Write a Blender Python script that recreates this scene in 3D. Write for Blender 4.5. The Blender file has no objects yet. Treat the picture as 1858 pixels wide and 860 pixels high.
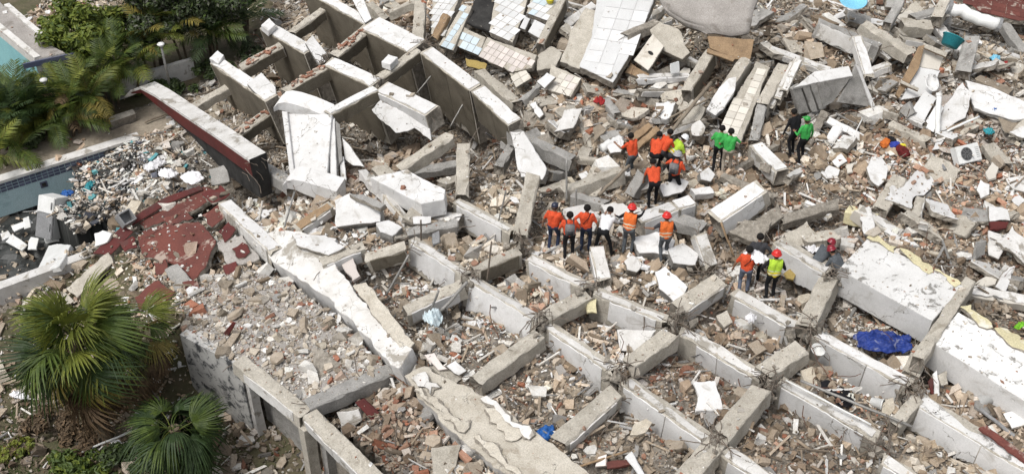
import bpy, bmesh, math, random
import numpy as np
from mathutils import Vector, Matrix
from mathutils import noise as mn
from mathutils.geometry import tessellate_polygon

SC = bpy.context.scene
COL = SC.collection
RND = random.Random(7)
NR = np.random.default_rng(11)
PI = math.pi

# ------------------------------------------------------------------ camera
CAM_H, PITCH, FPX = 19.4, math.radians(38.0), 1992.0
cam_d = bpy.data.cameras.new('camera')
cam_d.sensor_width = 36.0
cam_d.lens = 36.0 * FPX / 1858.0
cam_d.clip_end = 600.0
cam = bpy.data.objects.new('camera', cam_d)
COL.objects.link(cam)
cam.location = (0, 0, CAM_H)
cam.rotation_euler = (PI / 2 - PITCH, 0, 0)
SC.camera = cam

# ------------------------------------------------------------------ sky, sun, exposure
SUN_EL, SUN_AZ = math.radians(62), math.radians(-128)       # azimuth clockwise from +Y: high, from the left and a little in front
world = bpy.data.worlds.new('World')
SC.world = world
world.use_nodes = True
wn, wl = world.node_tree.nodes, world.node_tree.links
wn.clear()
w_out = wn.new('ShaderNodeOutputWorld'); w_bg = wn.new('ShaderNodeBackground')
w_sky = wn.new('ShaderNodeTexSky'); w_hsv = wn.new('ShaderNodeHueSaturation')
w_sky.sky_type = 'NISHITA'; w_sky.sun_disc = False
w_sky.sun_elevation = SUN_EL; w_sky.sun_rotation = SUN_AZ
w_sky.air_density = 1.0; w_sky.dust_density = 4.0; w_sky.ozone_density = 1.0
w_hsv.inputs['Saturation'].default_value = 0.28          # thin overcast: a nearly grey sky
w_bg.inputs['Strength'].default_value = 0.115
wl.new(w_sky.outputs[0], w_hsv.inputs['Color']); wl.new(w_hsv.outputs[0], w_bg.inputs['Color'])
wl.new(w_bg.outputs[0], w_out.inputs['Surface'])
sun_d = bpy.data.lights.new('sun', 'SUN')
sun_d.energy = 1.5; sun_d.angle = math.radians(20); sun_d.color = (1.0, 0.985, 0.96)
sun = bpy.data.objects.new('sun', sun_d); COL.objects.link(sun)
sdir = Vector((math.sin(SUN_AZ) * math.cos(SUN_EL), math.cos(SUN_AZ) * math.cos(SUN_EL), math.sin(SUN_EL)))
sun.rotation_euler = sdir.to_track_quat('Z', 'Y').to_euler()
sun.location = (20, 30, 40)
SC.view_settings.view_transform = 'Standard'
SC.view_settings.look = 'None'
SC.view_settings.gamma = 1.0
SC.view_settings.use_curve_mapping = False
SC.view_settings.exposure = 0.50
try:
    SC.cycles.max_bounces = 5; SC.cycles.diffuse_bounces = 2; SC.cycles.use_denoising = True
except Exception:
    pass

# ------------------------------------------------------------------ photograph pixel -> place
CP, SP = math.cos(PITCH), math.sin(PITCH)
def ray(px, py):
    u, v = (px - 929.0) / FPX, -(py - 430.0) / FPX
    d = Vector((u, CP + v * SP, -SP + v * CP))
    return d
def on_z(px, py, z):
    d = ray(px, py); t = (z - CAM_H) / d.z
    return Vector((d.x * t, d.y * t, z))
def proj(x, y, z):
    dy, dz = y, z - CAM_H
    depth = dy * CP - dz * SP
    up = dy * SP + dz * CP
    return 929.0 + FPX * x / depth, 430.0 - FPX * up / depth

# lie of the land: (photo x, photo y, height)
LAND = [(-250, 120, -2), (0, 30, -2), (150, 60, -2), (330, 60, -2), (60, 200, -2), (200, 200, -2), (330, 190, -2), (420, 120, -2), (470, 40, -2), (-200, 300, -2),
        (60, 300, -2), (200, 260, -2), (320, 230, -1.9), (-200, 480, -2.1), (60, 420, -2.1), (200, 350, -2.0), (290, 300, -1.8), (60, 540, -2.2), (-200, 640, -2.4),
        (240, 430, -1.5), (330, 400, -1.0), (400, 350, -1.1), (300, 500, -1.2), (400, 440, -0.7), (430, 300, -1.4), (480, 240, -1.3),
        (380, 560, -0.75), (480, 540, -0.75), (560, 640, -0.75), (450, 640, -0.75), (650, 760, -0.9), (760, 800, -0.8), (620, 830, -1.0), (720, 950, -1.0),
        (520, 120, -1.3), (600, 60, -1.2), (600, 180, -1.2), (700, 110, -1.2), (760, 200, -1.1), (850, 200, -1.0), (880, 270, -0.9), (650, 250, -1.1), (560, 280, -0.9),
        (700, 300, -0.6), (800, 320, -0.4), (560, 400, -0.3), (660, 420, -0.2), (480, 400, -0.5), (780, 420, -0.1), (620, 500, -0.1), (760, 560, -0.1), (860, 640, -0.2),
        (720, 0, -0.2), (820, 20, 0.6), (900, 70, 0.6), (980, 130, 0.5), (1080, 40, 0.9), (1100, 160, 0.4), (1000, 220, 0.1), (1050, 300, 0.0), (950, 350, -0.2),
        (1200, 60, 1.0), (1300, 60, 1.1), (1250, 160, 0.5), (1350, 200, 0.4), (1200, 260, 0.1), (1300, 320, 0.1), (1440, 280, 0.2), (1440, 100, 0.9), (1560, 60, 0.9),
        (1560, 160, 0.5), (1680, 60, 0.8), (1800, 40, 0.6), (1950, 60, 0.6), (1700, 160, 0.5), (1820, 160, 0.5), (1600, 280, 0.2), (1750, 300, 0.2), (1950, 260, 0.3),
        (1060, 400, 0.0), (1200, 420, 0.0), (1320, 440, -0.1), (1500, 380, 0.1), (1650, 400, 0.1), (1800, 420, 0.1), (2000, 450, 0.0), (1000, 520, -0.1), (1120, 540, -0.1), (1250, 520, -0.1),
        (1400, 540, -0.1), (1560, 580, -0.2), (1820, 620, -0.2), (2000, 700, -0.3), (950, 700, -0.2), (1050, 640, -0.2), (1200, 680, -0.2), (1350, 620, -0.2), (1400, 780, -0.3), (1250, 850, -0.3),
        (1100, 820, -0.3), (980, 920, -0.5), (1550, 720, -0.3), (1700, 820, -0.4), (1900, 900, -0.5), (1500, 920, -0.4), (850, 780, -0.6), (860, 950, -0.8),
        (900, -120, 0.6), (300, -120, -2), (1400, -120, 0.9), (1900, -120, 0.6), (-400, -100, -2), (2300, 0, 0.3), (2300, 400, 0.0), (2200, 900, -0.5)]
_c = [on_z(a, b, c) for a, b, c in LAND]
CX = np.array([p.x for p in _c]); CY = np.array([p.y for p in _c]); CZ = np.array([p.z for p in _c])

def in_poly(x, y, poly):
    x = np.asarray(x, float); y = np.asarray(y, float)
    r = np.zeros(x.shape, bool)
    n = len(poly); j = n - 1
    for i in range(n):
        xi, yi = poly[i]; xj, yj = poly[j]
        if abs(yj - yi) > 1e-12:
            c = ((yi > y) != (yj > y)) & (x < (xj - xi) * (y - yi) / (yj - yi) + xi)
            r ^= c
        j = i
    return r
def pxpoly(pts, z):
    return [tuple(on_z(a, b, z)[:2]) for a, b in pts]
# the sunken garden in front of the low building and the basin of the pool
ROOF_Z = -0.45
A_, B_, C_, D_ = [on_z(a, b, ROOF_Z) for a, b in ((326, 606), (434, 664), (556, 760), (690, 885))]
SOFT = pxpoly([(-500, 700), (0, 580), (120, 530), (215, 480)], -2.4) + pxpoly([(290, 545), (318, 575)], -1.2)
_in = Vector((0.35, 0.5, 0))                                  # the cellar wall stands back under the roof
LOW = [tuple((p + _in)[:2]) for p in (A_, B_, C_, D_)] + pxpoly([(760, 1100), (-500, 1100)], -2.4) + SOFT
LOW_Z = -2.9
POOL = pxpoly([(-500, 477), (0, 326), (252, 248), (262, 262), (255, 320), (205, 448), (0, 522), (-500, 690)], -2.0)
POOL_Z = -3.3
def T(x, y):
    x = np.asarray(x, float); y = np.asarray(y, float)
    sh = x.shape; x = x.ravel(); y = y.ravel()
    d2 = (x[:, None] - CX) ** 2 + (y[:, None] - CY) ** 2
    w = np.exp(-d2 / (2 * 1.35 ** 2)) + 1e-5 / (d2 + 1.0)
    z = (w * CZ).sum(1) / w.sum(1)
    m = in_poly(x, y, LOW)
    if m.any():
        d2 = np.full(int(m.sum()), 1e9)
        for (ax, ay), (bx, by) in zip(SOFT[:-1], SOFT[1:]):
            l2 = (bx - ax) ** 2 + (by - ay) ** 2
            t = np.clip(((x[m] - ax) * (bx - ax) + (y[m] - ay) * (by - ay)) / l2, 0, 1)
            d2 = np.minimum(d2, (x[m] - ax - t * (bx - ax)) ** 2 + (y[m] - ay - t * (by - ay)) ** 2)
        t = np.clip(np.sqrt(d2) / 2.4, 0, 1); t = t * t * (3 - 2 * t)
        z[m] = z[m] * (1 - t) + LOW_Z * t
    m = in_poly(x, y, POOL)
    z[m] = POOL_Z
    return z.reshape(sh)
_ts = np.arange(14, 75, 0.08)
def at(px, py, dz=0.0):
    d = ray(px, py)
    x, y, z = d.x * _ts, d.y * _ts, CAM_H + d.z * _ts
    f = z - T(x, y) - dz
    i = int(np.argmax(f < 0))
    if i == 0:
        return on_z(px, py, dz)
    t = _ts[i - 1] + 0.08 * f[i - 1] / (f[i - 1] - f[i])
    return Vector((d.x * t, d.y * t, CAM_H + d.z * t))
def P(p):
    return p.copy() if isinstance(p, Vector) else at(*p)

# ------------------------------------------------------------------ fast lattice noise for arrays
_tab = NR.random((256, 256))
def vnoise(x, y, s=1.0):
    x = np.asarray(x, float) * s + 1000.3; y = np.asarray(y, float) * s + 2000.7
    xi = np.floor(x).astype(int); yi = np.floor(y).astype(int)
    fx = x - xi; fy = y - yi
    fx = fx * fx * (3 - 2 * fx); fy = fy * fy * (3 - 2 * fy)
    g = lambda a, b: _tab[a & 255, b & 255]
    return (g(xi, yi) * (1 - fx) + g(xi + 1, yi) * fx) * (1 - fy) + (g(xi, yi + 1) * (1 - fx) + g(xi + 1, yi + 1) * fx) * fy - 0.5

# ------------------------------------------------------------------ materials
MAT = {}
def nd(nt, t, **kw):
    n = nt.nodes.new(t)
    for k, v in kw.items():
        if k in n.inputs.keys():
            n.inputs[k].default_value = v
        else:
            setattr(n, k, v)
    return n
def rgba(c): return (c[0], c[1], c[2], 1.0)
def mixc(nt, fac, a, b, mode='MIX'):
    m = nt.nodes.new('ShaderNodeMix'); m.data_type = 'RGBA'; m.blend_type = mode
    for sock, v in ((m.inputs[0], fac), (m.inputs[6], a), (m.inputs[7], b)):
        if hasattr(v, 'is_linked') or isinstance(v, bpy.types.NodeSocket): nt.links.new(v, sock)
        elif isinstance(v, (int, float)): sock.default_value = v
        else: sock.default_value = rgba(v)
    return m.outputs[2]
def ramp(nt, src, lo, hi):
    r = nt.nodes.new('ShaderNodeMapRange'); r.inputs[1].default_value = lo; r.inputs[2].default_value = hi
    nt.links.new(src, r.inputs[0]); return r.outputs[0]
def pmat(name, c1, c2=None, scale=2.0, rough=0.9, bump=0.25, stain=None, stain_lo=0.55, stain_w=0.06, crack=0.0, src=None, var=0.10, metal=0.0, spec=0.25, fine=28.0, stain_scale=1.1, grain=None):
    m = bpy.data.materials.new(name); m.use_nodes = True
    nt = m.node_tree; b = nt.nodes['Principled BSDF']
    tc = nd(nt, 'ShaderNodeTexCoord'); co = tc.outputs['Object']
    oi = nd(nt, 'ShaderNodeObjectInfo')
    off = nt.nodes.new('ShaderNodeVectorMath'); off.operation = 'MULTIPLY_ADD'   # each thing has its own patch of grain
    off.inputs[1].default_value = (1, 1, 1)
    cmb = nt.nodes.new('ShaderNodeCombineXYZ'); mul = nt.nodes.new('ShaderNodeMath'); mul.operation = 'MULTIPLY'; mul.inputs[1].default_value = 37.0
    nt.links.new(oi.outputs['Random'], mul.inputs[0])
    for i in range(3): nt.links.new(mul.outputs[0], cmb.inputs[i])
    nt.links.new(co, off.inputs[0]); nt.links.new(cmb.outputs[0], off.inputs[2]); co = off.outputs[0]
    def nz(s, det=5.0, ro=0.6, dist=0.0):
        n = nd(nt, 'ShaderNodeTexNoise', Scale=s, Detail=det, Roughness=ro, Distortion=dist); nt.links.new(co, n.inputs['Vector']); return n.outputs[0]
    if src == 'object': base = oi.outputs['Color']
    elif src == 'attr':
        a = nd(nt, 'ShaderNodeAttribute', attribute_name='col'); base = a.outputs['Color']
    else: base = None
    n1 = nz(scale)
    if base is None:
        base = mixc(nt, ramp(nt, n1, 0.35, 0.65), c1, c2 or [x * 0.8 for x in c1])
    else:
        base = mixc(nt, ramp(nt, n1, 0.35, 0.7), base, mixc(nt, 1.0, base, c2 or (0.8, 0.78, 0.74), 'MULTIPLY'))
    nf = nz(fine, 6.0, 0.7)
    g = nt.nodes.new('ShaderNodeMapRange'); g.inputs[1].default_value = 0.3; g.inputs[2].default_value = 0.7; gr = grain if grain is not None else (0.10 if c1 and min(c1) > 0.5 else 0.26); g.inputs[3].default_value = 1 - gr * 1.3; g.inputs[4].default_value = 1 + gr * 0.7
    nt.links.new(nf, g.inputs[0])
    base = mixc(nt, 1.0, base, g.outputs[0], 'MULTIPLY')
    if stain is not None:
        ns = nz(stain_scale, 8.0, 0.68, 0.6)
        base = mixc(nt, ramp(nt, ns, stain_lo, stain_lo + stain_w), base, stain)
    if crack > 0:
        v = nd(nt, 'ShaderNodeTexVoronoi', feature='DISTANCE_TO_EDGE', Scale=crack)
        wv = nt.nodes.new('ShaderNodeVectorMath'); wv.operation = 'MULTIPLY_ADD'; wv.inputs[1].default_value = (0.9, 0.9, 0.9)
        nc = nd(nt, 'ShaderNodeTexNoise', Scale=2.2, Detail=6.0); nt.links.new(co, nc.inputs['Vector'])
        nt.links.new(nc.outputs['Color'], wv.inputs[0]); nt.links.new(co, wv.inputs[2]); nt.links.new(wv.outputs[0], v.inputs['Vector'])
        gate = ramp(nt, nz(0.9, 2.0), 0.50, 0.58)
        cr = ramp(nt, v.outputs['Distance'], 0.010, 0.002)
        mm = nt.nodes.new('ShaderNodeMath'); mm.operation = 'MULTIPLY'; nt.links.new(cr, mm.inputs[0]); nt.links.new(gate, mm.inputs[1])
        base = mixc(nt, mm.outputs[0], base, (0.20, 0.185, 0.16))
    if var:
        vr = nt.nodes.new('ShaderNodeMapRange'); vr.inputs[3].default_value = 1 - var; vr.inputs[4].default_value = 1 + var * 0.6
        nt.links.new(oi.outputs['Random'], vr.inputs[0])
        base = mixc(nt, 1.0, base, vr.outputs[0], 'MULTIPLY')
    nt.links.new(base, b.inputs['Base Color'])
    b.inputs['Roughness'].default_value = rough; b.inputs['Metallic'].default_value = metal
    b.inputs['Specular IOR Level'].default_value = spec
    if bump:
        bp = nd(nt, 'ShaderNodeBump', Strength=bump, Distance=0.05)
        ad = nt.nodes.new('ShaderNodeMath'); ad.operation = 'MULTIPLY_ADD'; ad.inputs[1].default_value = 0.5
        nt.links.new(nf, ad.inputs[0]); nt.links.new(n1, ad.inputs[2])
        nt.links.new(ad.outputs[0], bp.inputs['Height']); nt.links.new(bp.outputs[0], b.inputs['Normal'])
    MAT[name] = m
    return m
pmat('concrete', (0.53, 0.49, 0.42), (0.40, 0.365, 0.305), 2.6, stain=(0.28, 0.25, 0.20), stain_lo=0.57, stain_w=0.10, bump=0.8, stain_scale=1.8)
pmat('concrete_grey', (0.40, 0.385, 0.36), (0.28, 0.27, 0.25), 2.2, stain=(0.18, 0.17, 0.155), stain_lo=0.57, stain_w=0.1, bump=0.8)
pmat('cream', (0.60, 0.555, 0.475), (0.49, 0.445, 0.37), 2.4, bump=0.6, stain=(0.36, 0.315, 0.25), stain_lo=0.55, stain_w=0.12, crack=1.2, stain_scale=2.0)
pmat('core', (0.36, 0.325, 0.275), (0.22, 0.195, 0.16), 7.0, bump=1.0, fine=22)
pmat('white', (0.70, 0.69, 0.675), (0.60, 0.59, 0.57), 1.6, rough=0.8, bump=0.12, stain=(0.40, 0.375, 0.335), stain_lo=0.54, stain_w=0.20, crack=0.8, stain_scale=2.2)
pmat('white_worn', (0.67, 0.655, 0.63), (0.54, 0.52, 0.485), 2.6, rough=0.85, bump=0.3, stain=(0.31, 0.285, 0.245), stain_lo=0.56, stain_w=0.05, crack=1.1)
pmat('roof_white', (0.72, 0.71, 0.69), (0.62, 0.61, 0.585), 1.3, rough=0.8, bump=0.15, stain=(0.24, 0.23, 0.21), stain_lo=0.56, stain_w=0.06, stain_scale=2.6, crack=0.7)
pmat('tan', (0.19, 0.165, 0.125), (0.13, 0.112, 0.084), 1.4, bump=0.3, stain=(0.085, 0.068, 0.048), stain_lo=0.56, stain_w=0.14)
pmat('maroon', (0.13, 0.028, 0.024), (0.09, 0.022, 0.02), 1.5, rough=0.7, bump=0.2, stain=(0.09, 0.035, 0.03), stain_lo=0.56)
pmat('red_floor', (0.165, 0.055, 0.042), (0.115, 0.042, 0.035), 1.5, rough=0.8, bump=0.2, stain=(0.34, 0.27, 0.225), stain_lo=0.57, stain_w=0.05)
pmat('yellow', (0.66, 0.60, 0.38), (0.58, 0.52, 0.33), 2.0, bump=0.2, stain=(0.72, 0.68, 0.58), stain_lo=0.6)
pmat('mouldy', (0.56, 0.55, 0.52), (0.42, 0.41, 0.39), 1.6, bump=0.3, stain=(0.07, 0.072, 0.075), stain_lo=0.50, stain_w=0.10, stain_scale=3.2)
pmat('roof_grey', (0.42, 0.39, 0.36), (0.33, 0.305, 0.28), 1.4, bump=0.5, stain=(0.24, 0.215, 0.19), stain_lo=0.56, stain_w=0.08)
pmat('tile_white', (0.66, 0.66, 0.65), (0.59, 0.585, 0.57), 1.2, rough=0.35, bump=0.03, spec=0.5, var=0.12)
pmat('tile_blue', (0.52, 0.60, 0.64), (0.47, 0.55, 0.59), 1.2, rough=0.35, bump=0.03, spec=0.5, var=0.10)
pmat('tile_pink', (0.62, 0.56, 0.515), (0.56, 0.50, 0.46), 1.2, rough=0.4, bump=0.03, spec=0.5, var=0.14)
pmat('tile_cream', (0.66, 0.62, 0.545), (0.58, 0.54, 0.47), 1.2, rough=0.45, bump=0.05, spec=0.4, var=0.14, stain=(0.45, 0.40, 0.33), stain_lo=0.6)
pmat('tile_navy', (0.10, 0.115, 0.19), (0.14, 0.15, 0.21), 1.2, rough=0.3, bump=0.03, spec=0.5, var=0.3)
pmat('void_shade', (0.022, 0.021, 0.02), (0.05, 0.048, 0.045), 2.5, bump=0.3)  # near-black colour that paints in the darkness of voids and openings
pmat('ochre', (0.40, 0.30, 0.10), (0.34, 0.25, 0.09), 2.0, bump=0.1)
pmat('wood', (0.36, 0.25, 0.15), (0.24, 0.165, 0.10), 3.0, bump=0.3)
pmat('wood_grey', (0.30, 0.25, 0.19), (0.20, 0.165, 0.125), 3.0, bump=0.3)
pmat('rust', (0.17, 0.085, 0.05), (0.10, 0.06, 0.045), 8.0, bump=0.2)
pmat('rebar', (0.14, 0.11, 0.085), (0.20, 0.17, 0.14), 8.0, bump=0.2)
pmat('dirt', (0.34, 0.30, 0.25), (0.16, 0.138, 0.112), 5.0, bump=1.0, fine=20, grain=0.55, stain=(0.13, 0.11, 0.09), stain_lo=0.54, stain_w=0.05, stain_scale=7)
pmat('turquoise', (0.27, 0.52, 0.54), (0.23, 0.46, 0.49), 1.4, bump=0.1, stain=(0.45, 0.55, 0.54), stain_lo=0.62)
pmat('pool_blue', (0.42, 0.58, 0.61), (0.48, 0.62, 0.64), 0.8, bump=0.1, rough=0.5, stain=(0.20, 0.32, 0.34), stain_lo=0.58, stain_w=0.2)
pmat('chunk', None, (0.78, 0.75, 0.70), 3.5, src='object', bump=0.7, var=0.0)
pmat('rubble', None, (0.80, 0.77, 0.72), 5.0, src='attr', bump=0.4, var=0.0)

# ------------------------------------------------------------------ mesh and object helpers
class MB:
    def __init__(s): s.v = []; s.f = []; s.m = []
    def add(s, vs, fs, mi=0):
        o = len(s.v); s.v += [tuple(v) for v in vs]
        for f in fs: s.f.append([i + o for i in f]); s.m.append(mi)
    def box(s, c, h, mi=0, rot=None):
        vs = [Vector((a * h[0], b * h[1], d * h[2])) for a in (-1, 1) for b in (-1, 1) for d in (-1, 1)]
        if rot is not None: vs = [rot @ v for v in vs]
        vs = [v + Vector(c) for v in vs]
        s.add(vs, [(0, 1, 3, 2), (4, 6, 7, 5), (0, 4, 5, 1), (2, 3, 7, 6), (0, 2, 6, 4), (1, 5, 7, 3)], mi)
    def tube(s, pts, r, n=6, mi=0, r1=None, cap=True):
        pts = [Vector(p) for p in pts]; rings = []
        for i, p in enumerate(pts):
            d = (pts[min(i + 1, len(pts) - 1)] - pts[max(i - 1, 0)])
            d = d.normalized() if d.length > 1e-9 else Vector((0, 0, 1))
            a = d.orthogonal().normalized() if abs(d.z) > 0.9 else d.cross(Vector((0, 0, 1))).normalized()
            b = d.cross(a)
            rr = r if r1 is None else r + (r1 - r) * i / (len(pts) - 1)
            rings.append([p + (a * math.cos(2 * PI * k / n) + b * math.sin(2 * PI * k / n)) * rr for k in range(n)])
        vs = [v for q in rings for v in q]; fs = []
        for i in range(len(rings) - 1):
            for k in range(n):
                k2 = (k + 1) % n
                fs.append((i * n + k, i * n + k2, (i + 1) * n + k2, (i + 1) * n + k))
        if cap: fs.append(tuple(reversed(range(n)))); fs.append(tuple(range((len(rings) - 1) * n, len(rings) * n)))
        s.add(vs, fs, mi)
    def lathe(s, prof, n=14, mi=0, M=None):
        vs = []; fs = []
        for r, z in prof:
            for k in range(n):
                v = Vector((r * math.cos(2 * PI * k / n), r * math.sin(2 * PI * k / n), z)); vs.append(M @ v if M else v)
        for i in range(len(prof) - 1):
            for k in range(n):
                k2 = (k + 1) % n; fs.append((i * n + k, i * n + k2, (i + 1) * n + k2, (i + 1) * n + k))
        fs.append(tuple(reversed(range(n)))); fs.append(tuple(range((len(prof) - 1) * n, len(prof) * n)))
        s.add(vs, fs, mi)
    def mesh(s, name, mats, smooth=False):
        me = bpy.data.meshes.new(name); me.from_pydata(s.v, [], s.f)
        for k in (mats if isinstance(mats, (list, tuple)) else [mats]): me.materials.append(MAT[k] if isinstance(k, str) else k)
        if len(me.polygons) == len(s.m): me.polygons.foreach_set('material_index', s.m)
        if smooth: me.polygons.foreach_set('use_smooth', [True] * len(me.polygons))
        me.update(); return me
def obj(name, me, parent=None, M=None):
    o = bpy.data.objects.new(name, me); COL.objects.link(o)
    if parent is not None: o.parent = parent
    if M is not None: o.matrix_local = M
    return o
def tag(o, label, cat, group=None, kind=None):
    if label: o['label'] = label
    if cat: o['category'] = cat
    if group: o['group'] = group
    o['kind'] = kind or 'thing'
    return o
def frame(origin, x, z):
    x = x.normalized(); y = z.cross(x).normalized(); z = x.cross(y)
    M = Matrix((x, y, z)).transposed().to_4x4(); M.translation = origin
    return M

CLAMP, TRENCH, TOPS, SLABS = [], [], [], []      # what the ground and the rubble have to know about the beams and slabs

def ragged_strip(L, f_top, f_bot, off, step=0.07, thick=0.03):
    """plaster coat over length L between two ragged lines; x along, y out, z up"""
    n = max(4, int(L / step)); mb = MB(); vs = []
    for i in range(n + 1):
        u = L * i / n; t, b = f_top(u), f_bot(u)
        t = max(t, b + 0.01)
        vs += [(u, off, t), (u, off, (t + b) / 2), (u, off, b), (u, off - thick, t + 0.004), (u, off - thick, b - 0.004)]
    fs = []
    for i in range(n):
        a, b = i * 5, i * 5 + 5
        fs += [(a, b, b + 1, a + 1), (a + 1, b + 1, b + 2, a + 2), (a + 3, b + 3, b, a), (a + 2, b + 2, b + 4, a + 4)]
    fs += [(0, 1, 2, 4, 3), tuple(n * 5 + k for k in (0, 3, 4, 2, 1))]
    mb.add(vs, fs); return mb
def bars(mb, p, d, n, spread, rnd, length=(0.25, 0.8), r=0.011, mi=0):
    for _ in range(n):
        q = p + Vector([rnd.uniform(-1, 1) * spread for _ in range(3)])
        pts = [q]; v = (d + Vector([rnd.uniform(-0.5, 0.5) for _ in range(3)])).normalized(); l = rnd.uniform(*length)
        for k in range(4):
            pts.append(pts[-1] + v * l / 4); v = (v + Vector([rnd.uniform(-0.45, 0.45) for _ in range(3)]) + Vector((0, 0, -0.12))).normalized()
        mb.tube(pts, r, 5, mi)

_bid = [0]
def beam(label, a, b, w, h, side='white', top=None, rb=(2, 2), name='concrete_beam', cat='beam', mat='concrete', peel=0.22, group='beams of the collapsed floor grid', clamp=True, trench=None, cover=1.0, other=None, roll=None):
    _bid[0] += 1; sd = _bid[0] * 7.31; rnd = random.Random(_bid[0])
    p0, p1 = P(a), P(b); d = p1 - p0; L = d.length; d.normalize()
    s = d.cross(Vector((0, 0, 1)))
    if s.length < 0.05: s = Vector((1, 0, 0)).cross(d)
    s.normalize()
    if s.y > 0: s = -s
    # keep a right-handed frame: x along, y = outwards to the near side, z up
    n = d.cross(s)
    if n.z < 0: p0, p1 = p1, p0; d = -d; n = d.cross(s)
    ra = math.radians(roll) if roll is not None else rnd.gauss(0, 0.09)
    n = (Matrix.Rotation(ra, 3, d) @ n); s2 = n.cross(d)
    org = (p0 + p1) / 2 - n * h
    M = frame(org, d, n)
    N = max(6, int(L / 0.13)); mb = MB(); rings = []
    def nz(x, k, sc): return mn.noise(Vector((x * sc, k * 3.7 + sd, sd * 0.37)))
    for i in range(N + 1):
        u = -L / 2 + L * i / N; ring = []
        c = 0.02 + 0.07 * max(0, nz(u, 1, 2.5)); c2 = 0.02 + 0.12 * max(0, nz(u, 2, 3.0))
        prof = [(-w / 2, 0.0), (w / 2, 0.0), (w / 2, h - c2), (w / 2 - c2, h), (-w / 2 + c, h), (-w / 2, h - c)]
        for k, (y, z) in enumerate(prof):
            e = 0.0
            if i == 0: e = -abs(nz(k * 1.7, 5, 1.0)) * 0.22 * min(1, L)
            if i == N: e = abs(nz(k * 1.3, 6, 1.0)) * 0.22 * min(1, L)
            low = 0.06 * nz(u, 9, 3.0) if k < 2 else 0
            ring.append((u + e, y + 0.028 * nz(u, k + 10, 4), z + 0.024 * nz(u, k + 20, 4) + low))
        rings.append(ring)
    vs = [v for r in rings for v in r]; fs = []; K = 6
    for i in range(N):
        for k in range(K):
            k2 = (k + 1) % K; fs.append((i * K + k, (i + 1) * K + k, (i + 1) * K + k2, i * K + k2))
    c0 = len(vs); vs.append((-L / 2 + 0.10 * min(1, L), 0, h * 0.5)); vs.append((L / 2 - 0.10 * min(1, L), 0, h * 0.5))
    mb.add(vs, fs, 0)
    for k in range(K):
        k2 = (k + 1) % K
        mb.f.append([c0, k, k2]); mb.m.append(1); mb.f.append([c0 + 1, N * K + k2, N * K + k]); mb.m.append(1)
    o = obj(name, mb.mesh(name, [mat, 'core']), None, M)
    tag(o, label, cat, group)
    if side:
        lo = lambda u: h * (0.02 + peel * 0.5 * (0.5 + nz(u, 31, 1.3))) + h * (0.13 * nz(u, 33, 2.6) + 0.09 * nz(u, 34, 7.0) + 0.05 * nz(u, 37, 15.0))
        hi = lambda u: h - 0.015 - max(0, 0.10 * nz(u, 35, 1.1)) - max(0, 0.05 * nz(u, 36, 5.0)) 
        e0, e1 = rnd.uniform(0.02, 0.16) * L * peel * 3, rnd.uniform(0.02, 0.16) * L * peel * 3
        segs = [(e0 - L / 2, L / 2 - e1)]
        if L > 2.2 and rnd.random() < 0.5:
            q = rnd.uniform(0.35, 0.65) * L - L / 2; segs = [(segs[0][0], q - 0.012), (q + 0.012, segs[0][1])]
        for u0, u1 in segs:
            if u1 - u0 < 0.15: continue
            st = ragged_strip(u1 - u0, lambda t: hi(t + u0), lambda t: lo(t + u0), w / 2 + 0.026)
            ob = obj('plaster_coat', st.mesh('plaster_coat', side), o, Matrix.Translation((u0, 0, 0)))
    if other:
        st = ragged_strip(L * 0.94, lambda t: h - 0.03, lambda t: h * 0.04, w / 2 + 0.02)
        obj('back_coat', st.mesh('back_coat', other), o, Matrix.Translation((L * 0.47, 0, 0)) @ Matrix.Rotation(PI, 4, 'Z'))
    if top:
        f1 = lambda u: w / 2 - 0.02 - max(0, 0.09 * nz(u, 41, 2.0)) - max(0, 0.04 * nz(u, 43, 9.0))
        f0 = lambda u: -w / 2 + 0.02 + (1 - cover) * w * (0.5 + 0.9 * nz(u, 44, 0.9)) + max(0, 0.09 * nz(u, 42, 2.0))
        st = ragged_strip(L * 0.97, f1, f0, 0.022)
        st.v = [(x - L * 0.485, z, h + y) for x, y, z in st.v]; st.f = [list(reversed(f)) for f in st.f]
        obj('top_coat', st.mesh('top_coat', top), o)
    if rb[0] + rb[1]:
        r = MB()
        bars(r, Vector((-L / 2 + 0.06, 0, h * 0.55)), Vector((-1, 0, 0.1)), rb[0], min(w, h) * 0.3, rnd)
        bars(r, Vector((L / 2 - 0.06, 0, h * 0.55)), Vector((1, 0, 0.1)), rb[1], min(w, h) * 0.3, rnd)
        obj('rebar', r.mesh('rebar', 'rebar'), o)['kind'] = 'stuff'
    if clamp and abs(n.z) > 0.5:
        q = [p0 + s * w * 0.5, p1 + s * w * 0.5, p1 - s * w * 0.5, p0 - s * w * 0.5]
        CLAMP.append(([tuple(v[:2]) for v in q], n.copy(), p0.copy(), 0.22))
        TOPS.append((M.copy(), L, w, h, top))
    if trench is None: trench = 0.5 if side else 0.2
    if trench: TRENCH.append((p0 + s * (w / 2 + 0.12), p1 + s * (w / 2 + 0.14), trench, 0.24))
    return o

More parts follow.
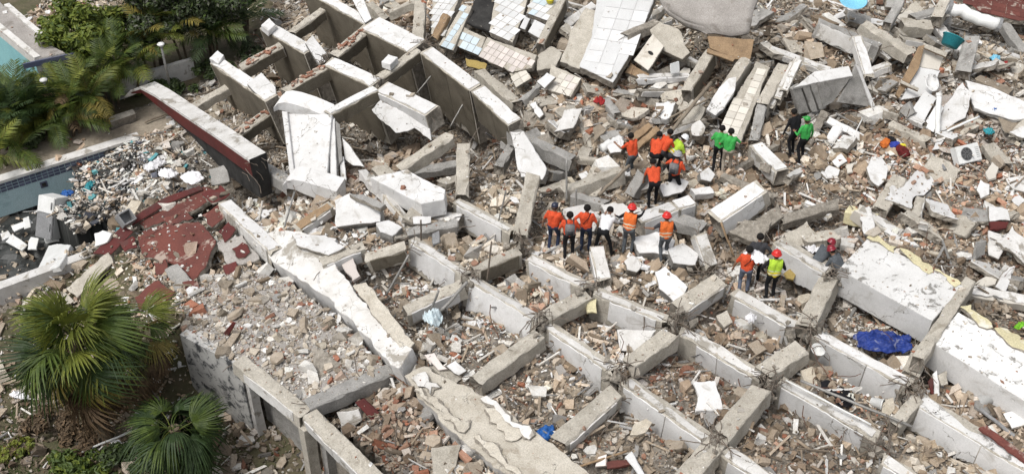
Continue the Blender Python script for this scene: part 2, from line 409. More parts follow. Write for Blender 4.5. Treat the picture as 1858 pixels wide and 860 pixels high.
def slab_mesh(name, poly, thick, rag, mats, seed, step=0.13, under=0.0):
    """poly: 2-D outline counter-clockwise seen from above, top face at z=0"""
    pts = []
    n = len(poly)
    for i in range(n):
        a, b = Vector(poly[i]), Vector(poly[(i + 1) % n]); L = (b - a).length
        k = max(1, int(L / step)); nrm = Vector(((b - a).y, -(b - a).x)).normalized() if L > 1e-6 else Vector((0, 0))
        for j in range(k):
            q = a + (b - a) * j / k
            e = rag * (0.75 * mn.noise(Vector((q.x * 1.7 + seed, q.y * 1.7, 0))) + 0.45 * mn.noise(Vector((q.x * 6 + seed, q.y * 6, 3)))
                       + 0.25 * mn.noise(Vector((q.x * 15 + seed, q.y * 15, 5))))
            if j == 0: e *= 0.4
            pts.append((q + nrm * e, nrm))
    rings = []
    for zi, z in enumerate((0.0, -min(0.018, thick * 0.2), -thick * 0.5, -thick)):
        ring = []
        for i, (q, nrm) in enumerate(pts):
            e = (-0.014, 0.0, 0.0, -under)[zi]
            if zi >= 2: e += rag * 0.55 * mn.noise(Vector((q.x * 5, q.y * 5, zi * 4 + seed)))
            ring.append((q.x + nrm.x * e, q.y + nrm.y * e, z))
        rings.append(ring)
    m = len(pts); mb = MB(); mb.v = [v for r in rings for v in r]
    tri = tessellate_polygon([[Vector(v) for v in rings[0]]])
    for t in tri:
        a, b, c = [Vector(rings[0][i]) for i in t]
        t = list(t) if (b - a).cross(c - a).z > 0 else [t[0], t[2], t[1]]
        mb.f.append(t); mb.m.append(0)
        mb.f.append([3 * m + i for i in reversed(t)]); mb.m.append(1)
    for r in range(3):
        for i in range(m):
            j = (i + 1) % m
            mb.f.append([r * m + j, r * m + i, (r + 1) * m + i, (r + 1) * m + j]); mb.m.append(1 if r else 0)
    return mb.mesh(name, mats)
_sid = [0]
def slab(label, pts, thick, mat='white', core='core', rag=0.05, name='concrete_slab', cat='slab', group='broken slabs in the rubble', parent=None, clamp=True, tiles=None, step=0.13, under=0.0, dust=5, dust_size=0.025):
    """pts: outline of the upper face as (photo x, photo y, height above the land) or world points"""
    _sid[0] += 1; sd = _sid[0] * 5.13
    if rag >= 0.04: rag *= 1.5
    W = [P(p) for p in pts]
    c = sum(W, Vector()) / len(W)
    nrm = Vector((0, 0, 0))
    for i in range(len(W)):
        a, b = W[i] - c, W[(i + 1) % len(W)] - c; nrm += a.cross(b)
    nrm.normalize(); eye = Vector((0, 0, CAM_H))
    if nrm.dot(eye - c) < 0: nrm = -nrm; W.reverse()
    F = []
    for p in W:                                                   # lay every corner in one plane
        dr = (p - eye).normalized(); den = dr.dot(nrm)
        q = eye + dr * ((c - eye).dot(nrm) / den) if abs(den) > 0.12 else None
        if q is None or (q - p).length > 0.9: q = p - nrm * (p - c).dot(nrm)
        F.append(q)
    xd = (F[1] - F[0]).normalized()
    M = frame(c, xd, nrm); Mi = M.inverted()
    poly = [(Mi @ p).to_2d() for p in F]
    o = obj(name, slab_mesh(name, poly, thick, rag, [mat, core], sd, step, under), parent, M)
    if parent is None: tag(o, label, cat, group)
    elif label: o['label'] = label
    if clamp and nrm.z > 0.45: CLAMP.append(([tuple(p[:2]) for p in F], nrm.copy(), c.copy(), thick + 0.1))
    if nrm.z > 0.55 and dust: SLABS.append((M.copy(), [tuple(p) for p in poly], dust, dust_size))
    if tiles: lay_tiles(o, poly, **tiles)
    return o, poly, M
_tilemesh = {}
def tile_mesh(sx, sy, mat, t=0.014):
    k = (round(sx, 3), round(sy, 3), mat)
    if k not in _tilemesh:
        mb = MB(); g = 0.010
        x, y = sx / 2 - g, sy / 2 - g; b = 0.004
        vs = [(-x, -y, 0), (x, -y, 0), (x, y, 0), (-x, y, 0), (-x, -y, t - b), (x, -y, t - b), (x, y, t - b), (-x, y, t - b), (-x + b, -y + b, t), (x - b, -y + b, t), (x - b, y - b, t), (-x + b, y - b, t)]
        mb.add(vs, [(0, 1, 5, 4), (1, 2, 6, 5), (2, 3, 7, 6), (3, 0, 4, 7), (4, 5, 9, 8), (5, 6, 10, 9), (6, 7, 11, 10), (7, 4, 8, 11), (8, 9, 10, 11)])
        _tilemesh[k] = mb.mesh('tile', mat)
    return _tilemesh[k]
def lay_tiles(o, poly, size=(0.4, 0.4), mats=('tile_white',), keep=0.92, inset=0.02, region=None, seed=1, shift=(0, 0), tilt=0.012, name='tile'):
    rnd = random.Random(seed)
    xs = [p[0] for p in poly]; ys = [p[1] for p in poly]
    sx, sy = size; cnt = 0
    x = min(xs) + sx * 0.42 + shift[0]
    while x < max(xs):
        y = min(ys) + sy * 0.42 + shift[1]
        while y < max(ys):
            c = [(x + a * sx / 2 * 0.72, y + b * sy / 2 * 0.72) for a in (-1, 1) for b in (-1, 1)] + [(x, y)]
            if 4 <= sum(int(in_poly(np.array([q[0]]), np.array([q[1]]), poly)[0]) for q in c) and (region is None or region(x, y)) and rnd.random() < keep:
                t = obj(name, tile_mesh(sx, sy, mats[int(rnd.random() * len(mats))]), o,
                        Matrix.Translation((x, y, 0.003)) @ Matrix.Rotation(rnd.uniform(-1, 1) * tilt, 4, 'X') @ Matrix.Rotation(rnd.uniform(-1, 1) * tilt, 4, 'Y') @ Matrix.Rotation(rnd.gauss(0, 0.008), 4, 'Z'))
                cnt += 1
            y += sy
        x += sx
    return cnt

# ================================================================== large structure: the fallen floor grid
Wt, Ww = 'white', 'white_worn'
G1 = 'white faced long beams of the fallen grid'
G2 = 'bare cross beams of the fallen grid'
def row(label, x0, y0, x1, y1, dz=0.46, w=0.34, h=0.85, side='white', top=Ww, dz1=None, rb=(3, 3), **k):
    k.setdefault('cover', 0.55); j = RND.gauss(0, 0.05); dz += j; dz1 = dz - 2 * j + RND.gauss(0, 0.04)
    return beam(label, (x0, y0, dz), (x1, y1, dz1), w, h, side, top, rb, group=G1, **k)
def cross(label, x0, y0, x1, y1, dz=0.52, w=0.42, h=0.46, dz1=None, rb=(3, 3), **k):
    k.setdefault('side', None); j = RND.gauss(0, 0.06); dz += j; dz1 = dz - 2 * j
    return beam(label, (x0, y0, dz), (x1, y1, dz1), w, h, rb=rb, group=G2, **k)
# front row of the grid
row('white faced beam beside the diagonal white beam, leftmost of the front grid row', 750, 434, 846, 496, peel=0.3)
row('white faced beam with ragged lower edge, second in the front grid row', 856, 503, 979, 578, peel=0.5)
row('white faced beam above the bare cross beam, third in the front grid row', 989, 584, 1114, 668, peel=0.45)
row('long white faced beam with cracked right end, fourth in the front grid row', 1138, 690, 1292, 799, w=0.38, h=0.9)
row('white faced beam cut by the picture bottom, last in the front grid row', 1320, 818, 1430, 892, w=0.38)
# second row
row('white faced beam with notched underside left of the orange shirted group', 830, 364, 928, 416, h=0.8, peel=0.4)
row('short white faced beam just below the orange shirted group', 962, 466, 1064, 517, peel=0.6)
row('crumbled white faced beam ending in a rounded white plaster patch', 1082, 527, 1206, 577, peel=0.7, h=0.85)
row('white faced beam with brown peeled end, left of the long brown cross beam', 1240, 600, 1382, 681, peel=0.55)
row('long white faced beam in the second grid row near the picture bottom', 1418, 690, 1590, 787, h=0.9, peel=0.3)
row('stub of white faced beam at the bottom edge of the second row', 1606, 832, 1690, 885)
# third row
row('white faced beam at the feet of the green vested worker', 1336, 531, 1446, 592, peel=0.35)
row('clean white faced beam running below the blue tarpaulin', 1484, 604, 1650, 694, w=0.36, h=1.0, peel=0.15, top=Wt, cover=0.85)
row('broad white topped beam at the lower right corner of the photo', 1668, 724, 1890, 856, w=0.55, h=0.72, peel=0.12, top='roof_white')
# cross beams
cross('pale cross beam reaching left to the diagonal white beam, below the blue bundle', 866, 686, 976, 607)
cross('stubby pale cross beam with brick red rubble on its upper side', 990, 571, 1062, 534, dz=0.55)
cross('white sided cross beam beside the small blue plastic sheet', 1018, 795, 1116, 710, w=0.44, side=Ww, trench=0.4)
cross('mossy short cross beam between the third and fourth front row beams', 1143, 657, 1214, 604, dz=0.62, w=0.46)
cross('pale cross beam below the white broken slab and worker with red helmet', 1232, 556, 1305, 507, dz=0.6, w=0.5, side=Ww)
cross('long brown cross beam at the lower centre of the grid', 1310, 785, 1380, 704, dz=0.66, w=0.5)
cross('brown cross beam cut by the bottom edge of the photo', 1236, 872, 1306, 792, dz=0.6, w=0.5)
cross('short rounded brown cross beam left of the white bucket', 1388, 672, 1452, 629, dz=0.62, w=0.52)
cross('brown cross beam leading up to the pair in dark red helmets', 1462, 588, 1502, 506, dz=0.66, w=0.5)
cross('narrow cross beam stub between the two right hand long beams', 1624, 768, 1664, 722, dz=0.5, w=0.3)
cross('broken cross beam stub right of the blue tarpaulin', 1654, 678, 1674, 634, dz=0.6, w=0.42)
cross('long grey cross beam dividing the two white roof slabs', 1668, 646, 1760, 508, dz=1.02, w=0.3, h=0.45)
cross('white sided cross beam at the left of the grid under the poles', 738, 561, 836, 515, dz=0.5, w=0.36, side=Wt, trench=0.4)
cross('short beige cross beam above the second front row beam', 862, 486, 940, 455, dz=0.5, w=0.36, side='tan')
cross('white chipped short beam lying on the diagonal white beam', 586, 473, 656, 446, dz=0.62, w=0.34, side=Wt)
cross('beige short beam in line with the white chipped one', 664, 466, 732, 445, dz=0.55, w=0.36, side='tan')
# right hand roof strip of the grid
G3 = 'white roof strips on the right'
d1 = row('white beam with a lifted back edge beside the dark red helmets', 1414, 437, 1506, 489, dz=0.75, w=0.5, h=0.8, top=Ww, peel=0.15)
slab('big white roof slab with dark stains and grey front edge', [(1522, 488, 1.0), (1575, 432, 1.0), (1748, 519, 0.95), (1692, 582, 0.95)], 0.85, 'roof_white', 'white', rag=0.02, name='roof_slab', cat='slab', group=G3, dust=16, dust_size=0.022)
slab('white roof slab running off the right edge of the photo', [(1694, 622, 0.95), (1738, 566, 0.95), (1930, 664, 0.9), (1905, 755, 0.9)], 0.85, 'roof_white', 'white', rag=0.02, name='roof_slab', cat='slab', group=G3, dust=16, dust_size=0.022)
for lb, pts in (('pale yellow strip at the top corner of the stained roof slab', [(1573, 430, 1.06), (1584, 423, 1.06), (1628, 446, 1.04), (1622, 458, 1.04), (1604, 446, 1.05)]), ('middle pale yellow strip along the stained roof slab', [(1632, 450, 1.04), (1646, 452, 1.04), (1692, 484, 1.02), (1684, 496, 1.02), (1652, 470, 1.03)]), ('lower pale yellow strip along the stained roof slab', [(1696, 488, 1.02), (1704, 488, 1.02), (1744, 514, 1.0), (1734, 521, 1.0)]),
        ('pale yellow patch beside the end of the grey cross beam', [(1742, 556, 1.0), (1762, 552, 1.0), (1782, 572, 1.0), (1800, 585, 1.0), (1790, 594, 1.0), (1764, 576, 1.0)]), ('pale yellow patch at the right edge of the photo', [(1806, 594, 0.98), (1826, 594, 0.98), (1870, 620, 0.97), (1920, 650, 0.95), (1900, 655, 0.95), (1830, 620, 0.98)])):
    slab(lb, pts, 0.12, 'yellow', rag=0.11, name='yellow_strip', cat='strip', group=G3, dust=12)

# the long diagonal white beam in the left foreground
GD = 'pieces of the long diagonal white beam'
beam('upper piece of the diagonal white beam, by the red floor', (408, 366, 0.75), (500, 452, 0.55), 0.42, 0.55, Ww, Wt, (2, 0), group=GD, name='diagonal_beam', trench=0.3)
slab('wide cracked white head of the diagonal beam', [(448, 425, 0.5), (520, 418, 0.55), (610, 432, 0.6), (600, 470, 0.6), (640, 520, 0.62), (690, 590, 0.62), (748, 632, 0.62), (722, 668, 0.6), (600, 545, 0.58), (492, 470, 0.5)], 0.85, Ww, 'white', rag=0.07, name='diagonal_beam', cat='beam', group=GD)
slab('broad lower piece of the diagonal beam with sandy top and white side', [(733, 682, 0.5), (770, 664, 0.55), (880, 716, 0.55), (1010, 810, 0.5), (1110, 890, 0.5), (990, 900, 0.45), (905, 850, 0.45), (800, 765, 0.45)], 0.75, 'cream', 'white_worn', rag=0.09, name='diagonal_beam', cat='beam', group=GD)
slab('flat white flake lying across the diagonal beam head', [(528, 425, 0.68), (590, 426, 0.7), (625, 448, 0.72), (595, 462, 0.7), (545, 446, 0.7)], 0.08, Wt, rag=0.05, name='plaster_flake', cat='flake', clamp=False)
slab('long sandy white flake on the lower half of the diagonal beam', [(640, 518, 0.72), (664, 512, 0.74), (752, 622, 0.74), (730, 640, 0.72)], 0.08, 'cream', rag=0.06, name='plaster_flake', cat='flake', clamp=False)

for i_, (lb, pts) in enumerate([('white flake at the upper end of the sandy lower diagonal piece', [(748, 684, .62), (772, 674, .64), (800, 700, .62), (782, 716, .6)]), ('long white flake along the front edge of the sandy diagonal piece', [(752, 706, .6), (764, 702, .6), (850, 776, .58), (842, 784, .56)]),
        ('second long white flake along the front edge further down', [(858, 792, .56), (870, 788, .56), (960, 866, .52), (950, 874, .5)]), ('cream patch on the sandy diagonal piece near the bottom', [(880, 740, .62), (914, 744, .62), (948, 790, .6), (916, 800, .58)]), ('crumbled white rim on the far edge of the sandy diagonal piece', [(872, 722, .66), (884, 718, .66), (968, 790, .62), (960, 796, .62)])]):
    slab(lb, pts, 0.05, Ww if i_ in (0, 4) else 'cream', rag=0.16, name='plaster_flake', cat='flake', clamp=False, group='plaster flakes on the diagonal beam')
# ================================================================== upper left: deep tan sided grid
DEEP_ROLL = -11
GU = 'deep tan sided beams of the tilted upper grid'
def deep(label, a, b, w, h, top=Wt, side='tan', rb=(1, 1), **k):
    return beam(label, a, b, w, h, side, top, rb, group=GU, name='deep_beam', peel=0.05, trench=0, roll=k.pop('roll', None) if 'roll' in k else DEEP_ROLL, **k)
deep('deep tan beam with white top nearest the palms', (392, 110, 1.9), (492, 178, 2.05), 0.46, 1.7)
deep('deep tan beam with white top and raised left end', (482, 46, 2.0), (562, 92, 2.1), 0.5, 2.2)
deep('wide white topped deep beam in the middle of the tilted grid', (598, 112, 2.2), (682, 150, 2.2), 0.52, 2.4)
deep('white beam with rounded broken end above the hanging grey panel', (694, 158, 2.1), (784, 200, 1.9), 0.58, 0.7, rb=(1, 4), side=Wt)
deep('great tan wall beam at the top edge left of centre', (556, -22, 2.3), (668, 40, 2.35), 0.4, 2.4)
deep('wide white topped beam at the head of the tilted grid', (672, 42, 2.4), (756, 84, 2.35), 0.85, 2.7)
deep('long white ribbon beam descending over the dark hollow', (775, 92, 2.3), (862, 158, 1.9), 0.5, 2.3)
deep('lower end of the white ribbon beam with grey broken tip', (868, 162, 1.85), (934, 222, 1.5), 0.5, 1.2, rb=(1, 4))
GUC = 'bare cross beams of the tilted upper grid'
def ucross(label, a, b, w=0.36, h=0.4, **k):
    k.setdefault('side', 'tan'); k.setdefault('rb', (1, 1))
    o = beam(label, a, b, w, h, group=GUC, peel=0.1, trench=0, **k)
    if 'brick' in label or 'bare brown' in label or 'rough brown' in label:
        rr = random.Random(len(label)); L = (P(a) - P(b)).length
        for i in range(16):
            obj('brick', BRICK_ME[rr.randrange(3)], o, Matrix.Translation((rr.uniform(-L / 2 + 0.1, L / 2 - 0.3), rr.uniform(-w, w) * 0.32, h + 0.03 + rr.uniform(0, 0.02))) @ Matrix.Rotation(rr.gauss(0, 0.6), 4, 'Z') @ Matrix.Rotation(rr.gauss(0, 0.15), 4, 'X') @ Matrix.Scale(rr.uniform(0.6, 1.0), 4))
    return o
pmat('brick', (0.33, 0.16, 0.105), (0.24, 0.12, 0.08), 5.0, bump=0.6, stain=(0.45, 0.38, 0.31), stain_lo=0.50)
BRICK_ME = []
for i_ in range(3):
    m_ = MB(); m_.box((0, 0, 0), (0.12, 0.06, 0.035)); m_.v = [tuple(c + RND.uniform(-0.012, 0.012) for c in v) for v in m_.v]; BRICK_ME.append(m_.mesh('brick', 'brick'))
ucross('brick capped cross beam by the dark garden shrubs', (436, 122, 1.6), (508, 82, 1.8), 0.45)
ucross('thin cross beam behind the raised white end near the top edge', (530, 57, 1.9), (584, 18, 2.1), 0.32)
ucross('brick red topped cross beam left of the middle joint', (516, 164, 1.9), (592, 120, 2.1), 0.42, 0.45)
ucross('bare brown cross beam climbing to the wide white head', (606, 100, 2.1), (668, 48, 2.3), 0.42, 0.5)
ucross('cross beam carrying a small white block', (688, 140, 2.1), (756, 90, 2.3), 0.36, 0.4)
ucross('white topped cross beam over the leaning white panel', (594, 204, 1.8), (682, 160, 2.1), 0.4, 0.42, top=Wt)
ucross('rough brown cross beam beside the curved white canopy', (400, 262, 1.1), (500, 192, 1.6), 0.42, 0.4)
ucross('narrow pale cross beam further left of the curved white canopy', (352, 190, 1.0), (425, 150, 1.2), 0.35, 0.3, side=None)
slab('small white block on a cross beam', [(692, 112, 2.45), (704, 99, 2.45), (722, 104, 2.45), (708, 118, 2.45)], 0.22, Wt, 'white', rag=0.03, name='block', cat='block', clamp=False)
slab('square grey plate standing at the end of the nearest deep beam', [(448, 152, 2.3), (474, 132, 2.4), (500, 158, 2.1), (502, 182, 1.75), (482, 188, 1.75)], 0.2, 'white', 'concrete_grey', rag=0.02, name='end_plate', cat='plate', clamp=False)
slab('square grey plate standing at the end of the raised deep beam', [(554, 78, 2.5), (567, 64, 2.6), (592, 96, 2.2), (595, 116, 1.85), (580, 118, 1.9)], 0.2, 'white', 'concrete_grey', rag=0.02, name='end_plate', cat='plate', clamp=False)
slab('upturned white lip on the far end of the nearest deep beam', [(380, 106, 2.15), (394, 92, 2.2), (406, 100, 2.1), (396, 116, 2.0)], 0.25, 'white', 'white', rag=0.01, name='end_lip', cat='lip', clamp=False)
slab('upturned white lip on the raised deep beam by the dark shrubs', [(474, 46, 2.35), (488, 33, 2.4), (500, 45, 2.25), (487, 57, 2.2)], 0.25, 'white', 'white', rag=0.01, name='end_lip', cat='lip', clamp=False)
slab('leaning grey plank at the top edge beside the great tan beam', [(636, -6, 2.9), (658, -6, 2.9), (674, 34, 2.5), (662, 42, 2.45)], 0.16, 'white', 'concrete_grey', rag=0.02, name='plank_slab', cat='slab', clamp=False)
slab('torn grey ceiling panel hanging under the rounded beam', [(674, 200, 1.45), (690, 182, 1.75), (735, 205, 1.6), (776, 222, 1.5), (782, 255, 0.9), (768, 246, 1.05), (752, 232, 1.2), (718, 242, 1.0), (700, 226, 1.2)], 0.06, 'white', 'concrete_grey', rag=0.05, name='ceiling_panel', cat='panel', clamp=False)
# white leaning panel with curved canopies and jambs
slab('large clean white panel leaning between two curved canopies', [(516, 206, 1.75), (602, 208, 1.8), (592, 332, 0.55), (529, 332, 0.5)], 0.22, 'white', 'white', rag=0.01, name='leaning_panel', cat='panel')
slab('narrow white frame strip down the left of the leaning panel', [(511, 202, 1.86), (521, 203, 1.86), (535, 326, 0.62), (527, 326, 0.62)], 0.16, 'white', 'white', rag=0.01, name='frame_strip', cat='strip', clamp=False)
slab('narrow white jamb right of the leaning panel', [(600, 222, 1.6), (607, 214, 1.7), (611, 322, 0.6), (599, 322, 0.6)], 0.18, 'white', 'concrete_grey', rag=0.02, name='jamb', cat='jamb', clamp=False)
slab('grey jamb beside the narrow white one', [(609, 220, 1.6), (617, 226, 1.55), (622, 290, 0.8), (614, 300, 0.75)], 0.18, 'concrete_grey', 'concrete_grey', rag=0.02, name='jamb', cat='jamb', clamp=False)
slab('white shard leaning right of the jambs', [(620, 250, 1.2), (632, 262, 1.1), (660, 302, 0.6), (640, 300, 0.6), (626, 290, 0.7)], 0.1, 'white', rag=0.03, name='shard', cat='shard', clamp=False)
slab('white stub post by the bottom canopy', [(616, 284, 0.85), (624, 284, 0.85), (629, 326, 0.4), (618, 328, 0.4)], 0.12, 'white', 'white', rag=0.02, name='post_stub', cat='post', clamp=False)
def canopy(label, ctr, w, thick):
    """curved hood: ctr = list of (px, py, dz) along its upper front edge"""
    Q = [P(c) for c in ctr]; mb = MB(); o = Q[-1].copy(); back = Vector((0.30, 0.50, 0.28)).normalized()
    vs = []
    for i, q in enumerate(Q):
        t = thick * (0.35 + 0.65 * min(1, i / (len(Q) - 1) * 1.7))
        vs += [q - o, q + back * w - o, q + back * w - o - Vector((0, 0, t)), q - o - Vector((0, 0, t))]
    fs = []
    for i in range(len(Q) - 1):
        for k in range(4):
            fs.append((i * 4 + k, i * 4 + (k + 1) % 4, i * 4 + 4 + (k + 1) % 4, i * 4 + 4 + k))
    fs += [(3, 2, 1, 0), tuple(len(vs) - 4 + k for k in range(4))]
    mb.add(vs, fs); me = mb.mesh('canopy', ['white'])
    bm = bmesh.new(); bm.from_mesh(me); bmesh.ops.recalc_face_normals(bm, faces=bm.faces); bm.to_mesh(me); bm.free()
    r = obj('curved_canopy', me, None, Matrix.Translation(o)); tag(r, label, 'canopy', 'curved white canopies'); return r
canopy('upper curved white canopy above the leaning panel', [(496, 196, 1.9), (504, 188, 2.0), (516, 186, 2.02), (532, 189, 1.97), (560, 198, 1.85), (592, 212, 1.65)], 0.5, 0.42)
canopy('lower curved white canopy at the foot of the leaning panel', [(512, 337, 0.75), (520, 329, 0.84), (532, 326, 0.86), (548, 329, 0.82), (572, 336, 0.72), (592, 342, 0.66), (610, 348, 0.6)], 0.5, 0.52)
# curved white parapet with the dark red face
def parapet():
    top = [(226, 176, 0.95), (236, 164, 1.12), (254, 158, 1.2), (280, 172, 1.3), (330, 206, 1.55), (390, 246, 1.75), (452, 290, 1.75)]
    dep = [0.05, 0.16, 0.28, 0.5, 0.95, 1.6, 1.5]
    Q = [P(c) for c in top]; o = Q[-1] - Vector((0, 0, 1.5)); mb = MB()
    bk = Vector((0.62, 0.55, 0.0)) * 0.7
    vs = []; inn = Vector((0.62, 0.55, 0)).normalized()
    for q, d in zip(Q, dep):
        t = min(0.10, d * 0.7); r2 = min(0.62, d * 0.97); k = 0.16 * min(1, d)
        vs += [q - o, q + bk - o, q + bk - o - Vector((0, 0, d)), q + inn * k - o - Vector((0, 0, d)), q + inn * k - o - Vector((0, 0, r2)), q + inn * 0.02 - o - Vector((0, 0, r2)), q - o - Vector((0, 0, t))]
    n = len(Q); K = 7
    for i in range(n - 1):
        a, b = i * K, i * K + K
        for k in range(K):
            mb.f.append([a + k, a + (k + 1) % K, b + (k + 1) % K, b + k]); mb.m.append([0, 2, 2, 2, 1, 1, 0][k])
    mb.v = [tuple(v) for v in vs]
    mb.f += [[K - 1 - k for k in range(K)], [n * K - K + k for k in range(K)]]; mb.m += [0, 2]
    me = mb.mesh('parapet', [Ww, 'maroon', 'void_shade'])  # lower side painted near-black for the shadowed void below the red band
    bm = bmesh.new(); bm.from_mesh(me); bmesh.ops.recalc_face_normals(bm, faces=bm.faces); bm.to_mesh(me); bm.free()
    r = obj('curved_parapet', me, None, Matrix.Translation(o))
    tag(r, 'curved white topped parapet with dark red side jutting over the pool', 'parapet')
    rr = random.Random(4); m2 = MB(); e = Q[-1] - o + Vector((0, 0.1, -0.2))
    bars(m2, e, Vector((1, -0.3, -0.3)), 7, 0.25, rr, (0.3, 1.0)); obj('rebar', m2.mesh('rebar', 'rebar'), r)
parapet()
beam('dark broken beam hanging with bars right of the curved parapet', (452, 282, 1.2), (524, 326, 0.75), 0.35, 0.45, None, None, (3, 5), mat='concrete_grey', group='loose beams in the rubble', trench=0)
slab('dark slab on edge in the hollow below the parapet', [(378, 308, 0.3), (412, 296, 0.55), (416, 330, 0.1), (384, 336, 0.0)], 0.12, 'concrete_grey', rag=0.04)

# ================================================================== middle: loose beams and lumps
GL = 'loose beams in the rubble'
def loose(label, x0, y0, d0, x1, y1, d1, w=0.4, h=0.4, side=None, top=None, mat='concrete', rb=(1, 2), **k):
    k.setdefault('trench', 0.15)
    return beam(label, (x0, y0, d0), (x1, y1, d1), w, h, side, top, rb, mat=mat, group=GL, **k)
loose('long upright beige beam left of the orange shirted group', 944, 424, 0.55, 967, 318, 1.3, 0.42, 0.4)
loose('vertical weathered beam standing above the notched white beam', 838, 352, 0.5, 841, 262, 1.4, 0.4, 0.35)
loose('beige beam sloping up to the dark hollow', 728, 302, 0.7, 812, 246, 1.2, 0.4, 0.4)
loose('grey bar beam lying under the sloping beige one', 746, 310, 0.45, 830, 296, 0.5, 0.3, 0.3, mat='concrete_grey')
loose('grey beam running down from the hollow to the worker group', 930, 236, 1.2, 1040, 286, 0.7, 0.36, 0.45, side=None, mat='concrete_grey')
loose('pale beam pointing at the upper orange workers', 1020, 343, 0.5, 1126, 306, 0.7, 0.4, 0.45)
loose('grey beam lying under the pale pointing beam', 1040, 352, 0.4, 1098, 366, 0.4, 0.35, 0.35, mat='concrete_grey')
loose('square white beam left of the worker with grey backpack on the slope', 1158, 396, 0.55, 1222, 374, 0.6, 0.5, 0.5, Wt, Wt, rb=(0, 0))
loose('shorter white beam end in line behind the square white beam', 1226, 372, 0.6, 1256, 362, 0.62, 0.46, 0.5, Wt, Wt, rb=(0, 1))
loose('big white beam end tilted up right of the workers', 1298, 392, 0.55, 1378, 338, 1.05, 0.62, 0.6, Wt, Wt, rb=(2, 0))
loose('narrow white post lying below the white shirted worker', 1083, 448, 0.55, 1096, 506, 0.45, 0.4, 0.35, Wt, Ww)
loose('upright white sliver left of the black void', 1272, 426, 0.9, 1292, 482, 0.3, 0.36, 0.35, Ww, Ww)
loose('grey beam lying with the stick above the void', 1226, 392, 0.4, 1276, 410, 0.45, 0.5, 0.35, mat='concrete_grey')
loose('white sided brown board beam near the foot of the leaning panel', 540, 412, 0.45, 598, 372, 0.6, 0.34, 0.3, Wt, 'wood', rb=(0, 0))
loose('dark beam lying behind the left beam of the front row', 740, 420, 0.4, 826, 402, 0.45, 0.32, 0.35, mat='concrete_grey')
loose('white narrow beam beside upper orange workers', 1142, 352, 0.3, 1162, 316, 0.8, 0.35, 0.35, mat='concrete_grey')
loose('beige beam behind the green shirted pair', 1246, 160, 0.8, 1288, 94, 1.1, 0.36, 0.6, side='tan')
loose('rough broken beam end over the white tiled slab', 1136, 60, 1.3, 1190, 38, 1.3, 0.34, 0.34, mat='core', rb=(3, 2))
loose('beam flanking the dark doorway on its right', 1312, 168, 0.8, 1352, 108, 1.1, 0.4, 0.5)
loose('pale beam beside the tiled strip near the white drum panel', 1384, 186, 0.75, 1420, 120, 0.9, 0.4, 0.35)
loose('second pale beam beside the tiled strip', 1368, 252, 0.4, 1382, 192, 0.75, 0.32, 0.35, mat='concrete_grey')
loose('white curved beam end right of the green shirted pair', 1372, 262, 0.5, 1418, 308, 0.5, 0.45, 0.5, Ww, Wt, rb=(0, 0))
loose('long grey beam from the top edge behind the big block', 1488, 38, 1.0, 1596, 82, 0.9, 0.4, 0.6, mat='concrete_grey', side=Ww)
loose('pale beam sloping below the blue dish', 1570, 42, 1.0, 1652, 92, 0.8, 0.4, 0.45)
loose('upright thin slab standing behind the big block', 1556, 66, 1.3, 1578, 136, 0.7, 0.34, 0.3, Ww, Wt)
loose('grey column piece left of the teal bucket', 1612, 40, 1.0, 1634, 0, 1.3, 0.3, 0.3, mat='concrete_grey')
loose('pale block beam under the red roof end', 1640, 40, 0.8, 1690, 44, 0.8, 0.5, 0.45)
loose('concrete column standing right of the wash basin nook', 1748, 128, 0.7, 1764, 68, 1.2, 0.5, 0.4, mat='concrete_grey')
loose('brown log like beam right of the column', 1780, 142, 0.5, 1834, 166, 0.45, 0.45, 0.4, mat='wood_grey')
loose('mossy column stub at the top right', 1700, 30, 1.0, 1720, -8, 1.3, 0.4, 0.4)
loose('pale plank beam lying below the wash basin nook', 1618, 222, 0.35, 1682, 252, 0.35, 0.32, 0.25)
loose('weathered post lying right of the white shield shaped slab', 1598, 378, 0.35, 1632, 322, 0.4, 0.45, 0.3)
loose('pale yellow block lying left of the weathered post', 1540, 378, 0.35, 1590, 392, 0.35, 0.4, 0.4, mat='yellow', rb=(0, 0))
loose('white rail beam lying below the brown rubble on the right', 1462, 366, 0.3, 1506, 390, 0.3, 0.18, 0.2, Wt, Wt, rb=(0, 0))
loose('concrete post lying by the dishwater white panel on the right', 1796, 262, 0.35, 1822, 294, 0.3, 0.45, 0.25, mat='concrete')
loose('thin grey beam along the lower left cell of the grid', 790, 662, 0.3, 832, 690, 0.3, 0.25, 0.25, mat='concrete')
loose('long grey beam under the tilted grid in the dark hollow', 905, 300, 0.5, 936, 250, 0.7, 0.3, 0.3, mat='concrete_grey')
loose('beige beam end among plaster lumps by the top edge', 672, 6, 1.2, 700, 32, 0.9, 0.35, 0.35)
loose('grey beam beside the tiled bathroom floor at the top edge', 758, 76, 1.2, 762, -6, 1.5, 0.42, 0.4, mat='concrete')
loose('brick faced stub left of the tiled bathroom floor', 708, 20, 1.0, 750, 2, 1.0, 0.34, 0.3)
loose('pale edge beam along the lower side of the tiled rooms', 872, 128, 0.6, 936, 184, 0.5, 0.4, 0.35)

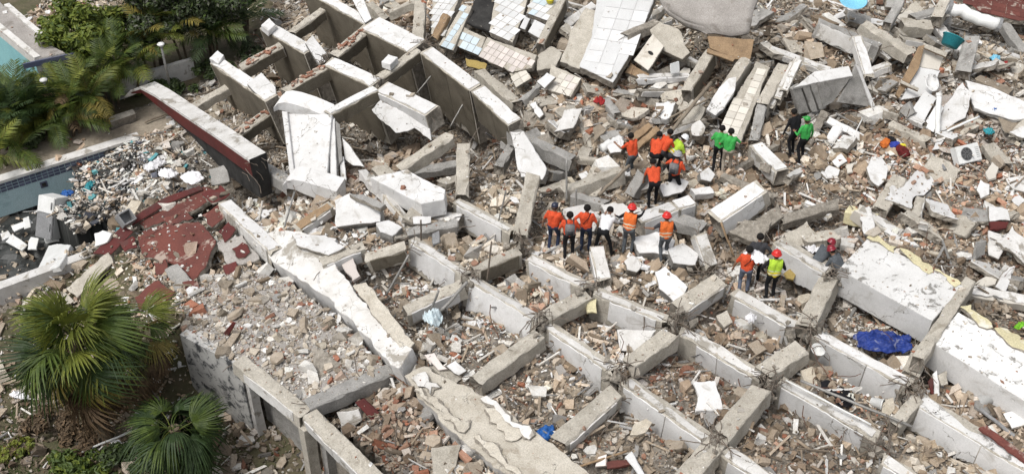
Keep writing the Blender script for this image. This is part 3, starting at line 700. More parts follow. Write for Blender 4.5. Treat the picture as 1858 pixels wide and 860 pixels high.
GS = 'broken slabs in the rubble'
slab('thick white slab with slanted end left of the vertical weathered beam', [(672, 322, 0.9), (736, 308, 1.0), (808, 344, 0.95), (806, 362, 0.9), (764, 370, 0.85)], 0.55, Wt, 'white', rag=0.03)
slab('ribbed white block tipped over in the centre left', [(606, 364, 0.9), (634, 350, 1.0), (688, 372, 0.95), (690, 402, 0.5), (640, 408, 0.45), (610, 412, 0.45)], 0.4, Wt, 'concrete_grey', rag=0.04, name='tipped_block', cat='block')
slab('grey plate over the ribbed white block', [(634, 352, 1.1), (660, 352, 1.1), (700, 370, 1.05), (690, 378, 1.05)], 0.14, 'concrete_grey', rag=0.04, clamp=False)
slab('square white lump below the ribbed block', [(682, 405, 0.55), (705, 399, 0.55), (730, 412, 0.5), (712, 428, 0.45), (690, 420, 0.5)], 0.35, Wt, 'concrete_grey', rag=0.04)
slab('tall white plastered column slab leaning in the dark hollow', [(924, 240, 1.5), (950, 238, 1.5), (992, 306, 0.8), (984, 326, 0.6), (945, 322, 0.6)], 0.4, Wt, 'concrete_grey', rag=0.06)
slab('white broken slab lump under the vested pair', [(1148, 430, 0.5), (1190, 420, 0.55), (1225, 436, 0.5), (1216, 462, 0.35), (1160, 458, 0.35)], 0.5, Wt, 'concrete_grey', rag=0.06)
slab('white block lump at the edge of the black void', [(1212, 452, 0.5), (1238, 440, 0.55), (1268, 460, 0.45), (1262, 482, 0.3), (1222, 476, 0.35)], 0.45, Wt, 'concrete_grey', rag=0.05)
slab('wide white broken slab sloping toward the camera below the vested pair', [(1188, 494, 0.65), (1206, 482, 0.7), (1248, 520, 0.6), (1232, 552, 0.3), (1196, 524, 0.45)], 0.4, Wt, 'concrete_grey', rag=0.05)
slab('pale boulder like lump below the red helmeted worker', [(1132, 474, 0.4), (1150, 464, 0.45), (1164, 478, 0.35), (1156, 494, 0.25), (1138, 490, 0.3)], 0.4, Ww, 'core', rag=0.08)
slab('white fallen panel below the crumbled white faced beam', [(1120, 598, 0.55), (1190, 598, 0.55), (1168, 640, 0.2), (1126, 636, 0.2)], 0.2, Ww, 'concrete_grey', rag=0.03)
slab('white crumpled slab on rubble behind the long brown cross beam', [(1256, 690, 0.42), (1298, 690, 0.42), (1312, 742, 0.3), (1262, 746, 0.3), (1268, 716, 0.36)], 0.14, Wt, 'white', rag=0.05)
slab('white wall slab in front of the workers in orange', [(1020, 380, 0.75), (1060, 372, 0.8), (1090, 392, 0.6), (1078, 420, 0.3), (1030, 410, 0.4)], 0.2, Ww, 'concrete_grey', rag=0.06)
slab('jagged white slab between upper and lower worker groups', [(1090, 372, 0.5), (1130, 368, 0.5), (1160, 384, 0.45), (1130, 398, 0.4), (1100, 392, 0.4)], 0.2, Ww, 'concrete_grey', rag=0.1)
slab('white tilted slab behind the kneeling orange worker', [(1196, 336, 0.6), (1226, 320, 0.7), (1250, 330, 0.6), (1238, 350, 0.4), (1204, 356, 0.35)], 0.25, Wt, 'concrete_grey', rag=0.05)
slab('white flat block below the green shirted pair', [(1252, 342, 0.45), (1288, 338, 0.45), (1296, 350, 0.4), (1262, 354, 0.4)], 0.25, Wt, 'white', rag=0.04)
slab('white stone block above the flat one', [(1270, 314, 0.6), (1286, 304, 0.65), (1298, 316, 0.5), (1290, 330, 0.4), (1272, 326, 0.45)], 0.3, Wt, 'concrete_grey', rag=0.05)
slab('rough brown slab right of the big white beam end', [(1322, 420, 0.35), (1350, 398, 0.45), (1400, 402, 0.45), (1380, 440, 0.25)], 0.25, 'core', rag=0.1)
slab('bright shield shaped white slab with a slit on the right hand rubble', [(1572, 304, 0.4), (1582, 284, 0.5), (1600, 286, 0.5), (1612, 306, 0.4), (1608, 326, 0.3), (1594, 338, 0.25), (1580, 326, 0.3)], 0.1, Wt, rag=0.05)
# ---------------- top centre: tiled rooms
tl = dict(size=(0.36, 0.36), mats=('tile_white',), keep=0.95)
slab('white tiled bathroom floor sheet at the top edge beside the dark hole', [(786, -12, 1.0), (836, -12, 1.05), (806, 66, 0.95), (782, 62, 0.9)], 0.22, 'concrete', rag=0.03, name='tiled_floor', cat='tiled floor', group='tiled floors', tiles=dict(size=(0.30, 0.30), mats=('tile_white',), keep=0.97))
slab('pale blue tiled strip left of the black hole', [(840, 8, 1.06), (856, 12, 1.06), (822, 92, 0.9), (796, 82, 0.9)], 0.2, 'concrete', rag=0.03, name='tiled_floor', cat='tiled floor', group='tiled floors', tiles=dict(size=(0.26, 0.26), mats=('tile_blue',), keep=0.98))
slab('black sheet painted as the dark of a hole between white tiles', [(864, -12, 0.92), (912, -12, 0.95), (894, 60, 0.85), (846, 40, 0.85)], 0.12, 'void_shade', 'void_shade', rag=0.05, name='hole_shade', cat='floor', group='tiled floors')  # flat black sheet: darkness of the missing floor put in as colour
slab('bright white tiled floor at the top edge right of the dark hole', [(900, -14, 1.1), (962, -14, 1.1), (950, 24, 1.05), (930, 77, 0.95), (888, 58, 0.95)], 0.25, 'concrete', rag=0.03, name='tiled_floor', cat='tiled floor', group='tiled floors', tiles=dict(size=(0.33, 0.33), mats=('tile_white',), keep=0.96, seed=3))
slab('white tiled floor with a yellow cup by the brown edge beam', [(966, -10, 1.1), (1018, -10, 1.1), (994, 38, 1.0), (956, 24, 1.0)], 0.2, 'concrete', rag=0.03, name='tiled_floor', cat='tiled floor', group='tiled floors', tiles=dict(size=(0.3, 0.3), mats=('tile_white', 'tile_white', 'tile_blue'), keep=0.95, seed=4))
slab('small square white tiled tray below the yellow cup', [(970, 36, 1.0), (992, 46, 1.0), (980, 70, 0.9), (958, 58, 0.9)], 0.15, 'tile_white', rag=0.02, name='shower_tray', cat='tray', group='tiled floors')
slab('tiny white tray left of the square one', [(952, 30, 1.0), (962, 34, 1.0), (952, 54, 0.92), (943, 50, 0.92)], 0.15, 'tile_white', rag=0.02, name='shower_tray', cat='tray', group='tiled floors')
loose('brown edge beam along the right side of the tiled rooms', 1022, -6, 1.2, 980, 78, 0.95, 0.28, 0.5, side='tan', rb=(0, 0))
loose('brick lined slot between white and blue tile strips', 808, 28, 1.2, 788, 68, 1.1, 0.3, 0.2, mat='wood', rb=(0, 0))
slab('grey blue tiled floor patch with a torn white paper', [(842, 50, 0.8), (882, 68, 0.8), (868, 100, 0.7), (824, 82, 0.72)], 0.2, 'concrete', rag=0.03, name='tiled_floor', cat='tiled floor', group='tiled floors', tiles=dict(size=(0.3, 0.3), mats=('tile_blue',), keep=0.97, seed=5))
slab('long pinkish tiled floor strip below the white tiles', [(884, 68, 0.8), (974, 100, 0.75), (964, 124, 0.65), (926, 130, 0.6), (868, 102, 0.68)], 0.2, 'concrete', rag=0.04, name='tiled_floor', cat='tiled floor', group='tiled floors', tiles=dict(size=(0.25, 0.25), mats=('tile_pink',), keep=0.96, seed=6))
slab('ochre floor scrap below the grey blue tiles', [(844, 106, 0.6), (884, 116, 0.55), (880, 128, 0.5), (846, 120, 0.52)], 0.1, 'ochre', rag=0.06, name='floor_scrap', cat='floor', group='tiled floors')
slab('cracked cream tile scrap below the pink strip', [(924, 134, 0.5), (952, 124, 0.55), (964, 142, 0.45), (938, 158, 0.4)], 0.12, 'concrete', rag=0.04, name='tiled_floor', cat='tiled floor', group='tiled floors', tiles=dict(size=(0.3, 0.3), mats=('tile_cream',), keep=0.9, seed=7))
slab('cream tiled slab fragment right of the white square tile', [(1000, 117, 0.6), (1054, 142, 0.6), (1036, 176, 0.4), (992, 162, 0.4)], 0.2, 'concrete', rag=0.04, name='tiled_floor', cat='tiled floor', group='tiled floors', tiles=dict(size=(0.28, 0.28), mats=('tile_cream', 'tile_cream', 'tile_pink'), keep=0.95, seed=8))
slab('loose white square tray lying on the cream tiled fragment', [(974, 148, 0.75), (992, 132, 0.8), (1008, 140, 0.8), (988, 160, 0.7)], 0.08, 'tile_white', rag=0.03, name='loose_tray', cat='tray', group='tiled floors', clamp=False)
slab('beige bare floor slab left of the great white slab', [(1034, 60, 0.9), (1062, 14, 1.1), (1084, 20, 1.1), (1072, 84, 0.85), (1058, 128, 0.65), (1016, 112, 0.65)], 0.28, 'concrete', rag=0.06)
slab('rough beige floor slab between pink tiles and the great white slab', [(976, 100, 0.65), (1000, 84, 0.75), (1020, 96, 0.7), (1006, 124, 0.55), (974, 128, 0.5)], 0.25, 'concrete', rag=0.07)
slab('great white slab with crack lines sloping from the top edge', [(1084, -14, 1.5), (1190, -14, 1.5), (1182, 12, 1.4), (1156, 78, 1.1), (1112, 150, 0.75), (1052, 121, 0.8), (1074, 64, 1.1)], 0.3, 'tile_white', 'core', rag=0.04, tiles=dict(size=(0.52, 0.52), mats=('tile_white',), keep=0.97, seed=9, tilt=0.004))
slab('white panel with a black oval hole', [(1184, 62, 1.25), (1205, 84, 1.15), (1176, 128, 0.8), (1150, 109, 0.85)], 0.1, 'tile_cream', rag=0.02, name='door_panel', cat='panel', clamp=False)
slab('brown slab leaning behind the panel with the oval hole', [(1176, 46, 1.25), (1192, 38, 1.35), (1232, 54, 1.3), (1252, 96, 0.95), (1238, 108, 0.85), (1204, 92, 0.95)], 0.25, 'concrete', rag=0.06)
slab('sandy base board under the panel with the oval hole', [(1144, 114, 0.6), (1178, 134, 0.55), (1172, 146, 0.45), (1134, 132, 0.5)], 0.2, 'wood', rag=0.05)
def drape(label, name, grid, thick, mat, cat):
    """sagging sheet: grid of rows of (px,py,dz)"""
    R = [[P(c) for c in r] for r in grid]; o = sum((q for r in R for q in r), Vector()) / (len(R) * len(R[0])); mb = MB()
    n, m = len(R), len(R[0])
    for dz in (0, -thick):
        for r in R:
            for q in r: mb.v.append(tuple(q - o + Vector((0, 0, dz))))
    N = n * m
    for i in range(n - 1):
        for j in range(m - 1):
            a, b, c, d = i * m + j, i * m + j + 1, (i + 1) * m + j + 1, (i + 1) * m + j
            mb.f += [[a, d, c, b], [a + N, b + N, c + N, d + N]]; mb.m += [0, 0]
    rim = [(0, j) for j in range(m)] + [(i, m - 1) for i in range(1, n)] + [(n - 1, j) for j in range(m - 2, -1, -1)] + [(i, 0) for i in range(n - 2, 0, -1)]
    idx = [i * m + j for i, j in rim]
    for k in range(len(idx)):
        a, b = idx[k], idx[(k + 1) % len(idx)]; mb.f.append([a, b, b + N, a + N]); mb.m.append(0)
    me = mb.mesh(name, mat)
    bm = bmesh.new(); bm.from_mesh(me); bmesh.ops.subdivide_edges(bm, edges=bm.edges, cuts=2, use_grid_fill=True)
    for v in bm.verts: v.co += Vector((0, 0, 0.05 * mn.noise(v.co * 1.8) + 0.02 * mn.noise(v.co * 6)))
    bmesh.ops.recalc_face_normals(bm, faces=bm.faces); bm.to_mesh(me); bm.free()
    for p in me.polygons: p.use_smooth = True
    r = obj(name, me, None, Matrix.Translation(o)); tag(r, label, cat, 'broken slabs in the rubble'); return r
drape('sagging grey roof sheet bulging down from the top edge', 'sagging_slab', [
    [(1190, -20, 2.2), (1240, -22, 2.3), (1300, -20, 2.3), (1340, -12, 2.3), (1376, -4, 2.2)],
    [(1200, 2, 1.9), (1236, 10, 2.0), (1290, 14, 2.0), (1330, 18, 2.0), (1368, 16, 2.0)],
    [(1212, 22, 1.6), (1240, 34, 1.75), (1280, 42, 1.75), (1325, 44, 1.75), (1364, 40, 1.75)],
    [(1220, 26, 1.45), (1246, 44, 1.5), (1284, 56, 1.5), (1326, 60, 1.5), (1360, 56, 1.55)]], 0.14, 'roof_grey', 'slab')
slab('brown plywood lintel under the sagging grey sheet', [(1284, 66, 1.5), (1368, 72, 1.5), (1362, 108, 1.05), (1330, 108, 1.05), (1288, 88, 1.25)], 0.14, 'wood', 'wood', rag=0.03, name='plywood_lintel', cat='lintel', clamp=False)
slab('pale timber sill edge under the plywood lintel', [(1284, 88, 1.3), (1334, 106, 1.15), (1330, 112, 1.1), (1282, 95, 1.2)], 0.1, 'wood', 'wood', rag=0.02, name='timber_sill', cat='sill', clamp=False)
slab('white drum shaped panel leaning against the doorway beam', [(1322, 142, 1.2), (1336, 140, 1.2), (1334, 164, 0.95), (1314, 198, 0.7), (1298, 210, 0.6), (1282, 198, 0.65), (1296, 172, 0.9)], 0.3, 'white', 'white', rag=0.04)
slab('long cream tiled strip sloping down to the green shirted pair', [(1372, 112, 0.95), (1398, 122, 0.95), (1366, 200, 0.65), (1342, 262, 0.4), (1304, 240, 0.4), (1326, 192, 0.65)], 0.22, 'concrete', rag=0.04, name='tiled_floor', cat='tiled floor', group='tiled floors', tiles=dict(size=(0.31, 0.31), mats=('tile_cream',), keep=0.96, seed=10))
slab('rounded beige slab fragment left of the tiled strip', [(1256, 180, 0.6), (1280, 196, 0.55), (1262, 236, 0.35), (1236, 240, 0.3), (1234, 216, 0.4)], 0.2, 'concrete', rag=0.07)
slab('white capped round lump below the drum shaped panel', [(1256, 226, 0.6), (1270, 218, 0.65), (1280, 230, 0.55), (1272, 246, 0.45), (1256, 244, 0.45)], 0.3, Ww, 'core', rag=0.06)
# ---------------- top right
for i in range(4):
    x = 1384 + i * 13; y = 206 - i * 14
    beam(('lowest', 'second', 'third', 'topmost')[i] + ' of the four stacked pale stair slabs left of the big block', (x, y, 0.35 + 0.18 * i), (x + 38 - i * 4, y - 80 + i * 8, 0.65 + 0.18 * i), 0.26, 0.28, None, Ww, (0, 0), group='stacked stair slabs', name='stair_slab', trench=0)
def big_block():
    tp = [P(c) for c in ((1478, 142, 1.35), (1540, 122, 1.4), (1576, 120, 1.35), (1536, 144, 1.3))]
    o, poly, M = slab('big grey box shaped block with white top and ribbed side', [(1440, 160, 1.2), (1478, 130, 1.5), (1540, 120, 1.5), (1548, 138, 1.35), (1484, 150, 1.35)], 0.18, 'white', 'white', rag=0.02, name='box_block', cat='block', clamp=False)
    Mi = M.inverted()
    def face(nm, pts, mat, th=0.1):
        slab(None, pts, th, mat, mat, rag=0.02, name=nm, parent=o, clamp=False)
    def kid(nm, pts, mat, th=0.08):
        s, _, m2 = slab(None, pts, th, mat, mat, rag=0.02, name=nm, parent=None, clamp=False)
        for k in ('label', 'category', 'group', 'kind'):
            if k in s: del s[k]
        s.parent = o; s.matrix_local = Mi @ m2
    kid('front_face', [(1482, 150, 1.33), (1546, 138, 1.33), (1512, 186, 0.55), (1494, 196, 0.4)], 'concrete_grey')
    kid('side_face', [(1546, 138, 1.33), (1552, 120, 1.45), (1586, 196, 0.25), (1520, 186, 0.5)], 'concrete_grey')
    kid('rib', [(1438, 164, 1.15), (1452, 156, 1.2), (1470, 204, 0.25), (1450, 208, 0.2)], 'concrete_grey', 0.2)
    kid('rib', [(1456, 158, 1.22), (1468, 152, 1.26), (1484, 202, 0.28), (1474, 204, 0.25)], 'concrete_grey', 0.2)
    kid('rib', [(1470, 154, 1.28), (1482, 149, 1.3), (1500, 196, 0.36), (1488, 200, 0.32)], 'concrete_grey', 0.2)
    kid('edge_trim', [(1552, 118, 1.5), (1560, 122, 1.46), (1588, 192, 0.32), (1582, 196, 0.3)], 'white', 0.12)
big_block()
slab('broad white wall sheet lying toward the right edge of the photo', [(1752, 146, 0.6), (1800, 158, 0.6), (1862, 186, 0.6), (1880, 214, 0.5), (1840, 218, 0.45), (1790, 204, 0.45), (1768, 196, 0.5)], 0.14, 'white', 'concrete_grey', rag=0.05)
slab('tilted pale wall sheet behind the white pipe', [(1746, 150, 0.95), (1766, 170, 0.85), (1752, 214, 0.4), (1716, 236, 0.2), (1692, 240, 0.2), (1704, 206, 0.5)], 0.12, 'white', 'concrete_grey', rag=0.05)
slab('small pale wall panel left of the white pipe', [(1678, 164, 0.8), (1700, 178, 0.75), (1674, 224, 0.3), (1646, 212, 0.35)], 0.1, 'tile_white', 'wood', rag=0.02)
slab('second small pale wall panel against the white pipe', [(1702, 184, 0.75), (1712, 196, 0.65), (1694, 240, 0.25), (1674, 230, 0.25)], 0.1, 'tile_white', 'wood', rag=0.02)
slab('crumpled reed mat sheet at the right edge', [(1808, 208, 0.4), (1850, 206, 0.4), (1870, 236, 0.3), (1824, 240, 0.3)], 0.06, 'wood_grey', rag=0.06, name='reed_mat', cat='mat')
def nook():
    o, poly, M = slab('tan bathroom nook tipped on its back with a white wash basin', [(1678, 82, 1.45), (1714, 98, 1.35), (1704, 128, 0.95), (1668, 122, 1.0)], 0.08, 'tile_cream', 'wood', rag=0.02, name='bathroom_nook', cat='bathroom', clamp=False)
    Mi = M.inverted()
    def kid(nm, pts, mat, th=0.08, core='wood'):
        s, _, m2 = slab(None, pts, th, mat, core, rag=0.02, name=nm, parent=None, clamp=False)
        for k in ('label', 'category', 'group', 'kind'):
            if k in s: del s[k]
        s.parent = o; s.matrix_local = Mi @ m2
    kid('floor_panel', [(1668, 122, 1.0), (1706, 128, 0.95), (1690, 172, 0.45), (1634, 182, 0.4)], 'tile_white')
    kid('side_wall', [(1668, 84, 1.6), (1678, 82, 1.6), (1668, 124, 1.1), (1632, 178, 0.5), (1626, 172, 0.55)], 'wood', 0.12)
    kid('top_edge', [(1676, 78, 1.65), (1720, 96, 1.55), (1716, 104, 1.45), (1674, 86, 1.55)], 'concrete', 0.1)
    kid('ledge', [(1636, 146, 0.95), (1668, 160, 0.85), (1666, 165, 0.8), (1634, 151, 0.9)], 'concrete', 0.1)
    mb = MB(); q = Mi @ at(1690, 152, 0.95)
    mb.lathe([(0.05, -0.12), (0.16, -0.06), (0.24, 0.05), (0.26, 0.06), (0.22, 0.05), (0.13, -0.03), (0.02, -0.05)], 18, 0)
    w = obj('wash_basin', mb.mesh('wash_basin', 'roof_white', True), o, Matrix.Translation(q) @ Matrix.Rotation(-0.25, 4, 'X') @ Matrix.Rotation(0.35, 4, 'Y') @ Matrix.Scale(1.3, 4, (0, 1, 0)))
    m2 = MB(); m2.tube([(0, 0.2, 0.06), (0, 0.2, 0.16), (0, 0.1, 0.18)], 0.018, 6); obj('tap', m2.mesh('tap', 'concrete_grey'), w)
nook()
# red tiled roof end and its white pipe at the top right
slab('dusty red roof at the top right corner', [(1726, -14, 1.1), (1900, -14, 1.1), (1900, 40, 0.9), (1838, 36, 0.9), (1780, 22, 1.0)], 0.18, 'red_floor', 'core', rag=0.05, name='tile_covering', cat='roof', tiles=dict(size=(0.5, 0.3), mats=('red_floor',), keep=0.95, seed=12, tilt=0.03))
_o, _p, _m = slab('dark gap panel', [(1724, 30, 0.4), (1732, 24, 0.5), (1800, 56, 0.4), (1770, 60, 0.3)], 0.05, 'void_shade', 'void_shade'); bpy.data.objects.remove(_o); CLAMP.pop()

# ================================================================== left: low building, pool, red floor
slab('grey rubble strewn flat roof of the low building', [A_ + Vector((0.02, 0.05, 0)), B_ + Vector((0.02, 0.05, 0)), C_ + Vector((0, 0.1, 0)), at(700, 668, 0.22), at(600, 570, 0.25), at(520, 510, 0.25), at(440, 486, 0.25), at(350, 526, 0.3)], 0.2, 'roof_grey', 'core', rag=0.06, name='flat_roof', cat='roof', step=0.2, dust=240, dust_size=0.036)
ROOF_POLY = CLAMP[-1][0]; ROOF_N = CLAMP[-1][1]; ROOF_P = CLAMP[-1][2]
def wall_panel(label, a, b, h, t, mat, name, cat, drop=0.0):
    d = (b - a); d.z = 0; L = d.length; d.normalize(); s = d.cross(Vector((0, 0, 1)))
    if s.y > 0: s = -s
    mb = MB(); n = max(3, int(L / 0.2)); vs = []
    for i in range(n + 1):
        u = L * i / n; zt = -drop - 0.04 * max(0, mn.noise(Vector((u * 3, h, 0))))
        vs += [(u, 0, -h), (u, 0, zt), (u, t, zt), (u, t, -h)]
    fs = []
    for i in range(n):
        for k in range(4): fs.append((i * 4 + k, i * 4 + (k + 1) % 4, i * 4 + 4 + (k + 1) % 4, i * 4 + 4 + k))
    fs += [(3, 2, 1, 0), tuple(n * 4 + k for k in range(4))]
    mb.add(vs, fs); me = mb.mesh(name, mat)
    bm = bmesh.new(); bm.from_mesh(me); bmesh.ops.recalc_face_normals(bm, faces=bm.faces); bm.to_mesh(me); bm.free()
    x = d; y = -s
    M = Matrix((x, y, Vector((0, 0, 1)))).transposed().to_4x4(); M.translation = a
    if M.to_3x3().determinant() < 0:
        M = Matrix((-x, y, Vector((0, 0, 1)))).transposed().to_4x4(); M.translation = a + d * L
    o = obj(name, me, None, M); tag(o, label, cat); return o
wall_panel('black mould streaked white wall of the low building beside the fan palm', A_ + Vector((0, 0, 0.02)), B_ + Vector((0, 0, 0.02)), 2.5, 0.25, 'mouldy', 'stained_wall', 'wall', 0.03)
beam('roof edge beam with bricks over the open bay of the low building', B_ + Vector((0.05, 0.05, 0.18)), C_ + Vector((0, 0.05, 0.2)), 0.42, 0.42, Ww, None, (0, 2), name='roof_edge_beam', group='roof edge beams of the low building', trench=0, peel=0.4)
beam('roof edge beam of the low building running to the picture bottom', C_ + Vector((0.1, 0.0, 0.2)), D_ + Vector((0, 0, 0.2)), 0.42, 0.42, Ww, None, (2, 0), name='roof_edge_beam', group='roof edge beams of the low building', trench=0, peel=0.4)
beam('bent grey cross beam of the low roof meeting the diagonal beam', C_ + Vector((0.05, 0.25, 0.3)), at(706, 670, 0.35), 0.4, 0.42, None, None, (0, 2), mat='concrete_grey', name='roof_edge_beam', group='roof edge beams of the low building', trench=0.1)
def post(label, top, z0, w, mat):
    mb = MB(); h = top.z - z0
    for i in range(5):
        pass
    mb.box((0, 0, h / 2), (w / 2, w / 2, h / 2)); me = mb.mesh('post', mat)
    bm = bmesh.new(); bm.from_mesh(me); bmesh.ops.subdivide_edges(bm, edges=bm.edges, cuts=3, use_grid_fill=True)
    for v in bm.verts: v.co += Vector((mn.noise(v.co * 3 + Vector((h, 0, 0))), mn.noise(v.co * 3 + Vector((0, h, 5))), 0)) * 0.03
    bm.to_mesh(me); bm.free()
    o = obj('concrete_post', me, None, Matrix.Translation((top.x, top.y, z0)) @ Matrix.Rotation(0.7, 4, 'Z')); tag(o, label, 'post', 'posts under the low roof'); return o
post('pale post at the corner of the mould streaked wall', B_ + Vector((0.22, -0.02, -0.15)), LOW_Z - 0.1, 0.24, 'white_worn')
post('pale post under the bend of the low roof edge', C_ + Vector((-0.02, -0.06, -0.15)), LOW_Z - 0.1, 0.3, 'concrete')
post('grey post beside the one under the roof bend', C_ + Vector((0.42, -0.02, -0.2)), LOW_Z - 0.1, 0.26, 'concrete_grey')
slab('grey inner wall in the open bay of the low building', [B_ + Vector((0.3, 0.45, -0.25)), C_ + Vector((0.0, 0.55, -0.25)), C_ + Vector((0.0, 0.5, -2.4)), B_ + Vector((0.3, 0.4, -2.4))], 0.1, 'concrete_grey', rag=0.02, name='inner_wall', cat='wall', clamp=False)
slab('grey cellar wall under the lower roof edge', [C_ + Vector((0.1, 0.5, -0.3)), D_ + Vector((0.0, 0.5, -0.3)), D_ + Vector((0.0, 0.45, -2.4)), C_ + Vector((0.1, 0.45, -2.4))], 0.1, 'core', rag=0.04, name='inner_wall', cat='wall', clamp=False)
# pool
_a, _b = on_z(-60, 349, -1.98), on_z(254, 250, -1.98)
pw = wall_panel('pale blue far wall of the swimming pool', _a, _b, 1.35, 0.25, 'pool_blue', 'pool_wall', 'pool wall')
def band():
    L = (_b - _a).length; me = tile_mesh(0.2, 0.11, 'tile_navy')
    for r in range(3):
        for i in range(int(L / 0.2)):
            x = 0.1 + i * 0.2
            obj('tile', me, pw, Matrix.Translation((x, -0.001, -0.14 - r * 0.115)) @ Matrix.Rotation(PI / 2, 4, 'X'))
    m = MB(); m.box((L * 0.5, 0.1, 0.03), (L * 0.5, 0.2, 0.05)); obj('coping', m.mesh('coping', 'white_worn'), pw)
    m = MB(); m.box((L * 0.4, -0.012, -0.62), (0.12, 0.012, 0.12)); m.box((L * 0.4, -0.03, -0.62), (0.07, 0.01, 0.07), 1); obj('skimmer', m.mesh('skimmer', ['tile_navy', 'void_shade']), pw)
band()
_a, _b = on_z(-60, 546, -1.55), on_z(206, 449, -1.55)
nw = wall_panel('white rimmed near wall of the swimming pool', _a, _b, 1.3, 0.35, 'white_worn', 'pool_rim_wall', 'wall')
slab('broken beige paving slab lying along the near pool wall', [(120, 524, 0.25), (196, 458, 0.3), (206, 476, 0.25), (140, 540, 0.15)], 0.18, 'concrete', rag=0.06, name='paving_slab', cat='slab')
slab('second beige paving slab nearer the fan palm', [(58, 566, 0.2), (118, 530, 0.2), (134, 546, 0.15), (70, 596, 0.1)], 0.15, 'concrete', rag=0.06, name='paving_slab', cat='slab')
# red floor
GR = 'pieces of the tilted red floor'
slab('largest dark red floor piece right of the broken strip', [(248, 430, 0.35), (300, 408, 0.45), (360, 402, 0.5), (392, 436, 0.45), (372, 486, 0.3), (350, 508, 0.2), (312, 478, 0.25), (262, 466, 0.25)], 0.18, 'red_floor', 'core', rag=0.07, name='red_floor', cat='floor', group=GR, dust=14, dust_size=0.04)
slab('upper red floor piece below the parapet', [(238, 398, 0.4), (300, 362, 0.5), (372, 338, 0.6), (402, 352, 0.6), (350, 382, 0.5), (262, 414, 0.4)], 0.18, 'red_floor', 'core', rag=0.07, name='red_floor', cat='floor', group=GR, dust=14, dust_size=0.04)
slab('long dark red kerb strip along the left edge of the red floor', [(168, 460, 0.3), (222, 408, 0.55), (242, 420, 0.5), (200, 462, 0.25)], 0.3, 'maroon', 'core', rag=0.03, name='red_kerb', cat='kerb', group=GR, dust=14, dust_size=0.04)
slab('dark red kerb strip beneath the heart shaped white sheet', [(236, 396, 0.6), (300, 358, 0.75), (362, 336, 0.75), (368, 344, 0.65), (304, 370, 0.6), (240, 410, 0.45)], 0.2, 'maroon', 'core', rag=0.03, name='red_kerb', cat='kerb', group=GR, clamp=False)
slab('lower red floor piece touching the palm fronds', [(244, 540, 0.3), (282, 508, 0.35), (318, 530, 0.3), (300, 548, 0.2), (252, 562, 0.2)], 0.15, 'red_floor', 'core', rag=0.07, name='red_floor', cat='floor', group=GR, dust=14, dust_size=0.04)
slab('narrow red floor sliver by the diagonal beam', [(362, 392, 0.45), (404, 366, 0.6), (416, 384, 0.55), (384, 412, 0.45)], 0.15, 'red_floor', 'core', rag=0.09, name='red_floor', cat='floor', group=GR, dust=14, dust_size=0.04)
slab('red wall fragment with black hole below the red floor', [(404, 482, 0.4), (428, 474, 0.45), (434, 494, 0.3), (412, 500, 0.3)], 0.2, 'maroon', 'core', rag=0.05, name='red_fragment', cat='fragment', group=GR, dust=14, dust_size=0.04)
slab('broken grey slab edge between red floor and low roof', [(392, 440, 0.35), (440, 426, 0.4), (470, 470, 0.3), (420, 486, 0.25)], 0.2, 'roof_grey', rag=0.09)
slab('rusty bent metal strip on the roof corner of the low building', [(382, 634, 0.75), (398, 612, 0.85), (422, 584, 0.9), (427, 586, 0.9), (410, 618, 0.8), (392, 654, 0.6), (386, 652, 0.6)], 0.03, 'maroon', 'maroon', rag=0.02, name='metal_strip', cat='metal strip', clamp=False)
slab('pale beige boulder slab on the low roof', [(566, 636, 0.55), (584, 630, 0.55), (618, 660, 0.45), (580, 688, 0.4), (566, 668, 0.45)], 0.25, 'core', rag=0.06)
slab('dark red plate standing in the bottom cell rubble', [(644, 730, 0.55), (660, 722, 0.6), (688, 748, 0.35), (678, 766, 0.15)], 0.06, 'maroon', 'maroon', rag=0.03, name='red_plate', cat='plate', clamp=False)
slab('white boulder in the bottom cell beside the dark red plate', [(610, 748, 0.4), (650, 742, 0.45), (656, 762, 0.35), (620, 788, 0.2)], 0.35, 'white_worn', 'core', rag=0.08)
slab('curved grey slab end at the bottom edge left of the diagonal beam', [(782, 812, 0.55), (836, 806, 0.6), (828, 846, 0.2), (786, 880, 0.1)], 0.2, 'concrete', rag=0.03)
for i_, (lb, pts) in enumerate([('small dark red floor shard left of the largest red piece', [(214, 440, .35), (240, 428, .4), (250, 448, .3), (226, 458, .25)]), ('dark red floor shard above the largest red piece', [(296, 396, .5), (336, 384, .55), (350, 396, .5), (306, 408, .45)]),
        ('dark red floor shard right of the largest red piece', [(396, 420, .5), (414, 402, .6), (428, 416, .5), (408, 440, .4)]), ('dark red floor shard below the largest red piece', [(330, 512, .35), (356, 506, .4), (362, 522, .3), (338, 530, .25)]), ('dark red crumpled piece at the top of the red floor', [(366, 352, .7), (400, 336, .8), (416, 352, .7), (384, 368, .6)]),
        ('dark red sliver between the two large red pieces', [(258, 420, .45), (300, 402, .5), (304, 410, .45), (264, 430, .4)]), ('dark red scrap near the diagonal beam tip', [(420, 452, .45), (440, 440, .5), (452, 458, .4), (432, 468, .35)]), ('dark red tilted scrap at the low edge of the red floor', [(276, 478, .4), (300, 470, .45), (304, 490, .3), (284, 498, .25)])]):
    slab(lb, pts, 0.12, 'red_floor' if i_ % 2 else 'maroon', 'core', rag=0.10, name='red_fragment', cat='fragment', group=GR, dust=16, dust_size=0.04, clamp=False)
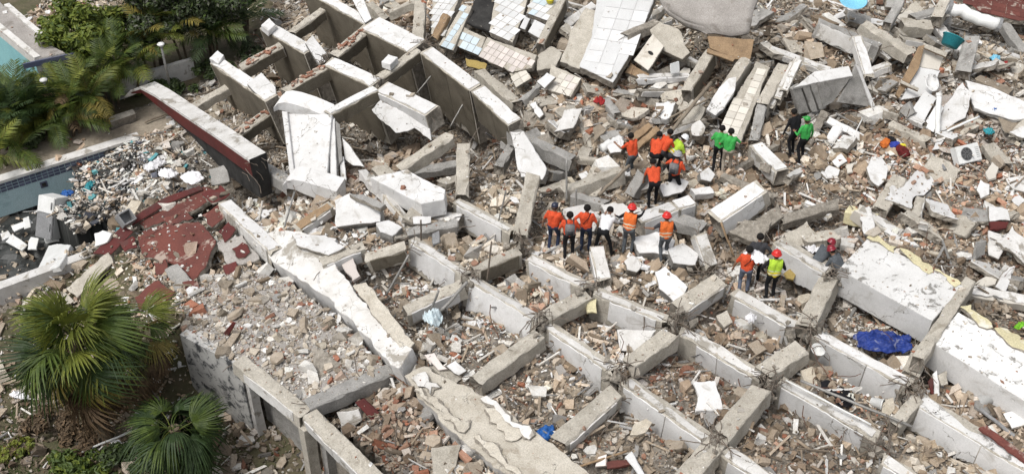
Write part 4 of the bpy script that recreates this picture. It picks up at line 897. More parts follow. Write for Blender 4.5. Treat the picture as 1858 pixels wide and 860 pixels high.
# low building at the top left corner with the turquoise side
def corner_building():
    z = 0.35
    q = [on_z(a, b, z) for a, b in ((-40, -40), (8, 12), (84, 78), (118, 96), (62, 108), (-60, 8))]
    o, poly, M = slab('low building with dusty roof ledge and turquoise side at top left', [q[1], q[2], q[3], q[4], q[5], q[0]], 0.3, 'roof_grey', 'white_worn', rag=0.01, name='corner_building', cat='building', clamp=False)
    Mi = M.inverted()
    def wl(a, b, h, mat, nm, t=0.2):
        w = wall_panel(None, a, b, h, t, mat, nm, None); m = w.matrix_basis.copy()
        if 'kind' in w: del w['kind']
        w.parent = o; w.matrix_local = Mi @ m
    dz = Vector((0, 0, -0.3))
    wl(q[5] + dz, q[4] + dz, 2.2, 'turquoise', 'turquoise_wall')
    wl(q[4] + dz, q[3] + dz, 2.2, 'white_worn', 'front_wall')
    wl(q[5] + Vector((0.05, 0.0, 0.06)), q[4] + Vector((0.02, 0, 0.06)), 0.08, 'white_worn', 'roof_kerb', 0.22)
    wl(q[1] + Vector((0, 0, 0.08)), q[2] + Vector((0, 0, 0.08)), 0.25, 'white_worn', 'inner_kerb', 0.2)
    m = MB(); m.box((0, 0, 0), (0.9, 0.03, 0.1)); e = (q[3] + q[4]) / 2 + Vector((-0.02, -0.05, -0.16)); d = (q[3] - q[4]); ang = math.atan2(d.y, d.x)
    k = obj('dark_band', m.mesh('dark_band', 'tile_navy'), o, Mi @ (Matrix.Translation(e) @ Matrix.Rotation(ang, 4, 'Z')))
corner_building()
wall_panel('white garden boundary wall behind the palms', on_z(205, 150, -1.2), on_z(350, 108, -1.2), 0.9, 0.2, 'white_worn', 'garden_wall', 'wall')
slab('sandy low kerb block beside the path', [(196, 212, 0.35), (240, 198, 0.35), (246, 206, 0.3), (200, 222, 0.3)], 0.4, 'concrete', rag=0.03, name='kerb_block', cat='kerb')

# ================================================================== joints: rebar cages with crumbled concrete
def joint(label, px, py, dz, r, seed):
    rnd = random.Random(seed); c = at(px, py, dz)
    mb = MB()
    for k in range(12):
        a = rnd.uniform(0, 2 * PI); v = Vector((math.cos(a), math.sin(a), rnd.uniform(-0.3, 0.5)))
        bars(mb, Vector([rnd.uniform(-r, r) * 0.5, rnd.uniform(-r, r) * 0.5, rnd.uniform(-0.1, 0.15)]), v, 1, 0.05, rnd, (r * 0.8, r * 1.9), 0.013)
    for k in range(3):                                           # stirrups
        q = Vector((rnd.uniform(-r, r) * 0.4, rnd.uniform(-r, r) * 0.4, rnd.uniform(0, 0.1))); ax = rnd.uniform(0, PI)
        e = Vector((math.cos(ax), math.sin(ax), 0)) * 0.19; u = Vector((0, 0, 0.17))
        mb.tube([q - e - u, q + e - u, q + e + u, q - e + u, q - e - u], 0.011, 5)
    o = obj('rebar_cage', mb.mesh('rebar_cage', 'rebar'), None, Matrix.Translation(c))
    m2 = MB()
    for k in range(14):
        bm = bmesh.new()
        s = rnd.uniform(0.05, 0.14)
        for _ in range(10): bm.verts.new(Vector((rnd.uniform(-1, 1), rnd.uniform(-1, 1), rnd.uniform(-1, 1))) * s)
        bmesh.ops.convex_hull(bm, input=bm.verts)
        off = Vector((rnd.gauss(0, r * 0.45), rnd.gauss(0, r * 0.45), rnd.uniform(-0.45, 0.05)))
        bm.verts.index_update()
        live = [v for v in bm.verts if v.link_faces]; ix = {v: i for i, v in enumerate(live)}
        m2.add([v.co + off for v in live], [[ix[v] for v in f.verts] for f in bm.faces]); bm.free()
    obj('crumbled_concrete', m2.mesh('crumbled_concrete', 'core'), o)['kind'] = 'stuff'
    tag(o, label, 'rebar', 'bent reinforcing bars at the grid joints')
for i, (lb, x, y, d, r) in enumerate([
    ('tangle of reinforcing bars where second and third front row beams meet', 982, 578, 0.6, 0.35),
    ('tangle of reinforcing bars between third and fourth front row beams', 1124, 678, 0.6, 0.42),
    ('tangle of reinforcing bars at the right end of the front row', 1302, 806, 0.6, 0.42),
    ('tangle of reinforcing bars by the crumbled beam and mossy cross beam', 1228, 582, 0.6, 0.45),
    ('tangle of reinforcing bars behind the long brown cross beam', 1396, 690, 0.6, 0.45),
    ('tangle of reinforcing bars above the white bucket', 1466, 598, 0.6, 0.48),
    ('tangle of reinforcing bars at the foot of the cross beam stub by the tarpaulin', 1656, 702, 0.55, 0.42),
    ('tangle of reinforcing bars by the second row stub at the bottom edge', 1600, 806, 0.5, 0.45),
    ('tangle of reinforcing bars between the two left front row beams', 850, 500, 0.55, 0.3),
    ('tangle of reinforcing bars right of the orange shirted group on the beam end', 942, 440, 0.5, 0.35),
    ('tangle of reinforcing bars left of the crumbled white faced beam', 1072, 522, 0.5, 0.33),
    ('matted bars beside the black void', 1282, 498, 0.4, 0.42),
    ('dark bars at the head of the tilted grid by the wide white beam', 764, 86, 2.2, 0.3),
    ('bars at the middle joint of the tilted grid', 590, 112, 2.1, 0.26),
    ('bars at the joint above the hanging ceiling panel', 686, 156, 2.05, 0.28),
    ('bars below the dark red helmets', 1512, 496, 0.85, 0.35)]): joint(lb, x, y, d, r, 100 + i)

# ================================================================== big broken slabs and beams thrown about
KEEP_CLEAR = [(1050, 430, 75), (1145, 430, 50), (1200, 440, 45), (1195, 300, 62), (1310, 290, 40), (1445, 265, 38), (1370, 500, 55), (1500, 480, 45), (1757, 290, 34), (1625, 268, 40), (1592, 312, 40), (1510, 165, 75), (1680, 140, 60), (1110, 90, 70), (1280, 30, 80), (1180, 95, 40), (1290, 120, 50), (1350, 190, 60), (1310, 180, 40), (1700, 210, 40), (1790, 180, 60), (1600, 620, 60), (1800, 20, 60), (1640, 500, 90), (900, 60, 110), (1400, 160, 45), (1020, 140, 40), (1000, 100, 40)]
WHERE = [('the green shirted pair', 1310, 300), ('the upper orange workers', 1190, 310), ('the great white slab', 1110, 100), ('the tiled rooms', 900, 60), ('the big ribbed block', 1510, 170), ('the wash basin nook', 1680, 140), ('the stained roof slab', 1640, 500), ('the dark hollow', 860, 250), ('the air conditioner', 1757, 292), ('the red roof', 1800, 20), ('the shield shaped white slab', 1592, 312), ('the black void', 1300, 440), ('the drum shaped panel', 1312, 180), ('the blue basin', 1546, 6), ('the lone green capped person', 1452, 260), ('the sagging grey sheet', 1280, 20), ('the tilted upper grid', 640, 130), ('the orange shirted row', 1050, 440), ('the leaning white panel', 560, 290)]
def whereabouts(px, py, marks):
    lm = min(marks, key=lambda m: (m[1] - px) ** 2 + (m[2] - py) ** 2); dx, dy = px - lm[1], py - lm[2]
    rel = 'just beside' if abs(dx) + abs(dy) < 45 else ('right of' if dx > 0 else 'left of') if abs(dx) > 2 * abs(dy) else ('below' if dy > 0 else 'above') if abs(dy) > 1.2 * abs(dx) else ('below and right of' if dx > 0 else 'below and left of') if dy > 0 else ('above and right of' if dx > 0 else 'above and left of')
    if rel != 'just beside' and math.hypot(dx, dy) > 110: rel = 'well ' + rel
    return rel + ' ' + lm[0]
def big_debris():
    rnd = random.Random(77); n = 0; done = []; used = set()
    AREA = [(940, 0, 1858, 230, 74), (1330, 230, 1858, 430, 26), (940, 180, 1120, 340, 12), (1540, 20, 1858, 130, 14), (480, 0, 760, 20, 4), (640, 290, 840, 430, 8), (1780, 430, 1858, 540, 4)]
    CM = {'concrete': 'beige', 'concrete_grey': 'grey', 'white': 'white', 'white_worn': 'dirty white', 'cream': 'cream', 'core': 'rough brown', 'tile_cream': 'pale smooth'}
    for x0, y0, x1, y1, cnt in AREA:
        k = t = 0
        while k < cnt and t < 900:
            t += 1; px, py = rnd.uniform(x0, x1), rnd.uniform(y0, y1)
            if any((px - a) ** 2 + (py - b) ** 2 < r * r for a, b, r in KEEP_CLEAR) or any((px - a) ** 2 + (py - b) ** 2 < 22 ** 2 for a, b in done): continue
            done.append((px, py)); k += 1
            mat = rnd.choices(list(CM), [5, 3, 1.6, 2.4, 2, 2.5, 1])[0]; c = at(px, py, rnd.uniform(0.2, 0.5)); ang = rnd.choice([0.75, -0.8, rnd.uniform(0, 3.1)]) + rnd.gauss(0, 0.25)
            if rnd.random() < 0.42:
                L = rnd.uniform(0.9, 2.2); d = Vector((math.cos(ang), math.sin(ang), rnd.gauss(0, 0.22))).normalized() * L / 2; w = rnd.uniform(0.18, 0.36)
                kind = 'long beam piece' if L > 1.5 else 'short beam piece'; lb = f'{CM[mat]} {kind} {whereabouts(px, py, WHERE)}'
                o = beam(lb, c - d, c + d, w, w * rnd.uniform(0.7, 1.2), 'white_worn' if rnd.random() < 0.3 else None, 'white_worn' if rnd.random() < 0.2 else None, (rnd.randint(0, 3), rnd.randint(0, 3)), name='beam_piece', cat='beam piece', mat=mat, group='beam pieces: ' + lb, clamp=False, trench=0, roll=rnd.gauss(0, 14))
            else:
                a, b = rnd.uniform(0.4, 0.95), rnd.uniform(0.25, 0.6); u = Vector((math.cos(ang), math.sin(ang), rnd.gauss(0, 0.3))).normalized(); v = Vector((0, 0, 1)).cross(u).normalized(); v = (v + Vector((0, 0, rnd.gauss(0, 0.35)))).normalized()
                pts = [c + u * a * math.cos(q) * rnd.uniform(0.75, 1.1) + v * b * math.sin(q) * rnd.uniform(0.75, 1.1) for q in [0.7 + rnd.gauss(0, .12), 2.4 + rnd.gauss(0, .12), 3.9 + rnd.gauss(0, .12), 5.5 + rnd.gauss(0, .12)]]
                kind = 'broad slab piece' if a > 0.7 else 'slab piece'; lb = f'{CM[mat]} {kind} {whereabouts(px, py, WHERE)}'
                slab(lb, pts, rnd.uniform(0.1, 0.26), mat, 'core', rag=0.09, name='slab_piece', cat='slab piece', group='slab pieces: ' + lb, clamp=False, dust=20, dust_size=0.03)
big_debris()

# ================================================================== the ground
HOLLOW = [(at(a, b).x, at(a, b).y, r, d) for a, b, r, d in ((540, 130, 1.1, 1.5), (620, 180, 1.2, 1.5), (640, 100, 1.2, 1.5), (720, 130, 1.2, 1.5), (790, 180, 1.2, 1.5), (840, 230, 1.2, 1.5), (890, 280, 1.1, 0.8), (680, 260, 1.0, 0.8), (400, 325, 0.9, 1.9), (440, 330, 0.8, 1.6), (372, 296, 0.7, 1.3),
          (1310, 450, 0.7, 1.0), (1250, 410, 0.7, 0.8), (1220, 110, 0.6, 1.8), (1296, 128, 0.7, 1.9), (1244, 46, 0.7, 1.6), (1262, 70, 0.6, 1.5), (1758, 48, 0.8, 1.5), (860, 410, 0.7, 0.7), (740, 340, 0.7, 0.8), (500, 360, 0.8, 0.6), (1180, 560, 0.6, 0.8), (830, 590, 0.5, 0.6), (560, 560, 0.5, 0.7), (920, 410, 0.5, 0.5), (1620, 120, 0.6, 0.6), (1700, 660, 0.6, 0.7), (1560, 690, 0.6, 0.5), (800, 480, 0.6, 0.5), (720, 520, 0.6, 0.4), (1440, 520, 0.5, 0.6), (1600, 560, 0.6, 0.5), (1180, 440, 0.5, 0.5))]
def ground_z(x, y):
    sh = np.shape(x); x = np.ravel(np.asarray(x, float)); y = np.ravel(np.asarray(y, float))
    z = T(x, y)
    X, Y = proj(x, y, z)
    rough = np.ones_like(z)
    flat = in_poly(X, Y, [(-400, -200), (470, -200), (500, 60), (400, 190), (300, 270), (-400, 400)]); rough[flat] = 0.12
    low = in_poly(x, y, LOW); rough[low] = 0.35
    pool = in_poly(x, y, POOL)
    z = z + rough * (0.42 * vnoise(x, y, 0.7) + 0.30 * vnoise(x, y, 1.6) + 0.16 * vnoise(x, y, 3.7) + 0.08 * vnoise(x, y, 8.1))
    deb = pool & in_poly(X, Y, [(150, 330), (215, 270), (380, 250), (420, 330), (250, 420), (150, 470), (110, 440), (140, 390)])
    z[deb] += 1.05 + 0.5 * vnoise(x[deb], y[deb], 0.9)
    cell = in_poly(X, Y, [(740, 430), (960, 440), (1340, 520), (1480, 600), (1858, 740), (1858, 900), (1000, 900), (760, 660)]); z[cell] += 0.09
    for a, b, r_, d_ in HOLLOW:
        z = z - d_ * np.exp(-((x - a) ** 2 + (y - b) ** 2) / (r_ * r_))
    for a, b, dep, rad in TRENCH:
        ax, ay, bx, by = a.x, a.y, b.x, b.y; L2 = (bx - ax) ** 2 + (by - ay) ** 2 + 1e-9
        t = np.clip(((x - ax) * (bx - ax) + (y - ay) * (by - ay)) / L2, 0.03, 0.97)
        d2 = (x - ax - t * (bx - ax)) ** 2 + (y - ay - t * (by - ay)) ** 2
        z = z - dep * np.exp(-d2 / rad ** 2)
    for poly, n, p, off in CLAMP:
        q = np.array(poly); m = (x > q[:, 0].min()) & (x < q[:, 0].max()) & (y > q[:, 1].min()) & (y < q[:, 1].max())
        if not m.any(): continue
        ix = np.nonzero(m)[0]; ix = ix[in_poly(x[ix], y[ix], poly)]
        pz = p.z - ((x[ix] - p.x) * n.x + (y[ix] - p.y) * n.y) / n.z
        z[ix] = np.minimum(z[ix], pz - off)
    return z.reshape(sh)
def make_ground():
    fx = np.arange(-23, 23.01, 0.14); fy = np.arange(13, 47.01, 0.14)
    out = np.array([300, 200, 120, 70, 40, 28])
    gx = np.concatenate([-out, fx, out[::-1]]); gy = np.concatenate([[-80, -20, 4], fy, 13 + out[::-1] + 8])
    Xg, Yg = np.meshgrid(gx, gy); Z = ground_z(Xg, Yg)
    V = np.stack([Xg, Yg, Z], -1).reshape(-1, 3); nx, ny = len(gx), len(gy)
    i, j = np.meshgrid(np.arange(nx - 1), np.arange(ny - 1)); a = (j * nx + i).ravel()
    F = np.stack([a, a + 1, a + nx + 1, a + nx], -1)
    me = bpy.data.meshes.new('ground'); me.vertices.add(len(V)); me.vertices.foreach_set('co', V.ravel())
    me.loops.add(F.size); me.loops.foreach_set('vertex_index', F.ravel().astype(np.int32))
    me.polygons.add(len(F)); me.polygons.foreach_set('loop_start', np.arange(0, F.size, 4, dtype=np.int32)); me.polygons.foreach_set('loop_total', np.full(len(F), 4, np.int32))
    me.update(); me.validate(); me.shade_flat()
    me.materials.append(MAT['dirt']); me.materials.append(MAT['path']); me.materials.append(MAT['garden_soil']); me.materials.append(MAT['pool_floor'])
    cx = V[F].mean(1); PX, PY = proj(cx[:, 0], cx[:, 1], cx[:, 2])
    mi = np.zeros(len(F), np.int32)
    mi[in_poly(PX, PY, [(-600, 300), (0, 240), (150, 232), (200, 218), (330, 170), (440, 180), (430, 260), (330, 280), (250, 258), (-600, 500)])] = 1
    gard = in_poly(PX, PY, [(-600, -200), (470, -200), (500, 60), (420, 120), (330, 165), (200, 215), (150, 230), (0, 238), (-600, 290)]); mi[gard] = 2
    mi[in_poly(cx[:, 0], cx[:, 1], LOW)] = 2
    mi[in_poly(cx[:, 0], cx[:, 1], POOL)] = 3
    me.polygons.foreach_set('material_index', mi)
    o = obj('ground', me); tag(o, 'dusty ground under the rubble, garden and pool', 'ground', kind='structure')
pmat('path', (0.36, 0.31, 0.24), (0.29, 0.245, 0.19), 0.8, bump=0.4, fine=9, stain=(0.20, 0.165, 0.12), stain_lo=0.58)
pmat('garden_soil', (0.13, 0.105, 0.07), (0.08, 0.08, 0.04), 1.2, bump=0.8, fine=9)
pmat('pool_floor', (0.06, 0.062, 0.058), (0.035, 0.037, 0.035), 0.7, bump=0.3, rough=0.4)
make_ground()

# ================================================================== rubble
def hull(dims, rnd, n=10, boxy=False):
    bm = bmesh.new()
    if boxy:
        for a in (-1, 1):
            for b in (-1, 1):
                for c in (-1, 1): bm.verts.new(Vector((a * dims[0], b * dims[1], c * dims[2])) * 0.5 + Vector([rnd.uniform(-0.06, 0.06) * d for d in dims]))
    else:
        for _ in range(n):
            v = Vector([rnd.uniform(-1, 1) for _ in range(3)]); m = max(abs(c) for c in v); v /= m ** 0.8
            bm.verts.new(Vector((v.x * dims[0], v.y * dims[1], v.z * dims[2])) * 0.5)
    bmesh.ops.convex_hull(bm, input=bm.verts)
    live = [v for v in bm.verts if v.link_faces]
    bmesh.ops.delete(bm, geom=[v for v in bm.verts if not v.link_faces], context='VERTS')
    bmesh.ops.triangulate(bm, faces=bm.faces); bmesh.ops.recalc_face_normals(bm, faces=bm.faces)
    bm.verts.index_update(); bm.verts.ensure_lookup_table()
    V = np.array([v.co[:] for v in bm.verts]); F = np.array([[v.index for v in f.verts] for f in bm.faces])
    bm.free(); return V, F
def prism(rnd, t, k=None, asp=0.8, jit=0.22):
    """broken plate: an uneven polygon with thickness"""
    k = k or rnd.choice([4, 4, 5]); a0 = rnd.uniform(0, 6); pts = []
    for i in range(k):
        a = a0 + 2 * PI * (i + rnd.uniform(-jit, jit)) / k; r = 0.5 * rnd.uniform(0.72, 1.1); pts.append((math.cos(a) * r, math.sin(a) * r * asp))
    V = [(x_, y_, t / 2 + rnd.uniform(-0.15, 0.15) * t) for x_, y_ in pts] + [(x_ * rnd.uniform(0.85, 1.1), y_ * rnd.uniform(0.85, 1.1), -t / 2 + rnd.uniform(-0.2, 0.2) * t) for x_, y_ in pts]
    F = [(0, i, i + 1) for i in range(1, k - 1)] + [(k, k + i + 1, k + i) for i in range(1, k - 1)]
    for i in range(k): j = (i + 1) % k; F += [(j, i, k + i), (j, k + i, k + j)]
    return np.array(V), np.array(F)
def crag(rnd, dims, j=0.24):
    V, F = hull(dims, rnd, boxy=True); V = V + np.array([[rnd.uniform(-j, j) * d for d in dims] for _ in V])
    return V, F
_r = random.Random(3)
LUMP = [crag(_r, (1, _r.uniform(0.55, 0.95), _r.uniform(0.35, 0.7))) for _ in range(9)] + [prism(_r, _r.uniform(0.3, 0.5), None, _r.uniform(0.5, 0.9)) for _ in range(7)]
FLAT = [prism(_r, _r.uniform(0.10, 0.22), None, _r.uniform(0.55, 0.95)) for _ in range(14)]
LONG = [crag(_r, (1, _r.uniform(0.18, 0.35), _r.uniform(0.12, 0.25)), 0.15) for _ in range(6)]
CHIP = []
for _ in range(14):
    q_ = np.array([[_r.uniform(-0.5, 0.5), _r.uniform(-0.4, 0.4), _r.uniform(-0.12, 0.1)] for _ in range(3)] + [[_r.uniform(-0.2, 0.2), _r.uniform(-0.2, 0.2), _r.uniform(0.18, 0.4)]])
    q_[0, 0] -= 0.3; q_[1, 0] += 0.3; q_[2, 1] += 0.35
    CHIP.append((q_, np.array([[0, 2, 1], [0, 1, 3], [1, 2, 3], [2, 0, 3]])))
BRICK = [hull((1, 0.5, 0.32), _r, boxy=True) for _ in range(4)] + [hull((0.6, 0.5, 0.32), _r, 9) for _ in range(4)]
STICK = [hull((1, 0.07, 0.04), _r, boxy=True) for _ in range(4)]

BEIGE = [(0.53, 0.47, 0.39), (0.46, 0.40, 0.325), (0.39, 0.335, 0.27), (0.58, 0.525, 0.45), (0.31, 0.265, 0.21), (0.49, 0.45, 0.395), (0.22, 0.19, 0.15)]
WHITE = [(0.78, 0.76, 0.72), (0.70, 0.675, 0.63), (0.62, 0.59, 0.54), (0.74, 0.73, 0.71)]
RED = [(0.36, 0.21, 0.15), (0.42, 0.28, 0.21), (0.30, 0.16, 0.115), (0.47, 0.36, 0.29), (0.38, 0.17, 0.11)]
BROWN = [(0.37, 0.30, 0.225), (0.43, 0.355, 0.275), (0.30, 0.24, 0.18), (0.21, 0.17, 0.13)]
GREY = [(0.30, 0.295, 0.285), (0.22, 0.215, 0.21), (0.40, 0.39, 0.375)]
BRICKY = [(p.x, p.y, r) for p, r in [(at(a, b), c) for a, b, c in ((1180, 150, 1.8), (1270, 640, 1.6), (1720, 330, 2.6), (930, 600, 1.4), (1010, 500, 1.3), (1480, 740, 1.6), (700, 800, 1.6), (560, 650, 1.2), (1100, 180, 1.5), (1640, 330, 2.0), (1460, 660, 1.3), (700, 510, 1.2))]]
BROWNY = [(p.x, p.y, r) for p, r in [(at(a, b), c) for a, b, c in ((1260, 270, 2.5), (1500, 260, 3.0), (1700, 430, 3.0), (1150, 180, 2.5), (1440, 760, 2.5), (1800, 480, 2.5), (1600, 270, 2.0))]]
WHITY = [(p.x, p.y, r) for p, r in [(at(a, b), c) for a, b, c in ((250, 300, 3.0), (620, 470, 1.6), (620, 620, 2.0), (1480, 500, 2.0), (1580, 600, 1.3), (820, 600, 1.2), (1800, 240, 2.5), (440, 390, 1.5), (660, 560, 1.3))]]
def near(x, y, spots):
    r = np.zeros(len(x))
    for a, b, s in spots: r = np.maximum(r, np.exp(-((x - a) ** 2 + (y - b) ** 2) / (2 * s * s)))
    return r
def euler_mats(n, flat):
    az = NR.uniform(0, 2 * PI, n); ti = NR.normal(0, 1, n) * flat; tj = NR.normal(0, 1, n) * flat
    c, s = np.cos(az), np.sin(az); Z = np.zeros((n, 3, 3)); Z[:, 0, 0] = c; Z[:, 0, 1] = -s; Z[:, 1, 0] = s; Z[:, 1, 1] = c; Z[:, 2, 2] = 1
    c, s = np.cos(ti), np.sin(ti); X = np.zeros((n, 3, 3)); X[:, 0, 0] = 1; X[:, 1, 1] = c; X[:, 1, 2] = -s; X[:, 2, 1] = s; X[:, 2, 2] = c
    c, s = np.cos(tj), np.sin(tj); Y = np.zeros((n, 3, 3)); Y[:, 1, 1] = 1; Y[:, 0, 0] = c; Y[:, 0, 2] = s; Y[:, 2, 0] = -s; Y[:, 2, 2] = c
    return np.einsum('nij,njk,nkl->nil', Z, X, Y)
def scatter_mesh(name, label, cat, protos, pos, size, col, flat=0.5, mat='rubble'):
    n = len(pos); which = NR.integers(0, len(protos), n); VV = []; FF = []; CC = []; base = 0
    R = euler_mats(n, flat); sq = NR.uniform(0.8, 1.25, (n, 3))
    for k, (V, F) in enumerate(protos):
        m = np.nonzero(which == k)[0]
        if not len(m): continue
        v = V[None] * (size[m][:, None, None] * sq[m][:, None, :])
        v = np.einsum('nij,nvj->nvi', R[m], v) + pos[m][:, None, :]
        VV.append(v.reshape(-1, 3)); FF.append((F[None] + (np.arange(len(m)) * len(V))[:, None, None] + base).reshape(-1, 3)); CC.append(np.repeat(col[m], len(V), 0)); base += len(m) * len(V)
    V = np.concatenate(VV); F = np.concatenate(FF).astype(np.int32); C = np.concatenate(CC)
    me = bpy.data.meshes.new(name); me.vertices.add(len(V)); me.vertices.foreach_set('co', V.ravel().astype(np.float32))
    me.loops.add(F.size); me.loops.foreach_set('vertex_index', F.ravel())
    me.polygons.add(len(F)); me.polygons.foreach_set('loop_start', np.arange(0, F.size, 3, dtype=np.int32)); me.polygons.foreach_set('loop_total', np.full(len(F), 3, np.int32))
    at_ = me.attributes.new('col', 'FLOAT_COLOR', 'POINT'); at_.data.foreach_set('color', np.concatenate([C, np.ones((len(C), 1))], 1).ravel().astype(np.float32))
    me.update(); me.shade_flat(); me.materials.append(MAT[mat])
    o = obj(name, me); tag(o, label, cat, kind='stuff'); return o, len(F)
def pick(pal, n):
    a = np.array(pal)[NR.integers(0, len(pal), n)]; return np.clip(a * NR.uniform(0.8, 1.15, (n, 1)), 0, 0.85)
N0 = 330000
x = NR.uniform(-20.5, 20.5, N0); y = NR.uniform(14.5, 45.5, N0)
X, Y = proj(x, y, T(x, y))
keep = (X > -260) & (X < 2120) & (Y > -140) & (Y < 1000)
GARDEN_PX = [(-600, -300), (470, -300), (500, 50), (420, 120), (330, 180), (300, 235), (252, 252), (0, 328), (-600, 500)]
prob = np.full(N0, 0.98)
prob[in_poly(X, Y, GARDEN_PX)] = 0.012
prob[in_poly(X, Y, [(330, 180), (420, 120), (480, 150), (460, 230), (380, 250), (300, 245)])] = 0.35
prob[in_poly(X, Y, [(20, -200), (420, -200), (300, 50), (120, 75), (84, 78), (10, 12)])] = 0.8
inpool = in_poly(x, y, POOL); prob[inpool] = 0.04
prob[inpool & in_poly(X, Y, [(130, 330), (210, 270), (380, 250), (420, 330), (250, 420), (150, 470), (110, 440), (140, 380)])] = 1.0
inlow = in_poly(x, y, LOW); prob[inlow] = 0.42
prob[in_poly(X, Y, [(-300, 560), (110, 530), (220, 470), (250, 540), (60, 640), (-300, 720)]) & ~inpool] = 0.30
prob[in_poly(X, Y, [(340, 530), (440, 486), (470, 540), (420, 600), (360, 590)])] = 0.25
keep &= NR.random(N0) < prob
x, y, X, Y = x[keep], y[keep], X[keep], Y[keep]; n = len(x)
zg = ground_z(x, y)
macro = np.clip(1.0 + 0.95 * vnoise(x, y, 0.33) + 0.7 * vnoise(x, y, 0.95), 0.45, 1.35)
pink = np.clip(vnoise(x + 40, y, 0.4) * 2 + 0.3, 0, 1)
tint = (1 - pink)[:, None] * np.array([1.0, 0.985, 0.96]) + pink[:, None] * np.array([1.03, 0.95, 0.90])
shade_ = macro[:, None] * tint
fine_ = NR.random(n) < 0.60
s = np.where(fine_, NR.uniform(0.034, 0.085, n), np.clip(0.07 * NR.random(n) ** -0.5, 0.06, 0.30))
s = s * np.clip(1.0 + 1.1 * vnoise(x, y + 77, 0.45) + 0.5 * vnoise(x + 31, y, 1.1), 0.8, 1.6)
wt = np.clip(0.15 + 0.42 * near(x, y, WHITY) + 0.3 * vnoise(x + 9, y, 0.55), 0.03, 0.7); rd = np.clip(0.05 + 0.26 * near(x, y, BRICKY) + 0.22 * vnoise(x, y + 13, 0.6), 0.01, 0.5); br = 0.16 + 0.34 * near(x, y, BROWNY)
u = NR.random(n); kind = np.where(u < wt, 1, np.where(u < wt + rd, 2, np.where(u < wt + rd + br, 3, 0)))
POOLDEB = in_poly(X, Y, [(140, 330), (210, 270), (380, 250), (420, 330), (250, 420), (150, 470), (110, 440), (140, 380)])
u = NR.random(n); kind = np.where(POOLDEB & (u < 0.5), 1, np.where(POOLDEB & (u < 0.75), 4, kind))
gz = NR.random(n) < 0.10
pos = np.stack([x, y, zg + s * 0.14 + NR.random(n) ** 3 * 0.10], -1)
tri = 0
BIN = [(0.05, 0.05, 0.05), (0.09, 0.085, 0.08), (0.14, 0.13, 0.12), (0.10, 0.30, 0.34), (0.10, 0.11, 0.14), (0.30, 0.24, 0.17)]
col = np.where((kind == 1)[:, None], pick(WHITE, n), np.where((kind == 2)[:, None], pick(RED, n), np.where((kind == 3)[:, None], pick(BROWN, n), np.where((kind == 4)[:, None], pick(BIN, n), np.where(gz[:, None], pick(GREY, n), pick(BEIGE, n))))))
col = np.clip(col * shade_, 0.01, 0.8)
def lay(name, label, sel, protos, k=1.0, flat=0.5):
    global tri
    o, t = scatter_mesh(name, label, 'rubble', protos, pos[sel], s[sel] * k, col[sel], flat); tri += t
lay('fine_debris', 'fine gritty chips and dust between the larger rubble', fine_, CHIP, 1.15, 0.7)
cz = ~fine_; k0 = (kind == 0) | (kind == 4); half = NR.random(n) < 0.4
lay('concrete_rubble', 'loose beige and grey concrete rubble filling the cells of the fallen grid', cz & k0 & half, LUMP, 1.0, 0.5)
lay('slab_rubble', 'flat broken concrete pieces strewn over the whole heap', cz & k0 & ~half, FLAT + LONG + LONG, 1.35, 0.35)
lay('plaster_rubble', 'white plaster and paint fragments strewn through the heap', cz & (kind == 1), FLAT + LONG, 1.25, 0.4)
lay('brick_rubble', 'orange red brick fragments strewn through the heap', cz & (kind == 2), BRICK, 1.0, 0.6)
lay('earth_rubble', 'brown earthy lumps strewn through the heap', cz & (kind == 3), LUMP + FLAT[:6] + LONG, 1.1, 0.5)
sel = NR.random(n) < 0.016; m = int(sel.sum())
p2 = pos[sel].copy(); p2[:, 2] += 0.06
o, t = scatter_mesh('splinters', 'thin splintered timber laths and wires sticking out of the heap', 'splinters', STICK, p2, NR.uniform(0.3, 0.9, m), np.where(NR.random((m, 1)) < 0.5, pick(BROWN, m), pick(GREY + WHITE, m)), 0.3); tri += t
# crumbs lying on beam tops
bp, bs, bc = [], [], []
for M, L, w, h, top in TOPS:
    k = int(L * w * (26 if top is None else 9))
    for _ in range(k):
        q = M @ Vector((RND.uniform(-L / 2, L / 2), RND.uniform(-w / 2, w / 2) * 0.9, h + (0.012 if top is None else 0.03))); bp.append(q[:])
bs = [0.022] * len(bp)
for M, poly, dens, ds in SLABS:
    q = np.array(poly); lo, hi = q.min(0), q.max(0); k = int((hi - lo).prod() * dens)
    if k < 1: continue
    rx, ry = NR.uniform(lo[0], hi[0], k), NR.uniform(lo[1], hi[1], k); ok = in_poly(rx, ry, poly)
    for a, b in zip(rx[ok], ry[ok]): bp.append((M @ Vector((a, b, ds * 0.5)))[:]); bs.append(ds)
bp = np.array(bp); m = len(bp); bs = np.clip(np.array(bs) * NR.random(m) ** -0.5, 0.02, 0.3)
o, t = scatter_mesh('beam_crumbs', 'small crumbs and dust lumps lying on the beams and slabs', 'rubble', LUMP + FLAT, bp, bs, np.where(NR.random((m, 1)) < 0.12, pick(RED, m), np.where(NR.random((m, 1)) < 0.3, pick(WHITE, m), pick(BEIGE, m))), 0.3); tri += t
print('rubble pieces', n, 'tris', tri)

